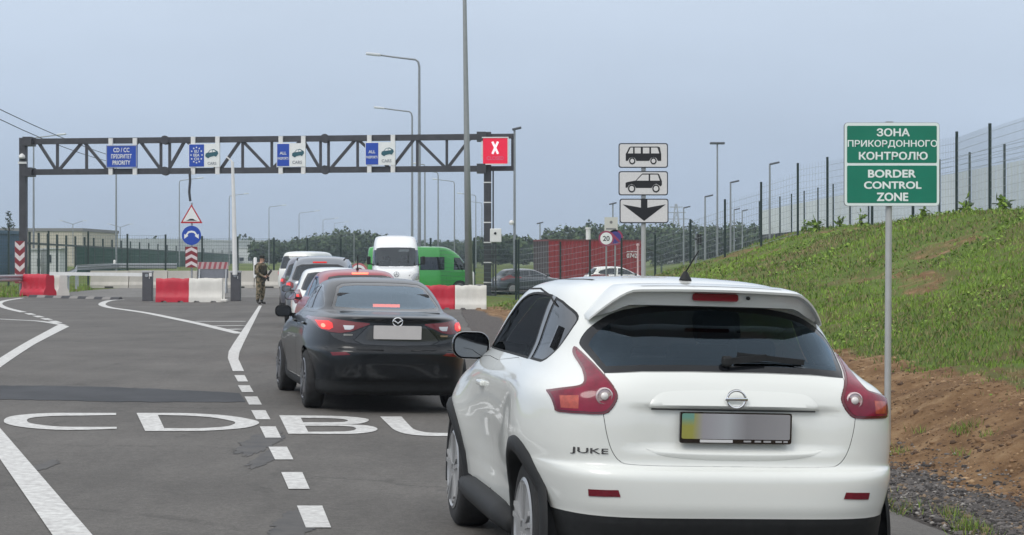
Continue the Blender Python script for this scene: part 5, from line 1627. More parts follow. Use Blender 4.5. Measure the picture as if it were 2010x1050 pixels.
bs = thing('barrier_plate', 'low white base plate lying beside the white barrier between the cabinets', 'base plate', (px_x(440, 71.2), 71.2, 0.02))
q = MB(); q.box((0, 0, .05), (.24, .4, .10), bev=.02); q.box((0, .0, .38), (.05, .05, .6)); q.build('base', WHI_B, bs)

# ---- speed bump, alternate black and grey
for k, px in enumerate(range(60, 236, 16)):
    P = ground_pt(px + 8, 583.3 + (px - 60) * .03)
    o = thing('speed_bump', 'rubber speed bump segment across the left lane mouth', 'speed bump', (P.x, P.y, 0), group='speed bump segments at the left lane')
    m = MB(); V = []
    for x in (-.175, .175): V += [(x, -.45, .005), (x, -.2, .10), (x, .2, .10), (x, .45, .005)]
    m.add(V, [(0, 1, 5, 4), (1, 2, 6, 5), (2, 3, 7, 6), (0, 3, 2, 1), (4, 5, 6, 7)])
    m.build('rubber_block', mat('rubber_dark', (.045, .045, .05), .8) if k % 2 == 0 else mat('rubber_pale', (.22, .21, .20), .8), o)

# ---- concrete blocks beyond the gantry
CONC = mat('concrete_pale', (.48, .455, .41), .85, var=.13, scale=1.3, bump=.3, bscale=9, stretch=(1, 1, .3))
JB = 'concrete blocks behind the checkpoint'
def jersey(x0, x1, Y, H, label, name='concrete_block'):
    o = thing(name, label, 'concrete block', ((x0 + x1) / 2, Y, 0), group=JB)
    L = (x1 - x0) - .04
    sec = [(-.30, 0), (-.30, .18), (-.19, .36), (-.13, 1.0), (.13, 1.0), (.19, .36), (.30, .18), (.30, 0)]
    m = MB(); m.prism(sec, lambda a, b, d: Vector((d - L / 2, a, b * H)), L); m.build('concrete', CONC, o)
    s_ = MB(); s_.box((0, -.305, .05), (.5, .02, .10)); s_.build('lifting_slot', mat('slot_dark', (.05, .05, .05), .9), o)
Yj = 106.0
ed = [178, 254, 330, 388, 446, 500, 560]
for k in range(len(ed) - 1):
    jersey(px_x(ed[k], Yj), px_x(ed[k + 1], Yj), Yj, 1.0 + .02 * (k % 2), 'pale concrete block in the row closing off the plaza')
# ---- steel guard rails
def guard_rail(P, label, h=.72):
    o = thing('guard_rail', label, 'guard rail', P[0])
    O = Vector(P[0])
    V, F = [], []
    sec = [(-.155, 0), (-.11, .05), (-.05, .05), (0, .0), (.05, .05), (.11, .05), (.155, 0)]
    n_ = len(sec)
    for i, p in enumerate(P):
        p = Vector(p) - O; d = Vector(P[min(i + 1, len(P) - 1)]) - Vector(P[max(i - 1, 0)]); d.normalize(); r = Vector((d.y, -d.x, 0))
        if r.y > 0: r = -r
        for (b, a) in sec: V.append(p + r * a + Vector((0, 0, h + b)))
    for i in range(len(P) - 1):
        for j in range(n_ - 1): F.append((i * n_ + j, i * n_ + j + 1, (i + 1) * n_ + j + 1, (i + 1) * n_ + j))
    mesh_obj('rail', V, F, STEEL_L, o, smooth=False)
    for i in range(0, len(P)):
        q = Vector(P[i]) - O; m = MB(); m.box((q.x, q.y + .08, h / 2), (.10, .06, h)); m.build('rail_post', STEEL_L, o)
    return o
guard_rail([(px_x(-60, 80), 78, .15), (px_x(-20, 80), 80.5, .1), (px_x(10, 80), 83, .1), (px_x(34, 82), 86, .05)], 'grey steel guard rail ending at the left hazard marker')
guard_rail([(px_x(108, 88), 88, .05), (px_x(124, 92), 93, .15), (px_x(140, 98), 99, .3), (px_x(160, 108), 107, .45), (px_x(240, 112), 111, .5), (px_x(350, 112), 111.5, .5)], 'grey steel guard rail running behind the concrete blocks', h=.75)
# ---- striped trestle behind the island
tr = thing('barrier_trestle', 'grey trestle with a red and white striped top behind the island sign post', 'trestle', (px_x(418, 90), 90, 0))
m = MB(); m.box((0, 0, at_z(521, 90)), (1.5, .06, .34)); to = m.build('striped_board', mat('board_pale', (.55, .42, .42), .5), tr)
for k in range(6):
    m = MB(); x0 = -.74 + k * .25; m.prism([(x0, at_z(521, 90) - .165), (x0 + .12, at_z(521, 90) - .165), (x0 + .20, at_z(521, 90) + .165), (x0 + .08, at_z(521, 90) + .165)], lambda a, b, d: Vector((a, -.031 - d, b)), .004); m.build('red_stripe', mat('stripe_red', (.42, .10, .12), .5), to)
m = MB(); m.box((0, .02, at_z(537, 90)), (1.5, .05, .44)); m.build('panel', mat('panel_grey', (.22, .23, .26), .5, var=.1), tr)
for sx_ in (-.65, .65):
    m = MB(); m.bar((sx_, -.3, 0), (sx_, 0, at_z(528, 90)), .06); m.bar((sx_, .3, 0), (sx_, .02, at_z(528, 90)), .06); m.build('leg', STEEL_L, tr)
# ---- small white bollards
for (px, py0, py1, Y, lb) in ((225, 510, 527, 140, 'short white marker post in front of the left green fence'), (501, 505, 545, 104, 'white marker post behind the soldier'), (926, 533, 562, 75, 'white post left of the right gantry post, partly behind the barrier')):
    o = thing('marker_post', lb, 'post', (px_x(px, Y), Y, max(0, at_z(py1, Y))))
    H = at_z(py0, Y) - o.location.z; m = MB(); m.lathe([(.10, 0), (.10, H - .06), (.06, H), (.001, H)], (0, 0, 0), 12); m.build('shaft', WHITE_P, o, smooth='auto')
# ---- round sign behind the red hatchback
o = thing('round_sign', 'round white sign with a red rim half hidden behind the dark red hatchback', 'road sign', (px_x(704, 68), 68, 0))
m = MB(); m.tube([(0, .05, 0), (0, .05, 1.2)], .03, 8); m.build('pole', STEEL_L, o)
cz = at_z(534, 68)
m = MB(); m.prism(circ(.34, 28, 0, cz), fn, .02); a_ = m.build('red_rim', mat('rim_faded_red', (.50, .16, .17), .5), o)
m = MB(); m.prism(circ(.27, 28, 0, cz), lambda a, b, d: Vector((a, -.021 - d, b)), .004); m.build('white_field', SIGNW, a_)
m = MB(); m.prism(circ(.20, 24, 0, cz - .03), lambda a, b, d: Vector((a, -.026 - d, b)), .003); m.build('inner_ring', mat('rim_brown', (.22, .08, .08), .5), a_)

# ---- green BORDER CONTROL ZONE sign
Yg = 17.0
gz = float(land_z(px_x(1746, Yg), Yg))
gs = thing('border_sign', 'green sign reading BORDER CONTROL ZONE in two languages on a thin grey pole', 'road sign', (px_x(1745, Yg), Yg, gz))
def lz(py): return at_z(py, Yg) - gz
ox = px_x(1750, Yg) - px_x(1745, Yg)
W_, H_ = 187 / 3600 * Yg, 164 / 3600 * Yg
zc = (lz(241) + lz(404)) / 2
q = MB(); q.tube([(-.006, .045, -.1), (.012, .045, lz(250))], .031, 14); q.build('pole', mat('sign_pole_grey', (.46, .47, .46), .42, metal=.35, var=.06, scale=6), gs, smooth='auto')
rimm = mat('sign_edge_grey', (.20, .20, .22), .5, metal=.4)
b_ = MB(); b_.prism(rrect(W_, H_, .035, 5, ox, zc), lambda a, b, d: Vector((a, .012 - d, b)), .026); po = b_.build('panel', rimm, gs)
b_ = MB(); b_.prism(rrect(W_ - .006, H_ - .006, .033, 5, ox, zc), lambda a, b, d: Vector((a, -.0145 - d, b)), .0015); b_.build('white_border', mat('sign_border_white', (.76, .84, .81), .4, coat=.2), po)
zm = lz(322.5)
for z0, z1 in ((lz(398.5), zm - .012), (zm + .012, lz(247))):
    b_ = MB(); b_.prism(rrect(W_ - .052, z1 - z0, .012, 4, ox, (z0 + z1) / 2), lambda a, b, d: Vector((a, -.0165 - d, b)), .0015); b_.build('green_field', GREEN_S, po)
LET = mat('sign_letter_white', (.80, .86, .83), .45)
for t, y0, y1, x0, x1, bo in (('ЗОНА', 252, 268, 1720, 1785, .030), ('ПРИКОРДОННОГО', 275, 291, 1663, 1839, .020), ('КОНТРОЛЮ', 298, 314, 1685, 1820, .030), ('BORDER', 333, 349, 1703, 1797, .032), ('CONTROL', 356, 371, 1695, 1808, .032), ('ZONE', 378, 395, 1720, 1782, .032)):
    text_obj('lettering', t, LET, po, (((x0 + x1) / 2 - 1745) / 3600 * Yg, -.0182, lz(y1)), (math.radians(90), 0, 0), height=(y1 - y0) / 3600 * Yg, width=(x1 - x0) / 3600 * Yg, bold=bo)
c_ = MB()
for z in (lz(262), lz(388)): c_.box((ox - .01, .03, z), (.10, .06, .03))
c_.build('clamp', STEEL_L, gs)
t_ = MB(); t_.box((ox - .02, .0, lz(239.5)), (.07, .012, .012)); t_.build('top_clip', STEEL_L, po)

# ---- three plates on one pole
Ya = 26.0
az = float(land_z(px_x(1263, Ya), Ya))
asn = thing('plate_sign', 'grey pole with three white plates: minibus, car and a black down arrow', 'road sign', (px_x(1263.5, Ya), Ya, az))
def lz2(py): return at_z(py, Ya) - az
k = Ya / 3600
q = MB(); q.tube([(0, .04, -.1), (0, .04, lz2(285))], .034, 14); q.build('pole', mat('sign_pole_grey', (.46, .47, .46), .42), asn, smooth='auto')
EDGE = mat('plate_edge_dark', (.030, .036, .050), .5)
def plate(px0, px1, py0, py1):
    w, h = (px1 - px0) * k, (py1 - py0) * k; cx, cz = ((px0 + px1) / 2 - 1263.5) * k, (lz2(py0) + lz2(py1)) / 2
    m = MB(); m.prism(rrect(w, h, .035, 4, cx, cz), fn, .02); a = m.build('plate', EDGE, asn)
    m = MB(); m.prism(rrect(w - .030, h - .030, .026, 4, cx, cz), lambda a_, b_, d: Vector((a_, -.0205 - d, b_)), .002); m.build('plate_face', SIGNG, a)
    return a, cx, cz, w, h
def mark(name, parent, polys, m, d0):
    g = MB()
    for P in polys: g.prism(P, lambda a, b, d: Vector((a, -d0 - d, b)), .0015)
    return g.build(name, m, parent)
def P2(L, px0=1190.0, py0=270.0, sc=817 / 140.0): return [((px0 + x / sc - 1263.5) * k, lz2(py0 + y / sc)) for x, y in L]
a, cx, cz, w, h = plate(1214, 1311, 281, 329.5)
o = mark('minibus_symbol', a, [P2([(222, 268), (222, 190), (262, 112), (280, 104), (590, 104), (612, 112), (628, 190), (628, 268), (590, 268), (570, 235), (540, 225), (510, 235), (490, 268), (345, 268), (325, 235), (295, 225), (265, 235), (245, 268)])], BLACK_S, .0227)
mark('symbol_windows', o, [P2(L) for L in ([(245, 182), (278, 116), (306, 116), (306, 182)], [(324, 182), (324, 116), (394, 116), (394, 182)], [(418, 182), (418, 116), (492, 116), (492, 182)], [(512, 182), (512, 116), (585, 116), (606, 182)])], SIGNG, .0245)
for cxw in (296, 539):
    ww = mark('symbol_wheel', o, [P2([(cxw + 36 * math.cos(t), 268 + 40 * math.sin(t)) for t in np.linspace(0, 2 * math.pi, 21)[:-1]])], BLACK_S, .0247)
    mark('symbol_hub', o, [P2([(cxw + 22 * math.cos(t), 268 + 25 * math.sin(t)) for t in np.linspace(0, 2 * math.pi, 21)[:-1]])], SIGNG, .0265)
a, cx, cz, w, h = plate(1214, 1311, 336, 383.5)
o = mark('car_symbol', a, [P2([(220, 575), (220, 520), (240, 510), (335, 492), (400, 422), (415, 412), (590, 412), (604, 420), (636, 500), (636, 545), (618, 560), (600, 545), (570, 530), (540, 545), (518, 578), (340, 578), (318, 545), (290, 532), (260, 545), (240, 575)])], BLACK_S, .0227)
mark('symbol_windows', o, [P2(L) for L in ([(345, 494), (412, 425), (484, 425), (484, 494)], [(502, 494), (502, 425), (588, 425), (612, 494)])], SIGNG, .0245)
for cxw in (290, 568):
    mark('symbol_wheel', o, [P2([(cxw + 42 * math.cos(t), 584 + 46 * math.sin(t)) for t in np.linspace(0, 2 * math.pi, 21)[:-1]])], BLACK_S, .0247)
    mark('symbol_hub', o, [P2([(cxw + 27 * math.cos(t), 584 + 30 * math.sin(t)) for t in np.linspace(0, 2 * math.pi, 21)[:-1]])], SIGNG, .0265)
a, cx, cz, w, h = plate(1216, 1312, 390, 438)
mark('arrow_symbol', a, [P2([(396, 706), (470, 706), (470, 803), (680, 765), (433, 955), (186, 765), (396, 803)])], BLACK_S, .0227)
m = MB()
for py in (332.5, 386.5): m.box((0, .01, lz2(py)), (.06, .03, .03))
m.build('clamp', STEEL_L, asn)

# ================================================================= FENCES, LAMPS, BUILDINGS, TREES, OTHER VEHICLES
FGREEN = mat('fence_dark_green', (.010, .026, .024), .5, var=.1)
WIRE = mat('fence_wire', (.24, .275, .295), .5, metal=.2)
WIRE_G = mat('fence_wire_green', (.020, .050, .045), .5)
def mesh_fence(name, label, posts, heights, post_w, wire_step_v, wire_step_h, wire_m, wr=.006, post_m=FGREEN, skip=()):
    """posts: (x,y,z) feet; welded mesh between them: every wire is a thin bar"""
    O = Vector(posts[0]); root = thing(name, label, 'fence', O)
    for i, (p, h) in enumerate(zip(posts, heights)):
        q = Vector(p) - O; m = MB(); m.box((q.x, q.y, q.z + h / 2 - .15), (post_w, post_w, h + .3)); m.build('post', post_m, root)
    for i in range(len(posts) - 1):
        if i in skip: continue
        a, b = Vector(posts[i]) - O, Vector(posts[i + 1]) - O
        L = Vector((b.x - a.x, b.y - a.y, 0)).length; n = max(2, int(L / wire_step_v))
        m = MB(); ha, hb = heights[i] - .06, heights[i + 1] - .06
        # wires drawn as thin three-sided rods
        def rod(p, q, r):
            d = (q - p).normalized(); u = Vector((0, 0, 1)) if abs(d.z) < .9 else Vector((1, 0, 0)); u = (u - d * u.dot(d)).normalized(); w = d.cross(u)
            vs = []
            for c in (p, q):
                for k in range(3):
                    t = 2 * math.pi * k / 3; vs.append(c + (u * math.cos(t) + w * math.sin(t)) * r)
            m.add(vs, [(0, 1, 4, 3), (1, 2, 5, 4), (2, 0, 3, 5)])
        zlo = .08
        hh = min(ha, hb)
        base = lambda t: a.lerp(b, t)
        for k in range(1, n): 
            t = k / n; c = base(t); rod(c + Vector((0, 0, zlo)), c + Vector((0, 0, hh)), wr * .6)
        z = zlo; step = wire_step_h
        while z <= hh + .001:
            rod(base(0) + Vector((0, 0, z)), base(1) + Vector((0, 0, z)), wr); z += step
        m.build('mesh_panel', wire_m, root, fix=False)
    return root
# right: across the grass and up the bank, then towards the camera along the crest
fp, fh = [], []
for px, top, Y in ((1018, 470, 75), (1100, 474, 73), (1158, 470, 71.5), (1220, 467, 70), (1286, 461, 68), (1355, 430, 66), (1423, 391, 65), (1494, 357, 64), (1566, 320, 63.5), (1624, 308, 63), (1712, 296, 59.8), (1792, 279, 56.8), (1878, 258, 54), (1943, 242, 49.5), (2042, 214, 45), (2160, 180, 41)):
    X = px_x(px, Y); z = float(land_z(X, Y)); fp.append((X, Y, z)); fh.append(at_z(top, Y) - z)
mesh_fence('mesh_fence', 'tall dark-posted wire mesh fence climbing the grass bank to the crest', fp, fh, .072, .10, .22, WIRE, .0058)
# left and middle: behind the concrete blocks
fp, fh = [], []
for px, top, Y in ((-60, 452, 108), (18.5, 453, 109), (97, 453, 109.5), (175, 454, 110), (252, 459, 110), (327, 460, 110), (399, 463, 110), (469, 464, 110), (540, 466, 109), (606, 467, 106), (672, 468, 102), (739, 468, 97), (796, 467, 93), (849, 467, 89), (935, 467, 82), (1018, 470, 75.3)):
    X = px_x(px, Y); z = float(land_z(X, Y)); fp.append((X - .1, Y + .2, z)); fh.append(at_z(top, Y) - z)
mesh_fence('mesh_fence', 'dark green wire mesh fence running behind the concrete blocks and the queue', fp, fh, .10, .14, .20, WIRE_G, .008)
# pale screen fence further back on the crest, parallel to the road
PALE = mat('screen_pale', (.60, .64, .65), .7, var=.06, scale=.8)
root = thing('screen_fence', 'pale screen fence on a dark plinth behind the mesh fence on the bank', 'fence', (17.5, 60, 3.2))
n_ = 14
for k in range(n_ + 1):
    y = k * 4.95; m = MB(); m.box((-.06, y, 1.10), (.075, .075, 2.9)); m.build('post', FGREEN, root)
    if k < n_:
        m = MB(); m.box((.0, y + 2.475, .02), (.16, 4.93, .30)); m.build('plinth', mat('plinth_dark', (.030, .034, .036), .8), root)
        # woven screen: dense pale strips with gaps
        m = MB()
        for j in range(27): m.box((.0, y + .10 + j * .18, 1.02), (.010, .095, 1.70))
        m.build('screen_panel', PALE, root)
        m = MB()
        for z in (1.95, 2.15, 2.35, 2.5): m.box((-.02, y + 2.475, z), (.012, 4.9, .012))
        m.build('top_wires', WIRE, root)
# the left slatted green fence that runs away beside the halls
root = thing('slat_fence', 'dark green slatted fence receding towards the far wood on the left', 'fence', at(57, 508, 120))
O = root.location.copy()
pts = []
for k in range(26):
    px = 40 + k * 18; Y = 120 * 52 / max(6, 52 - .0925 * (px - 57)); pts.append(Vector((px_x(px, Y), Y, .45)) - O)
SLAT = mat('slat_green', (.012, .062, .046), .6, var=.30, scale=1.2, stretch=(1, 1, .1))
for i, (a, b) in enumerate(zip(pts[:-1], pts[1:])):
    m = MB(); m.box((a.x, a.y, a.z + 1.5), (.14, .14, 3.0)); m.build('post', FGREEN, root)
    m = MB(); m.bar(a + Vector((0, 0, 2.25)), b + Vector((0, 0, 2.25)), .08, .14); m.build('rail', FGREEN, root)
    if i < 6: continue
    V_, d_ = [], (b - a).normalized(); nr_ = Vector((d_.y, -d_.x, 0)) * .05
    for q in range(49):
        c = a.lerp(b, .02 + .96 * q / 48) + nr_ * (1 if (q // 2) % 2 else -1); V_ += [c, c + Vector((0, 0, 2.2))]
    mesh_obj('slat_panel', V_, [(2 * q, 2 * q + 2, 2 * q + 3, 2 * q + 1) for q in range(48)], SLAT, root)

# ---- street lamps with a bent arm
def street_lamp(px, Y, ytop, side, arm_px, label, m=POLE_G, ybase=None, z0=None, r=.10, group='bent-arm street lamps beyond the checkpoint'):
    X = px_x(px, Y); zb = float(land_z(X, Y)) if z0 is None else z0
    root = thing('street_lamp', label, 'street lamp', (X, Y, zb), group=group)
    zt = at_z(ytop, Y) - zb; A = arm_px / 3600 * Y * side
    b = MB(); b.tube([(0, 0, 0), (0, 0, zt * .5), (-.0 * A, 0, zt - .35)], [r, r * .8, r * .6], 8)
    b.tube([(0, 0, zt - .36), (A * .02, 0, zt - .12), (A * .08, 0, zt), (A * .5, 0, zt + abs(A) * .05), (A * .86, 0, zt + abs(A) * .10)], [r * .6, r * .55, r * .5, r * .45, r * .42], 8)
    b.build('pole', m, root, smooth='auto')
    h = MB(); h.box((A * .98, 0, zt + abs(A) * .115), (abs(A) * .32, .26, .14), Matrix.Rotation(-side * .10, 4, 'Y'), bev=.04); h.build('lamp_head', LAMPHEAD, root)
    return root
for px, Y, yt, sd, ap, lb in (
    (823, 95, 117, -1, 92, 'tallest bent-arm street lamp, its head over the van side of the gantry'),
    (809, 128, 219, -1, 66, 'second tallest bent-arm street lamp, just left of the tallest one'),
    (834, 170, 323, -1, 20, 'thin street lamp seen below the gantry between the white van and the tall lamp'),
    (860, 190, 338, -1, 38, 'thin street lamp rising behind the green van roof'),
    (892, 235, 356, -1, 38, 'pale street lamp between the green van and the thick mast'),
    (934, 270, 383, -1, 32, 'small street lamp just right of the thick mast'),
    (946, 330, 398, -1, 32, 'smaller street lamp close to the right gantry post'),
    (66, 150, 270, 1, 56, 'bent-arm street lamp standing behind the left end of the gantry'),
    (228, 160, 322, 1, 26, 'street lamp pole below the all-blue lane sign'),
    (352, 240, 354, 1, 42, 'bent-arm street lamp left of the warning triangle'),
    (450, 290, 384, 1, 34, 'bent-arm street lamp left of the raised boom'),
    (528, 330, 406, 1, 30, 'distant street lamp above the soldier'),
    (587, 370, 418, 1, 36, 'distant street lamp above the white people carrier'),
    (634, 440, 431, 1, 27, 'distant street lamp in front of the dark wood, left of a smaller one'),
    (656, 500, 438, 1, 24, 'most distant street lamp in front of the dark wood')):
    street_lamp(px, Y, yt, sd, ap, lb)
# forked lamp arm and camera on the left lamp, plain thin poles in front of the wood
for px, y0, Y, lb in ((602, 462, 300, 'bare thin pole in front of the wood left of the white van'), (695, 458, 260, 'bare pale pole close to the left side of the white van')):
    z = float(land_z(px_x(px, Y), Y)); o = thing('thin_pole', lb, 'pole', (px_x(px, Y), Y, z)); m = MB(); m.tube([(0, 0, 0), (0, 0, at_z(y0, Y) - z)], .07, 6); m.build('shaft', POLE_G, o)
# Y-shaped twin lamps far left
for px, yt, Y, lb in ((143, 440, 260, 'distant twin-armed lamp rising above the cream hall roof'), (236, 446, 280, 'distant twin-armed lamp right of the cream hall')):
    z = 1.0; o = thing('twin_lamp', lb, 'street lamp', (px_x(px, Y), Y, z)); zt = at_z(yt, Y) - z
    m = MB(); m.tube([(0, 0, 0), (0, 0, zt)], .06, 6); m.tube([(0, 0, zt), (-1.5, 0, zt + .45)], .04, 6); m.tube([(0, 0, zt), (1.5, 0, zt + .5)], .04, 6); m.build('pole', POLE_G, o)
    for sg in (-1, 1): h = MB(); h.box((sg * 1.7, 0, zt + .5), (.5, .2, .1)); h.build('lamp_head', LAMPHEAD, o)
# thick mast
o = thing('mast', 'thick pale grey mast rising out of the picture in front of the gantry', 'mast', (px_x(921, 72), 72, 0))
tx = px_x(912, 72) - px_x(921, 72); zt = at_z(0, 72)
m = MB(); m.tube([(0, 0, 0), (tx * .5, 0, zt * .5), (tx, 0, zt), (tx * 1.2, 0, zt * 1.2)], [.16, .115, .075, .06], 14); m.build('shaft', mat('mast_grey', (.30, .315, .315), .5, metal=.35, var=.06), o, smooth=True)
m = MB(); m.box((.0, 0, .02), (.5, .5, .05)); m.build('base_flange', STEEL_L, o)
m = MB(); m.box((tx * 1.2, -.4, zt * 1.2), (.4, 1.4, .15), bev=.03); m.build('lamp_head', LAMPHEAD, o)
# dark lamps on the right
def dark_lamp(px, ytop, ybase, Y, arm, label, head=.62, tee=False):
    X = px_x(px, Y); zb = max(at_z(ybase, Y), float(land_z(X, Y)) - .3)
    o = thing('site_lamp', label, 'lamp post', (X, Y, zb), group='lamp posts behind the grass bank'); zt = at_z(ytop, Y) - zb
    m = MB(); m.tube([(0, 0, -.5), (0, 0, zt)], [.075, .055], 8); m.build('pole', POLE_G, o, smooth='auto')
    m = MB()
    if tee: m.box((0, 0, zt), (1.05, .4, .16), bev=.05)
    else: m.box((arm, 0, zt + .02), (head, .26, .12), Matrix.Rotation(-.22, 4, 'Y'), bev=.03)
    m.build('lamp_head', POLE_K, o)
    return o
dark_lamp(1408, 281, 507, 130, 0, 'tall lamp post with a flat dark double head behind the bank', tee=True)
for px, yt, yb, Y, lb in ((1511, 321, 476, 115, 'lamp post standing nearest the corner of the mesh fence'), (1434, 357, 496, 129, 'lamp post just right of the tall double-headed one'), (1384, 385, 512, 139, 'lamp post just left of the tall double-headed one'), (1342, 407, 511, 165, 'lamp post beside the dark signal head'), (1441, 411, 494, 190, 'small distant lamp post, left one of a close pair'), (1457, 413, 486, 200, 'small distant lamp post, right one of a close pair')):
    dark_lamp(px, yt, yb, Y, .30, lb)
dark_lamp(1203, 400, 500, 150, -.0, 'lamp post peeping out left of the down-arrow plate')
dark_lamp(1060, 438, 500, 170, .0, 'small lamp post left of the dark wood above the red container')
o = dark_lamp(1010, 253, 520, 98, .12, 'slim lamp post right of the red lane sign, with a camera on it', head=.5)
m = MB(); m.lathe([(.10, -.12), (.14, 0), (.10, .10), (.02, .14)], (-.16, -.1, at_z(437, 98) - o.location.z), 10); m.build('camera_dome', WHITE_P, o, smooth='auto')

# ---- overhead cables
for k, (a, b, dz) in enumerate(((at(-500, -60, 52), at(262, 318, 150), -.7), (at(-500, -46, 52), at(236, 322, 148), -.8))):
    o = thing('overhead_cable', ('upper' if k == 0 else 'lower') + ' one of two black cables sagging down behind the left end of the gantry', 'cable', a)
    P = []
    for t in np.linspace(0, 1, 13): p = a.lerp(b, t) - a; p.z += dz * 4 * t * (1 - t); P.append(p)
    m = MB(); m.tube(P, .022, 5); m.build('wire', BLACKP, o)
# ---- pylon
Y = 620; o = thing('pylon', 'distant lattice power pylon above the right wood', 'pylon', (px_x(1327, Y), Y, 2))
Hh = at_z(400, Y) - 2
m = MB()
for sx_ in (-1, 1):
    for sy_ in (-1, 1): m.bar((sx_ * 2.2, sy_ * 2.2, 0), (sx_ * .25, sy_ * .25, Hh), .30)
for k in range(7):
    z0_, z1_ = Hh * k / 7, Hh * (k + 1) / 7; w0 = 2.2 - 1.95 * k / 7; w1 = 2.2 - 1.95 * (k + 1) / 7
    m.bar((-w0, -w0, z0_), (w1, -w1, z1_), .2); m.bar((w0, -w0, z0_), (-w1, -w1, z1_), .2)
for z, w in ((.72, 4.2), (.84, 3.2), (.94, 2.2)): m.bar((-w, 0, Hh * z), (w, 0, Hh * z), .28)
m.build('lattice', mat('pylon_grey', (.30, .32, .34), .6), o)

# ---- buildings
CREAM = mat('wall_cream', (.50, .46, .38), .85, var=.06, scale=.3)
LOWW = mat('wall_white', (.56, .58, .58), .8, var=.05, scale=.3)
DWIN = mat('window_dark', (.03, .04, .045), .2)
def hall(name, label, px0, px1, ytop, Y, depth, z0, wall, roof_h=.25, windows=(), roof=LOWW, slant=0.0, cat='building'):
    X0, X1 = px_x(px0, Y), px_x(px1, Y); H = at_z(ytop, Y) - z0
    o = thing(name, label, cat, ((X0 + X1) / 2, Y, z0)); w = X1 - X0
    m = MB(); V = [(-w/2, 0, 0), (w/2, slant, 0), (w/2, depth + slant, 0), (-w/2, depth, 0)]
    m.add([Vector(v) for v in V] + [Vector((v[0], v[1], H)) for v in V], [(0, 1, 5, 4), (1, 2, 6, 5), (2, 3, 7, 6), (3, 0, 4, 7), (4, 5, 6, 7)])
    m.build('wall', wall, o)
    r = MB(); V = [(-w/2 - .15, -.15, H), (w/2 + .15, slant - .15, H), (w/2 + .15, depth + slant, H), (-w/2 - .15, depth, H)]
    r.add([Vector(v) for v in V] + [Vector((v[0], v[1], H + roof_h)) for v in V], [(3, 2, 1, 0), (0, 1, 5, 4), (1, 2, 6, 5), (2, 3, 7, 6), (3, 0, 4, 7), (4, 5, 6, 7)])
    r.build('roof', roof, o)
    for (a, b, c, d) in windows:
        t = (a + b) / 2; k = MB(); k.box((-w/2 + w * t, slant * t - .02, (c + d) / 2), (w * (b - a), .06, d - c)); k.build('window', DWIN, o)
    return o
hall('cream_hall', 'long cream flat-roofed hall behind the left green fence', -20, 161, 454, 262, 24, .4, CREAM, .45, [], mat('roof_grey', (.20, .20, .20), .8))
hall('white_hall', 'low white flat-roofed hall right of the cream one behind the fence', 232, 462, 471, 415, 22, .4, LOWW, .35, [], LOWW, slant=44)
hall('white_annex', 'small white annex at the far end of the low white hall', 462, 503, 487, 440, 8, .4, LOWW, .12, [(.2, .4, .8, 1.6), (.6, .8, .8, 1.6)], LOWW)
hall('blue_hall', 'dark blue metal shed at the far left behind the fence', -140, -44, 456, 138, 12, .3, mat('wall_blue', (.035, .085, .14), .6, var=.1, scale=.5), .25, [(.1, .3, 1.2, 2.2)], mat('roof_blue', (.06, .12, .18), .6))
hall('cream_kiosk', 'pale checkpoint kiosk seen through the left green fence, right of a smaller one', 92, 117, 489, 140, 2, .4, LOWW, .1, [(.05, .35, 1.0, 1.6)], LOWW, cat='kiosk')
hall('cream_kiosk', 'small pale kiosk with a dark window seen through the left green fence', 57, 80, 490, 141, 2, .4, LOWW, .1, [(.70, .95, .7, 1.3)], LOWW, cat='kiosk')
# red container
A, B, C_ = at(1077, 540, 111), at(1262, 540, 114), at(1047, 540, 114.2)
zc0, zc1 = -.25, at_z(473, 111)
o = thing('red_container', 'long dark red corrugated container building behind the parked cars', 'container', (A.x, A.y, zc0))
RED_C = mat('container_red', (.27, .026, .032), .6, var=.12, scale=1.2, stretch=(1, 1, .2))
H = zc1 - zc0
def corr(p, q, n, amp, mm, nm):
    V, F = [], []; d = (q - p); d.z = 0; L = d.length; d.normalize(); nrm = Vector((d.y, -d.x, 0))
    row = []
    for i in range(n):
        for t, k in ((0, 0), (.35, 0), (.5, 1), (.85, 1)): row.append(((i + t) / n, k))
    row.append((1, 0))
    for t, k in row:
        c = p.lerp(q, t) - nrm * (k * amp) - A; V += [(c.x, c.y, 0), (c.x, c.y, H)]
    F = [(2 * i, 2 * i + 2, 2 * i + 3, 2 * i + 1) for i in range(len(row) - 1)]
    return mesh_obj(nm, V, F, mm, o)
A0, B0, C0 = Vector((A.x, A.y, 0)), Vector((B.x, B.y, 0)), Vector((C_.x, C_.y, 0)); A = A0
D0 = C0 + (B0 - A0)
corr(A0, B0, 24, .025, RED_C, 'front_wall'); corr(C0, A0, 6, .05, mat('container_dark', (.060, .050, .050), .6, var=.1), 'end_wall'); corr(B0, D0, 6, .05, RED_C, 'end_wall'); corr(D0, C0, 24, .05, RED_C, 'back_wall')
m = MB(); V = [p - A0 + Vector((0, 0, H)) for p in (A0, B0, D0, C0)]; m.add(V + [v + Vector((0, 0, .10)) for v in V], [(3, 2, 1, 0), (0, 1, 5, 4), (1, 2, 6, 5), (2, 3, 7, 6), (3, 0, 4, 7), (4, 5, 6, 7)]); m.build('roof', mat('container_roof', (.16, .045, .045), .6), o)
m = MB(); m.lathe([(.14, H + .1), (.14, H + .75), (.18, H + .75), (.18, H + .85), (.001, H + .85)], (2.45, 1.4, 0), 12); m.build('flue', WHITE_P, o)
pp = A0.lerp(B0, .88) - A0
for t, z, h in (('— — —', H * .78, .05), ('0742', H * .66, .28)): text_obj('lettering', t, SIGNW, o, (pp.x, pp.y - .08, z), (math.radians(90), 0, math.atan2(B0.y - A0.y, B0.x - A0.x)), height=h, width=.75, bold=.02)
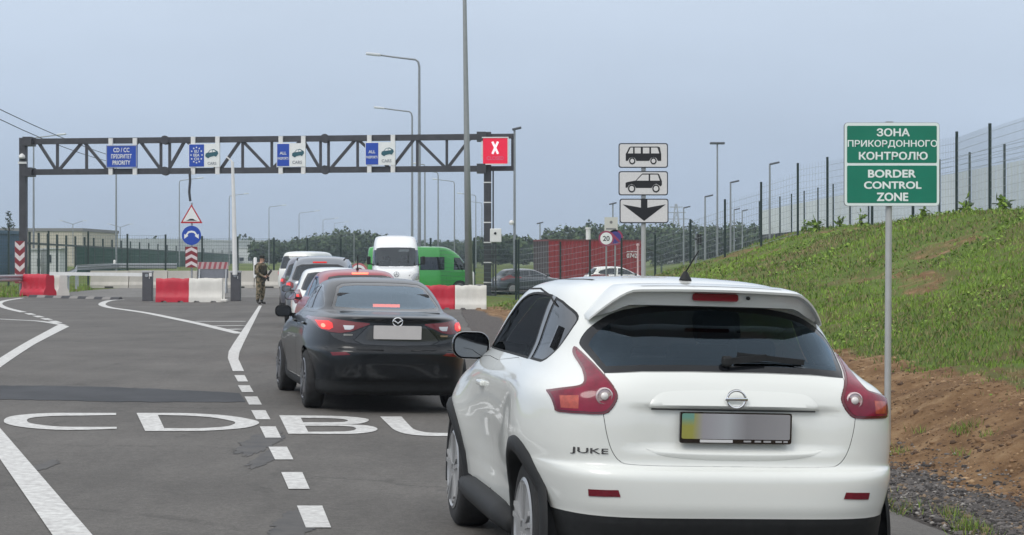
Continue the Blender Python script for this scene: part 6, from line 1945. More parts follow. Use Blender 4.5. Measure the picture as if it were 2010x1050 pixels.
m = MB(); V0 = B0 - A0; m.add([V0 + Vector(v) for v in ((.02, .1, H * .97), (1.3, .4, H * .80), (1.3, 2.2, H * .80), (.02, 2.2, H * .97), (.02, .1, H * .90), (1.3, .4, H * .73), (1.3, 2.2, H * .73), (.02, 2.2, H * .90))], [(0, 1, 2, 3), (7, 6, 5, 4), (0, 4, 5, 1), (1, 5, 6, 2), (2, 6, 7, 3), (3, 7, 4, 0)]); m.box(V0 + Vector((1.2, .6, H * .38)), (.1, .1, H * .76)); m.build('lean_to', mat('lean_green', (.05, .075, .06), .7), o)
# ---- signs near the container
def disc_sign(px, py, Y, rad, label, kind):
    X = px_x(px, Y); zb = float(land_z(X, Y)); o = thing('round_sign', label, 'road sign', (X, Y, zb)); cz = at_z(py, Y) - zb
    m = MB(); m.tube([(0, .04, 0), (0, .04, cz + .2)], .03, 8); m.build('pole', STEEL_L, o)
    m = MB(); m.prism(circ(rad, 28, 0, cz), fn, .02); a = m.build('rim', mat('rim_red_faded', (.30, .045, .10), .5), o)
    m = MB(); m.prism(circ(rad * .78, 28, 0, cz), lambda a_, b_, d: Vector((a_, -.021 - d, b_)), .004); m.build('field', SIGNW if kind == 'limit' else mat('field_violet', (.06, .045, .22), .5), a)
    if kind == 'limit': text_obj('lettering', '20', BLACK_S, a, (0, -.027, cz - rad * .33), (math.radians(90), 0, 0), height=rad * .66, bold=.02)
    else:
        m = MB(); m.bar((-rad * .55, -.027, cz + rad * .55), (rad * .55, -.027, cz - rad * .55), .09, .006, up=(0, 1, 0)); m.build('slash', mat('rim_red_faded', (.30, .045, .10), .5), a)
    return o
disc_sign(1190, 468, 71, .30, 'round red-rimmed speed limit sign in front of the red container', 'limit')
o = disc_sign(1207.5, 466, 72, .31, 'round violet no-stopping sign below a small white plate', 'stop')
m = MB(); cz = at_z(441, 71.8) - o.location.z; m.prism([(-.42, cz - .30), (.10, cz - .30), (.10, cz + .30), (-.42, cz + .30)], fn, .02); p_ = m.build('plate', mat('plate_cream', (.58, .58, .53), .5), o)
m = MB(); m.prism(circ(.06, 12, -.16, cz + .10), lambda a, b, d: Vector((a, -.022 - d, b)), .003); m.box((-.16, -.022, cz - .16), (.40, .004, .06)); m.build('plate_mark', mat('mark_grey', (.20, .20, .20), .6), p_)
o = thing('control_box', 'small white box with a dark dot on a stand right of the right gantry post', 'box', (px_x(973, 83), 83, 0))
m = MB(); m.tube([(0, .1, 0), (0, .1, at_z(470, 83))], .04, 8); m.build('stand', STEEL_D, o); m = MB(); m.box((0, 0, at_z(462, 83)), (.52, .14, .62), bev=.03); a = m.build('housing', WHITE_P, o)
m = MB(); m.lathe([(.06, -.09), (.001, -.09)], (-.02, 0, at_z(458, 83)), 10, 'y'); m.build('lens', BLACKP, a)
o = thing('signal_head', 'small dark traffic signal head on a pole behind the bank', 'traffic light', (px_x(1366, 92), 92, float(land_z(px_x(1366, 92), 92))))
m = MB(); zz = at_z(505, 92) - o.location.z; m.tube([(0, 0, -.2), (0, 0, at_z(460, 92) - o.location.z)], .05, 8); m.build('pole', POLE_G, o)
m = MB(); m.box((.17, 0, at_z(470, 92) - o.location.z), (.26, .22, .55), bev=.03); m.box((-.0, 0, at_z(469, 92) - o.location.z), (.2, .1, .1)); m.build('housing', BLACKP, o)
o = thing('marker_pole', 'white pole with a rounded red cap in front of the red container', 'marker pole', (px_x(1252, 104), 104, float(land_z(px_x(1252, 104), 104))))
m = MB(); m.lathe([(.05, 0), (.05, at_z(483, 104) - o.location.z), (.09, at_z(483, 104) - o.location.z + .02), (.09, at_z(479, 104) - o.location.z), (.001, at_z(478, 104) - o.location.z)], (0, 0, 0), 10); m.build('shaft', mat('marker_pink', (.60, .40, .40), .5), o)

# ---- vans
VAN = [(.30, .90, -2.90, 2.70, 7, 5), (.42, .965, -2.95, 2.88, 8, 5), (.70, .99, -2.97, 2.95, 9, 5), (1.0, .99, -2.97, 2.90, 9, 5), (1.18, .985, -2.97, 2.78, 9, 5), (1.30, .98, -2.97, 2.50, 9, 5.5), (1.38, .975, -2.97, 2.22, 9, 6),
       (1.65, .965, -2.96, 2.00, 9, 6.5), (1.95, .945, -2.95, 1.78, 9, 7), (2.15, .925, -2.94, 1.62, 9, 7), (2.35, .895, -2.93, 1.38, 8, 7), (2.52, .855, -2.90, 1.12, 7, 6), (2.61, .78, -2.85, .90, 6, 5), (2.655, .55, -2.6, .60, 5, 4), (2.67, .2, -2.2, .2, 4, 3), (2.672, .03, -1.8, -.2, 3, 3)]
GRN = mat('van_green_paint', (.048, .36, .068), .3, coat=.7)
vspec = dict(cat='van', per=4, cols=24, screen=[(0, 2.16), (-.62, 2.15), (-.80, 2.12), (-.88, 1.46), (-.82, 1.40), (0, 1.37)], side_windows=[[(2.05, 1.42), (1.62, 2.05), (1.1, 2.06), (1.08, 1.42)]],
    lamps=[[(-.97, 1.3), (-.97, .8), (-.88, .8), (-.88, 1.3)]], front_pairs=[('headlamp', [(-.93, 1.10), (-.95, .84), (-.66, .80), (-.58, .92), (-.72, 1.08)], LAMP_W), ('wiper', [(-.72, 1.405), (-.30, 1.40), (-.30, 1.37), (-.72, 1.375)], BLACKP)], belt=1.3, seat_z=.85, seat_y=1.0, black_below=.46, mirror=False, doors=[[(1.75, 1.38), (1.75, .50), (1.02, .50), (1.04, 2.12), (1.4, 2.12)]], rim=ALLOY_D)
r, M, bv = simple_car('panel_van', 'white high-roofed van facing the camera, beside the green van', (px_x(776, 77.5), 77.5), math.radians(184.5), VAN, mat('van_white_paint', (.78, .79, .79), .32, coat=.7), vspec, axles=(-1.95, 1.95), wheel_r=.34, z=0.0)
fh_ = lambda x, z: bv.ray_cast(Vector((x, 6, z)), Vector((0, -1, 0)))[0]
g = MB()
V = []
for z0_, z1_, w in ((1.15, 1.00, .60),):
    P = [(-w, z0_), (w, z0_), (w * .92, z1_), (0, z1_ - .06), (-w * .92, z1_)]
    g.add([Vector((a, fh_(a, b).y + .012, b)) for a, b in P], [(0, 1, 2, 3, 4)])
go = g.build('grille', mat('grille_dark', (.035, .037, .04), .5), r)
e = MB(); c = fh_(0, 1.06); V = [Vector((.10 * math.cos(a), c.y + .03, 1.06 + .10 * math.sin(a))) for a in np.linspace(0, 2 * math.pi, 25)]
e.tube(V, .012, 6, cap=False)
for k in range(3): a = math.pi / 2 + k * 2 * math.pi / 3; e.bar((0, c.y + .03, 1.06), (.095 * math.cos(a), c.y + .03, 1.06 + .095 * math.sin(a)), .018)
e.build('emblem', CHROME, go)
m = MB(); c = fh_(0, .62); m.box((0, c.y + .01, .62), (.52, .02, .115)); m.build('number_plate', PLATE_W, r)
for sg in (-1, 1): m = MB(); m.box((sg * 1.12, 1.95, 1.62), (.16, .12, .34), bev=.04); m.bar((sg * 1.08, 1.95, 1.5), (sg * .9, 1.98, 1.42), .05); m.build('door_mirror', BLACKP, r)
m = MB(); m.box((.10 - .42, fh_(-.3, 2.02).y - .10, 2.03), (.42, .02, .10)); m.build('sun_visor', mat('visor_pale', (.5, .5, .5), .7), r)
GV = [(z * .875, w, a_ * .88, b_ * .88 + (.36 if z > 1.25 else .16 if z > 1.1 else 0.0), c_, d_) for (z, w, a_, b_, c_, d_) in VAN]
gspec = dict(cat='van', per=4, cols=24, screen=[(0, 1.90), (-.62, 1.88), (-.84, 1.28), (0, 1.20)], side_windows=[[(2.18, 1.20), (1.82, 1.78), (1.52, 1.80), (1.50, 1.20)], [(1.06, 1.20), (1.06, 1.82), (-.10, 1.82), (-.10, 1.20)], [(-.28, 1.24), (-.28, 1.80), (-1.8, 1.80), (-1.8, 1.24)]],
    rear_glass=[(0, 1.80), (-.7, 1.78), (-.72, 1.2), (0, 1.2)], lamps=[[(-.96, 1.2), (-.96, .7), (-.88, .7), (-.88, 1.2)]], belt=1.2, seat_z=.72, seat_y=.9, black_below=.34, mirror=False, doors=[[(1.95, 1.18), (1.35, 1.18), (1.35, .42), (1.40, .42), (1.95, .8)], [(1.15, .42), (1.15, 1.86), (-.16, 1.86), (-.16, .42)]], rim=ALLOY_D)
r, M, bv = simple_car('minibus', 'bright green minibus parked sideways behind the white van', (px_x(827, 88), 88.5), math.radians(-86), GV, GRN, gspec, axles=(-1.6, 1.80), wheel_r=.33, z=-.05)
for sg in (-1, 1): m = MB(); m.box((sg * 1.10, 2.02, 1.40), (.16, .12, .30), bev=.04); m.build('door_mirror', BLACKP, r)
# parked cars on the right
r, M, bv = simple_car('estate_car', 'dark blue-grey estate car parked on the grass edge left of the red container', (px_x(1038, 98), 98), math.radians(-66), [(z * .93, w, a_ * 1.0, b_, c_, d_) for (z, w, a_, b_, c_, d_) in HATCH], mat('blue_grey_paint', (.045, .055, .068), .25, coat=.9), hatch_spec(rear_glass=[(0, 1.34), (-.50, 1.31), (-.62, 1.02), (0, .99)], screen=[(0, 1.36), (-.42, 1.33), (-.62, 1.0), (0, .98)], side_windows=[[(.72, .99), (.45, 1.17), (.15, 1.28), (-.2, 1.32), (-.25, .99)], [(-.33, .99), (-.28, 1.32), (-.8, 1.31), (-1.2, 1.22), (-1.35, 1.10), (-1.25, 1.0)]], lamp_cores=[]), z=-.25)
r, M, bv = simple_car('hatchback_car', 'white car of which only the roof shows in front of the red container', (px_x(1215, 103), 103), math.radians(-80), HATCH, WHITE, hatch_spec(lamp_cores=[]), z=-.25)
for px, lb in ((1306, 'white delivery vehicle far behind the bank, left one of two'), (1327, 'white delivery vehicle far behind the bank, right one of two')):
    simple_car('panel_van', lb, (px_x(px, 330), 330), math.radians(150), VAN, WHITE, vspec, axles=(-1.95, 1.95), wheel_r=.34, z=.1)

# ---- woods on the skyline
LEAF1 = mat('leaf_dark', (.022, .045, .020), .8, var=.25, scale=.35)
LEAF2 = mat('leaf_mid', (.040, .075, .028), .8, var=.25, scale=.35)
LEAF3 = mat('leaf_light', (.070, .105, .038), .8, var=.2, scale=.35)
def crown_faces(c, rx, ry, rz_, n, size, rng, V, F, M_, pal=3):
    d = rng.normal(size=(n, 3)); d /= np.linalg.norm(d, axis=1)[:, None]
    rad = rng.uniform(.35, 1.0, n) ** .45
    lump = 1 + .22 * np.sin(d[:, 0] * 5 + c[0]) * np.cos(d[:, 2] * 6 + c[1]) + .12 * np.sin(d[:, 1] * 9 + d[:, 2] * 7)
    P = np.array(c) + d * (rad * lump)[:, None] * np.array([rx, ry, rz_])
    for i in range(n):
        u = rng.normal(size=3); u /= np.linalg.norm(u); w = np.cross(u, d[i]); w /= (np.linalg.norm(w) + 1e-6); s_ = size * rng.uniform(.5, 1.2)
        k = len(V); p = P[i]
        V += [tuple(p + u * s_), tuple(p + w * s_ * .8), tuple(p - u * s_), tuple(p - w * s_ * .8 + u * s_ * .2)]
        F.append((k, k + 1, k + 2, k + 3))
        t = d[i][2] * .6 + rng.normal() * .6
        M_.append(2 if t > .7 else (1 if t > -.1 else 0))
def wood(name, label, prof, Y, dY, rng_seed, dens=1.0, size=.55):
    """prof: (px, py top) skyline; a belt of crowns under it"""
    rng = np.random.default_rng(rng_seed); V, F, M_ = [], [], []
    pxs = [p[0] for p in prof]; pys = [p[1] for p in prof]
    px = pxs[0]; stepw = 3600 / Y
    while px < pxs[-1]:
        Yc = Y + rng.uniform(0, dY); zt = at_z(np.interp(px, pxs, pys) + rng.uniform(-2, 5), Yc); X = px_x(px, Yc)
        h = max(2.5, zt - 1.0); rx = min(4.5, max(1.8, h * rng.uniform(.28, .42)))
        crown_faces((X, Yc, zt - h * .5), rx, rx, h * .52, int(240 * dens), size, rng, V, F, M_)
        px += rx * stepw * rng.uniform(.40, .75)
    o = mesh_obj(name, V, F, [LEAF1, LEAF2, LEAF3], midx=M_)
    tag(o, label, 'wood', kind='stuff')
    return o
wood('far_wood', 'dark wood behind the people carrier and the white van', [(505, 474), (540, 472), (575, 473), (598, 468), (622, 460), (650, 456), (668, 449), (690, 449), (704, 455), (722, 453), (736, 455), (748, 462), (790, 472)], 330, 40, 3, 3.2, .34)
wood('far_wood', 'low hazy wood along the left skyline', [(215, 473), (300, 470), (330, 471), (400, 468), (440, 474), (470, 470), (485, 460), (494, 462), (502, 474), (520, 476)], 460, 40, 4, 2.2, .45)
wood('far_wood', 'rounded wood rising behind the red container', [(1052, 476), (1064, 468), (1080, 454), (1100, 447), (1130, 442), (1160, 440), (1200, 437), (1260, 440), (1330, 440), (1400, 440), (1528, 440)], 300, 35, 5, 3.0, .34)
wood('far_wood', 'small wood between the gantry post and the slim camera lamp', [(936, 475), (950, 462), (972, 459), (1000, 460), (1020, 462), (1036, 470), (1046, 476)], 280, 20, 6, 2.6, .34)
wood('far_wood', 'low dark wood behind the green minibus and the mast', [(800, 476), (850, 474), (900, 472), (940, 476)], 420, 30, 8, 1.8, .45)
# conifer at the far left
o = thing('conifer_tree', 'small dark conifer standing behind the blue shed at the far left', 'tree', (px_x(18, 150), 150, .4))
rng = np.random.default_rng(5); V, F, M_ = [], [], []
hh = at_z(421, 150) - .4
for k in range(9):
    t = k / 8; z = hh * (.30 + .68 * t); r_ = 1.35 * (1 - t) + .15
    for j in range(int(60 * (1 - t) + 14)):
        a = rng.uniform(0, 6.283); rr_ = r_ * rng.uniform(.2, 1); p = np.array([rr_ * math.cos(a), rr_ * math.sin(a), z - rr_ * .35 + rng.normal() * .1]); u = rng.normal(size=3) * .16; w = rng.normal(size=3) * .16
        n0 = len(V); V += [tuple(p), tuple(p + u), tuple(p + w)]; F.append((n0, n0 + 1, n0 + 2)); M_.append(0 if rng.random() < .7 else 1)
mesh_obj('crown', V, F, [LEAF1, LEAF2], o, midx=M_)
m = MB(); m.tube([(0, 0, 0), (0, 0, hh * .9)], [.16, .04], 8); m.build('trunk', mat('bark', (.06, .045, .03), .9), o)

# ================================================================= GRASS, EARTH, STONES
def fast_mesh(name, V, F3, mats, midx=None, col=None):
    """big mesh of triangles / quads straight from arrays"""
    me = bpy.data.meshes.new(name); nv, nf, k = len(V), len(F3), F3.shape[1]
    me.vertices.add(nv); me.vertices.foreach_set('co', V.astype(np.float32).ravel())
    me.loops.add(nf * k); me.loops.foreach_set('vertex_index', F3.astype(np.int32).ravel())
    me.polygons.add(nf); me.polygons.foreach_set('loop_start', np.arange(0, nf * k, k, dtype=np.int32))
    try: me.polygons.foreach_set('loop_total', np.full(nf, k, dtype=np.int32))
    except Exception: pass
    for m in mats: me.materials.append(m)
    if midx is not None: me.polygons.foreach_set('material_index', midx.astype(np.int32))
    me.update(calc_edges=True); me.validate()
    return link(bpy.data.objects.new(name, me))

# height table for fast look-ups
_gx = np.concatenate([np.arange(-4, 1.5, .5), np.arange(1.5, 22, .14)]); _gy = np.concatenate([np.arange(8, 30, .22), np.arange(30, 76, .6)])
_GX, _GY = np.meshgrid(_gx, _gy); _GZ = land_z(_GX, _GY)
def z_at(X, Y):
    i = np.clip(np.searchsorted(_gy, Y) - 1, 0, len(_gy) - 2); j = np.clip(np.searchsorted(_gx, X) - 1, 0, len(_gx) - 2)
    u = np.clip((X - _gx[j]) / (_gx[j + 1] - _gx[j]), 0, 1); v = np.clip((Y - _gy[i]) / (_gy[i + 1] - _gy[i]), 0, 1)
    return _GZ[i, j] * (1 - u) * (1 - v) + _GZ[i, j + 1] * u * (1 - v) + _GZ[i + 1, j] * (1 - u) * v + _GZ[i + 1, j + 1] * u * v
def grass_leaf(name, c, c2):
    m = mat(name, c, .75, col2=c2, scale=.9, spec=.25)
    m.node_tree.nodes['Principled BSDF'].inputs['Subsurface Weight'].default_value = 0
    return m
G_MATS = [grass_leaf('grass_green', (.115, .205, .028), (.185, .275, .046)), grass_leaf('grass_fresh', (.185, .300, .040), (.245, .350, .066)), grass_leaf('grass_dry', (.22, .185, .085), (.28, .235, .12)), grass_leaf('grass_dark', (.060, .105, .026), (.090, .140, .036))]
def blades(n_cand, area, hmul, rng, dens):
    x0, x1, y0, y1 = area
    # sample evenly in the view: probability falls with distance
    Y = 1 / rng.uniform(1 / y1, 1 / y0, n_cand); X = rng.uniform(x0, x1, n_cand)
    px = 1005 + X / Y * 3600
    ok = (px < 2120) & (px > 880)
    X, Y = X[ok], Y[ok]
    t, e = toe_x(Y), edge_x(Y)
    s = X - t + rng.normal(0, .16, len(X)) + .30 * blob_noise(X, Y, (1.1, 2.6), np.random.default_rng(3))
    ok = s > 0
    X, Y, s = X[ok], Y[ok], s[ok]
    patch = blob_noise(X, Y, (.5, 1.2, 2.4), np.random.default_rng(4))
    bare = (patch < -.60) & (rng.random(len(X)) < .70)
    X, Y, s, patch = X[~bare], Y[~bare], s[~bare], patch[~bare]
    return X, Y, s, patch
def build_grass():
    rng = np.random.default_rng(21)
    X, Y, s, patch = blades(300000, (-2, 17, 12, 76), 1, rng, 1)
    Z = z_at(X, Y); n = len(X)
    far = np.clip(Y / 22, 1, 3.0)
    h = rng.gamma(4, .0085, n) * (1 + .45 * np.clip(patch, -1, 2)) * (.8 + .3 * far) + .014
    w = rng.uniform(.004, .008, n) * far
    a = rng.uniform(0, 6.283, n); lean = rng.uniform(.15, 1.1, n) * h; la = rng.uniform(0, 6.283, n)
    dx, dy = np.cos(a) * w, np.sin(a) * w
    lx, ly = np.cos(la) * lean, np.sin(la) * lean
    V = np.empty((n, 5, 3))
    V[:, 0] = np.stack([X - dx, Y - dy, Z - .02], -1); V[:, 1] = np.stack([X + dx, Y + dy, Z - .02], -1)
    V[:, 2] = np.stack([X + dx * .8 + lx * .4, Y + dy * .8 + ly * .4, Z + h * .6], -1); V[:, 3] = np.stack([X - dx * .8 + lx * .4, Y - dy * .8 + ly * .4, Z + h * .6], -1)
    V[:, 4] = np.stack([X + lx, Y + ly, Z + h], -1)
    b = np.arange(n)[:, None] * 5
    F = np.concatenate([b + np.array([0, 1, 2]), b + np.array([0, 2, 3]), b + np.array([3, 2, 4])], 0)
    p2 = 1.1 * blob_noise(X, Y, (.45,), np.random.default_rng(9)) + .9 * blob_noise(X, Y, (1.3,), np.random.default_rng(10)) + rng.normal(0, .45, n)
    mi = np.where(p2 > .55, 1, np.where(p2 < -.80, 2, np.where(p2 < -.35, 3, 0)))
    mi = np.where((patch < -.70) & (rng.random(n) < .7), 2, mi)
    mi = np.where(rng.random(n) < .14, 2, mi)
    o = fast_mesh('grass', V.reshape(-1, 3), F, G_MATS, np.concatenate([mi, mi, mi]))
    tag(o, 'patchy green grass with dry straw covering the roadside bank', 'grass', kind='stuff')
    # broad-leaved clover and weeds among it
    X, Y, s, patch = blades(60000, (-2, 17, 12, 60), 1, rng, 1)
    k = blob_noise(X, Y, (.8, 1.9), np.random.default_rng(14)); ok = k > .35
    X, Y = X[ok], Y[ok]; Z = z_at(X, Y); n = len(X); far = np.clip(Y / 22, 1, 2.6)
    r = rng.uniform(.012, .030, n) * far; hgt = rng.uniform(.02, .13, n)
    q = rng.normal(size=(n, 3)); q[:, 2] = abs(q[:, 2]) + .6; q /= np.linalg.norm(q, axis=1)[:, None]
    u = np.cross(q, rng.normal(size=(n, 3))); u /= np.linalg.norm(u, axis=1)[:, None]; w_ = np.cross(q, u)
    P = np.stack([X, Y, Z + hgt], -1)
    V = np.stack([P - u * r[:, None], P - w_ * r[:, None] * .6, P + u * r[:, None], P + w_ * r[:, None] * .6], 1)
    F = np.arange(n)[:, None] * 4 + np.array([0, 1, 2, 3])
    mi = np.where(rng.random(n) < .45, 1, np.where(rng.random(n) < .2, 3, 0))
    o = fast_mesh('ground_cover', V.reshape(-1, 3), F, G_MATS, mi)
    tag(o, 'low leafy weeds among the grass of the roadside bank', 'weeds', kind='stuff')
build_grass()

ICO = None
def pebble_mesh(name, P, R, mats, midx, rng, flat=.6):
    """rough little stones: squashed, jittered octa/ico shapes"""
    bm = bmesh.new(); bmesh.ops.create_icosphere(bm, subdivisions=1, radius=1.0); B = np.array([v.co[:] for v in bm.verts]); bm.verts.index_update(); T = np.array([[v.index for v in f.verts] for f in bm.faces]); bm.free()
    n, nb = len(P), len(B)
    sc = rng.uniform(.6, 1.3, (n, 1, 3)); sc[:, :, 2] *= flat
    J = 1 + rng.normal(0, .20, (n, nb, 1))
    a = rng.uniform(0, 6.283, n); c, s = np.cos(a)[:, None], np.sin(a)[:, None]
    Q = B[None] * J * sc * R[:, None, None]
    x, y = Q[:, :, 0] * c - Q[:, :, 1] * s, Q[:, :, 0] * s + Q[:, :, 1] * c
    V = np.stack([x, y, Q[:, :, 2]], -1) + P[:, None, :]
    F = (np.arange(n)[:, None, None] * nb + T[None]).reshape(-1, 3)
    return fast_mesh(name, V.reshape(-1, 3), F, mats, np.repeat(midx, len(T)))
def build_stones():
    rng = np.random.default_rng(33)
    def region(n, lo, hi, y0, y1):
        Y = 1 / rng.uniform(1 / y1, 1 / y0, n); e, t = edge_x(Y), toe_x(Y)
        u = rng.uniform(lo, hi, n); X = e + u * (t - e)
        px = 1005 + X / Y * 3600; ok = (px < 2100) & (px > 860)
        return X[ok], Y[ok], u[ok]
    ST = [mat('stone_grey', (.115, .105, .10), .9, var=.3, scale=3), mat('stone_pale', (.30, .28, .26), .85, var=.2, scale=3), mat('stone_dark', (.038, .034, .033), .9, var=.3, scale=3), mat('stone_tan', (.20, .145, .095), .9, var=.3, scale=3)]
    X, Y, u = region(26000, .02, .60, 9.5, 34)
    keep = rng.random(len(X)) < np.where(u < .48, 1, .25); X, Y, u = X[keep], Y[keep], u[keep]
    R = rng.gamma(1.6, .0042, len(X)) + .003
    mi = rng.choice(4, len(X), p=[.44, .10, .34, .12])
    R = np.where(mi == 1, R * .75, R)
    P = np.stack([X, Y, z_at(X, Y) + R * .1], -1)
    o = pebble_mesh('gravel', P, R, ST, mi, rng)
    tag(o, 'loose grey gravel and crumbled asphalt along the right road edge', 'gravel', kind='stuff')
    CL = [mat('clod_brown', (.21, .125, .066), .95, var=.3, scale=2), mat('clod_tan', (.34, .225, .125), .95, var=.25, scale=2), mat('clod_dark', (.095, .057, .035), .95, var=.3, scale=2)]
    X, Y, u = region(15000, .40, 1.08, 9.5, 60)
    R = rng.gamma(1.3, .0052, len(X)) + .0025
    k = blob_noise(X, Y, (.9, 2.1), np.random.default_rng(5)) + rng.normal(0, .5, len(X))
    mi = np.where(k > .5, 1, np.where(k < -.5, 2, 0))
    P = np.stack([X, Y, z_at(X, Y) + R * .05], -1)
    o = pebble_mesh('soil_clods', P, R, CL, mi, rng, .7)
    tag(o, 'crumbled brown earth at the foot of the grass bank', 'soil', kind='stuff')
    # stray tufts along the ragged asphalt edge and in the gravel
    rngt = np.random.default_rng(8); V, F, M_ = [], [], []
    spots = []
    for _ in range(70):
        Y = rngt.uniform(10, 30); e, t = float(edge_x(Y)), float(toe_x(Y)); spots.append((e + rngt.choice([rngt.uniform(-.05, .12), rngt.uniform(.4, .8)]) * (t - e), Y))
    spots += [(px_x(x, 3600 * 1.75 / (y - HZ)), 3600 * 1.75 / (y - HZ)) for x, y in ((1880, 1020), (1895, 1030), (1870, 1010), (1905, 1038), (1880, 890), (1888, 893), (1935, 1045), (1860, 1005), (1915, 1035))]
    for X, Y in spots:
        z = float(z_at(np.array([X]), np.array([Y]))[0])
        for _ in range(rngt.integers(14, 46)):
            x, y = X + rngt.normal() * .05, Y + rngt.normal() * .07; h = rngt.uniform(.03, .10); a = rngt.uniform(0, 6.283); w = .004
            lx, ly = rngt.normal() * h * .5, rngt.normal() * h * .5
            k = len(V); V += [(x - w * math.cos(a), y - w * math.sin(a), z - .01), (x + w * math.cos(a), y + w * math.sin(a), z - .01), (x + lx, y + ly, z + h)]; F.append((k, k + 1, k + 2)); M_.append(int(rngt.choice([0, 1, 3, 2])))
    tag(mesh_obj('grass_tufts', V, F, G_MATS, midx=M_), 'stray grass tufts growing at the crumbling asphalt edge', 'grass', kind='stuff')
    # verge grass on the far left by the guard rail
    rngt = np.random.default_rng(18); n = 9000
    X = rngt.uniform(-34, -20.0, n); Y = rngt.uniform(79, 112, n)
    px = 1005 + X / Y * 3600
    ok = (px < 182) & ((px < 46) | (px > 104)) & (Y > np.where(px < 50, 80.5, 86 + (px - 104) * .16)) & (px > -30)
    X, Y = X[ok], Y[ok]; Z = land_z(X, Y, False); n = len(X); h = rngt.uniform(.06, .22, n); a = rngt.uniform(0, 6.283, n)
    dx, dy = np.cos(a) * .03, np.sin(a) * .03
    V = np.stack([np.stack([X - dx, Y - dy, Z - .05], -1), np.stack([X + dx, Y + dy, Z - .05], -1), np.stack([X + rngt.normal(0, .06, n), Y + rngt.normal(0, .06, n), Z + h], -1)], 1)
    tag(fast_mesh('verge_grass', V.reshape(-1, 3), np.arange(n * 3).reshape(-1, 3), G_MATS, rngt.choice([0, 1, 2, 3], n, p=[.4, .2, .25, .15])), 'rough verge grass by the left guard rail', 'grass', kind='stuff')
build_stones()

# tall weeds along the foot of the crest fence
WEED = 'tall weeds at the foot of the crest fence'
STEM = mat('weed_stem', (.070, .085, .030), .8)
def weed(px, py_top, Y, label, seed):
    rng = np.random.default_rng(seed); X = px_x(px, Y); z = float(land_z(X, Y)); h = max(.35, at_z(py_top, Y) - z)
    o = thing('weed', label, 'plant', (X, Y, z), group=WEED)
    sm = MB(); V, F, M_ = [], [], []
    for s in range(rng.integers(4, 8)):
        hh = h * rng.uniform(.55, 1.0); a = rng.uniform(0, 6.283); sp_ = rng.uniform(.05, .35) * h
        P = [(sp_ * t * t * math.cos(a), sp_ * t * t * math.sin(a), hh * t) for t in (0, .35, .7, 1)]
        sm.tube(P, [.012, .010, .008, .004], 4)
        for j in range(int(30 * hh)):
            t = rng.uniform(.15, 1); p = np.array([sp_ * t * t * math.cos(a), sp_ * t * t * math.sin(a), hh * t]) + rng.normal(size=3) * .05
            u = rng.normal(size=3) * .06; w = rng.normal(size=3) * .035; k = len(V); V += [tuple(p), tuple(p + u + w), tuple(p + 2 * u), tuple(p + u - w)]; F.append((k, k + 1, k + 2, k + 3)); M_.append(int(rng.choice([0, 1, 3])))
    sm.build('stem', STEM, o); mesh_obj('foliage', V, F, G_MATS, o, midx=M_)
for i, (px, pt, Y, lb) in enumerate(((1603, 430, 63, 'tall weed left of the fence corner post on the bank'), (1648, 432, 62, 'bushy weed between the fence corner post and the green sign'), (1690, 428, 60, 'weed below the left half of the green sign'), (1815, 412, 55, 'tall forked weed below the right corner of the green sign'), (1895, 392, 52, 'tallest weed, between the two fence posts right of the green sign'), (1970, 412, 48, 'low weed at the right end of the crest fence'), (1580, 446, 64, 'low bushy weed furthest left along the crest fence'))):
    weed(px, pt, Y, lb, 40 + i)

# ================================================================= THE SOLDIER
def camo():
    m = bpy.data.materials.new('camouflage_cloth'); m.use_nodes = True
    n, l = m.node_tree.nodes, m.node_tree.links; b = n['Principled BSDF']; b.inputs['Roughness'].default_value = .9
    t = n.new('ShaderNodeTexCoord'); z = n.new('ShaderNodeTexNoise'); z.inputs['Scale'].default_value = 9; z.inputs['Detail'].default_value = 3; l.new(t.outputs['Object'], z.inputs['Vector'])
    r = n.new('ShaderNodeValToRGB'); r.color_ramp.interpolation = 'CONSTANT'; l.new(z.outputs['Fac'], r.inputs['Fac'])
    e = r.color_ramp.elements; e[0].position = 0; e[0].color = (.055, .052, .030, 1); e[1].position = .44; e[1].color = (.155, .125, .075, 1)
    q = e.new(.53); q.color = (.26, .21, .14, 1); q = e.new(.62); q.color = (.085, .060, .035, 1)
    l.new(r.outputs[0], b.inputs['Base Color'])
    return m
def skin_figure(name, joints, edges, root_i, mats, parent, sub=2):
    me = bpy.data.meshes.new(name); me.from_pydata([j[:3] for j in joints], edges, []); o = bpy.data.objects.new(name, me); COL.objects.link(o)
    md = o.modifiers.new('skin', 'SKIN'); md.use_smooth_shade = True
    sd = o.modifiers.new('sub', 'SUBSURF'); sd.levels = sub; sd.render_levels = sub
    for v, j in zip(me.skin_vertices[0].data, joints): v.radius = (j[3], j[4] if len(j) > 4 else j[3])
    me.skin_vertices[0].data[root_i].use_root = True
    dg = bpy.context.evaluated_depsgraph_get(); dg.update()
    nm = bpy.data.meshes.new_from_object(o.evaluated_get(dg)); bpy.data.objects.remove(o)
    for m_ in mats: nm.materials.append(m_)
    nm.polygons.foreach_set('use_smooth', np.ones(len(nm.polygons), dtype=bool))
    return link(bpy.data.objects.new(name, nm), parent)
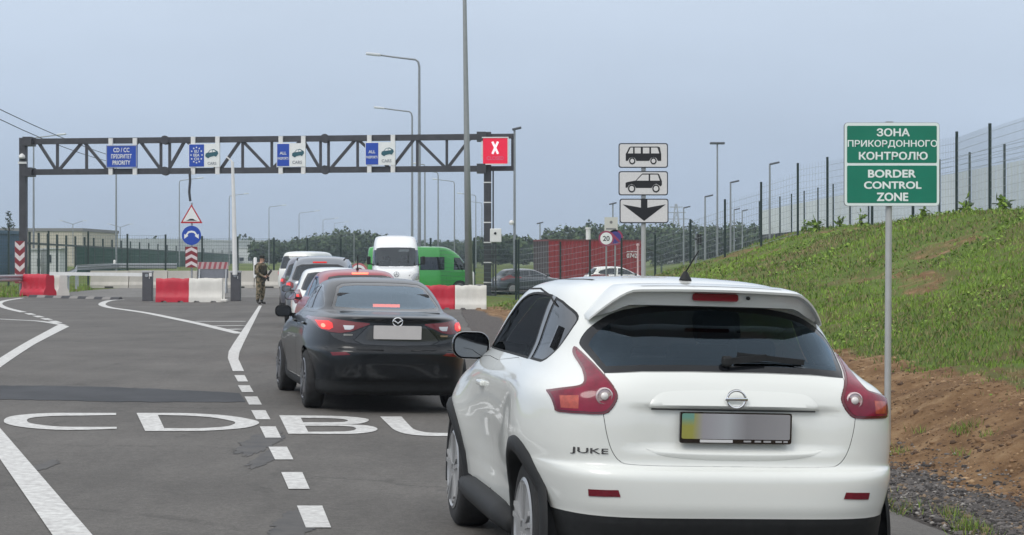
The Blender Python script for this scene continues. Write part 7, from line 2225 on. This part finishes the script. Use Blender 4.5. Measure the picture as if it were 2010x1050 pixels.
def build_soldier():
    fp_ = ground_pt(511, 597)
    root = thing('person', 'soldier in camouflage with a dark cap holding a rifle low beside the queue', 'person', (fp_.x, fp_.y, 0), rz=math.radians(-112))
    CAMO = camo(); SKIN = mat('skin_tone', (.42, .25, .18), .6); VEST = mat('vest_olive', (.040, .038, .026), .9, var=.3, scale=14); BOOT = mat('boot_dark', (.030, .026, .022), .7)
    # local: faces +Y, right hand +X; head down towards the hands
    J = [(0, 0, .98, .175, .135), (0, .01, 1.12, .175, .135), (0, .02, 1.30, .205, .145), (0, .02, 1.44, .175, .115), (0, .035, 1.54, .058),            # pelvis..neck 0-4
         (0, .065, 1.60, .070, .082), (0, .075, 1.69, .078, .092), (0, .070, 1.76, .060, .070),                                                  # head 5-7
         (-.21, .02, 1.45, .088), (-.30, .03, 1.17, .070), (-.10, .22, 1.06, .044), (-.04, .27, 1.05, .032),                                       # left arm 8-11
         (.21, .02, 1.45, .088), (.31, .01, 1.18, .070), (.14, .20, 1.03, .044), (.09, .255, 1.01, .032),                                          # right arm 12-15
         (-.11, .0, .90, .128), (-.14, .03, .50, .100), (-.145, .0, .28, .085), (-.13, -.02, .10, .052), (-.135, .03, .05, .046), (-.145, .15, .045, .040),
         (.11, .0, .90, .128), (.15, .02, .50, .100), (.16, -.01, .28, .085), (.15, -.03, .10, .052), (.16, .02, .05, .046), (.19, .14, .045, .040)]
    E = [(0, 1), (1, 2), (2, 3), (3, 4), (4, 5), (5, 6), (6, 7), (3, 8), (8, 9), (9, 10), (10, 11), (3, 12), (12, 13), (13, 14), (14, 15), (0, 16), (16, 17), (17, 18), (18, 19), (19, 20), (20, 21), (0, 22), (22, 23), (23, 24), (24, 25), (25, 26), (26, 27)]
    body = skin_figure('body', J, E, 0, [CAMO, SKIN, BOOT, VEST], root)
    for p in body.data.polygons:
        c = p.center
        if c.z > 1.525: p.material_index = 1
        elif c.z < .17: p.material_index = 2
        elif (c - Vector((-.04, .27, 1.05))).length < .085 or (c - Vector((.09, .255, 1.01))).length < .085: p.material_index = 1
    # fingers: five on each hand, curled round the rifle
    for k, (hx, hy, hz, s) in enumerate(((-.04, .27, 1.05, 1), (.09, .255, 1.01, -1))):
        f = MB()
        for i in range(4):
            x = hx + (-.030 + .020 * i); L = (.040, .046, .044, .036)[i]
            f.tube([(x, hy + .018, hz + .012), (x, hy + .018 + L * .7, hz + .006), (x, hy + .022 + L * .8, hz - .024), (x, hy + .010 + L * .4, hz - .042)], [.0095, .009, .0085, .007], 6)
        f.tube([(hx + s * .028, hy - .002, hz + .012), (hx + s * .045, hy + .024, hz + .020), (hx + s * .040, hy + .048, hz + .012)], [.011, .010, .008], 6)
        f.build('hand', SKIN, root, smooth=True)
    # plate carrier with pouches
    v = MB(); v.box((0, .155, 1.27), (.34, .09, .34), bev=.03); v.box((0, -.13, 1.28), (.34, .08, .36), bev=.03); v.box((-.19, .01, 1.22), (.05, .22, .20), bev=.02); v.box((.19, .01, 1.22), (.05, .22, .20), bev=.02)
    for x in (-.10, 0, .10): v.box((x, .205, 1.19), (.085, .045, .14), bev=.012)
    v.build('vest', VEST, root, smooth='auto')
    b = MB(); b.lathe([(.188, .95), (.190, .99), (.188, 1.03)], (0, 0, 0), 20); b.build('belt', VEST, root)
    # face
    f = MB(); f.box((0, .165, 1.655), (.022, .03, .045), bev=.008)
    for s in (-1, 1): f.lathe([(.001, -.012), (.016, -.006), (.020, .008), (.001, .014)], (s * .083, .075, 1.665), 8, 'x')
    f.build('face', SKIN, root, smooth=True)
    e = MB()
    for s in (-1, 1): e.box((s * .032, .160, 1.685), (.022, .012, .010))
    e.box((0, .158, 1.612), (.045, .010, .007)); e.build('eyes_and_mouth', mat('face_dark', (.05, .025, .02), .7), root)
    c = MB(); c.lathe([(.096, 1.71), (.101, 1.74), (.094, 1.785), (.06, 1.815), (.001, 1.822)], (0, .065, 0), 18); c.box((0, .175, 1.715), (.13, .11, .014), Matrix.Rotation(-.2, 4, 'X'), bev=.005); c.build('cap', mat('cap_dark', (.018, .020, .016), .9), root, smooth='auto')
    r = MB(); r.bar((-.16, .30, 1.16), (.20, .285, .86), .045, .065); r.bar((.20, .285, .86), (.36, .28, .72), .022); r.bar((-.16, .30, 1.16), (-.34, .28, 1.26), .04, .09); r.bar((.02, .31, 1.0), (.0, .35, .86), .03, .06); r.bar((-.06, .30, 1.06), (-.09, .31, .96), .03, .04)
    r.tube([(-.30, .26, 1.24), (-.22, .16, 1.42), (-.10, .05, 1.52), (.08, -.06, 1.50), (.22, .06, 1.2), (.22, .26, .90)], .012, 6)
    r.build('rifle', mat('rifle_black', (.012, .012, .013), .5), root)
    return root
build_soldier()

# ================================================================= THE AIR
def build_haze():
    m = bpy.data.materials.new('haze_air'); m.use_nodes = True
    n, l = m.node_tree.nodes, m.node_tree.links
    for x in list(n):
        if x.type == 'BSDF_PRINCIPLED': n.remove(x)
    out = [x for x in n if x.type == 'OUTPUT_MATERIAL'][0]
    v = n.new('ShaderNodeVolumePrincipled'); v.inputs['Color'].default_value = (.80, .90, 1.0, 1); v.inputs['Density'].default_value = .00045; v.inputs['Anisotropy'].default_value = .25
    l.new(v.outputs[0], out.inputs['Volume'])
    b = MB(); x0, x1, y0, y1, z0, z1 = -3050, 3050, -70, 4050, -3.0, 24.0
    b.add([(x0, y0, z0), (x1, y0, z0), (x1, y1, z0), (x0, y1, z0), (x0, y0, z1), (x1, y0, z1), (x1, y1, z1), (x0, y1, z1)], [(3, 2, 1, 0), (4, 5, 6, 7), (0, 1, 5, 4), (1, 2, 6, 5), (2, 3, 7, 6), (3, 0, 4, 7)])
    tag(b.build('haze', m), 'thin grey haze lying over the whole checkpoint and the woods', 'haze', kind='stuff')
build_haze()
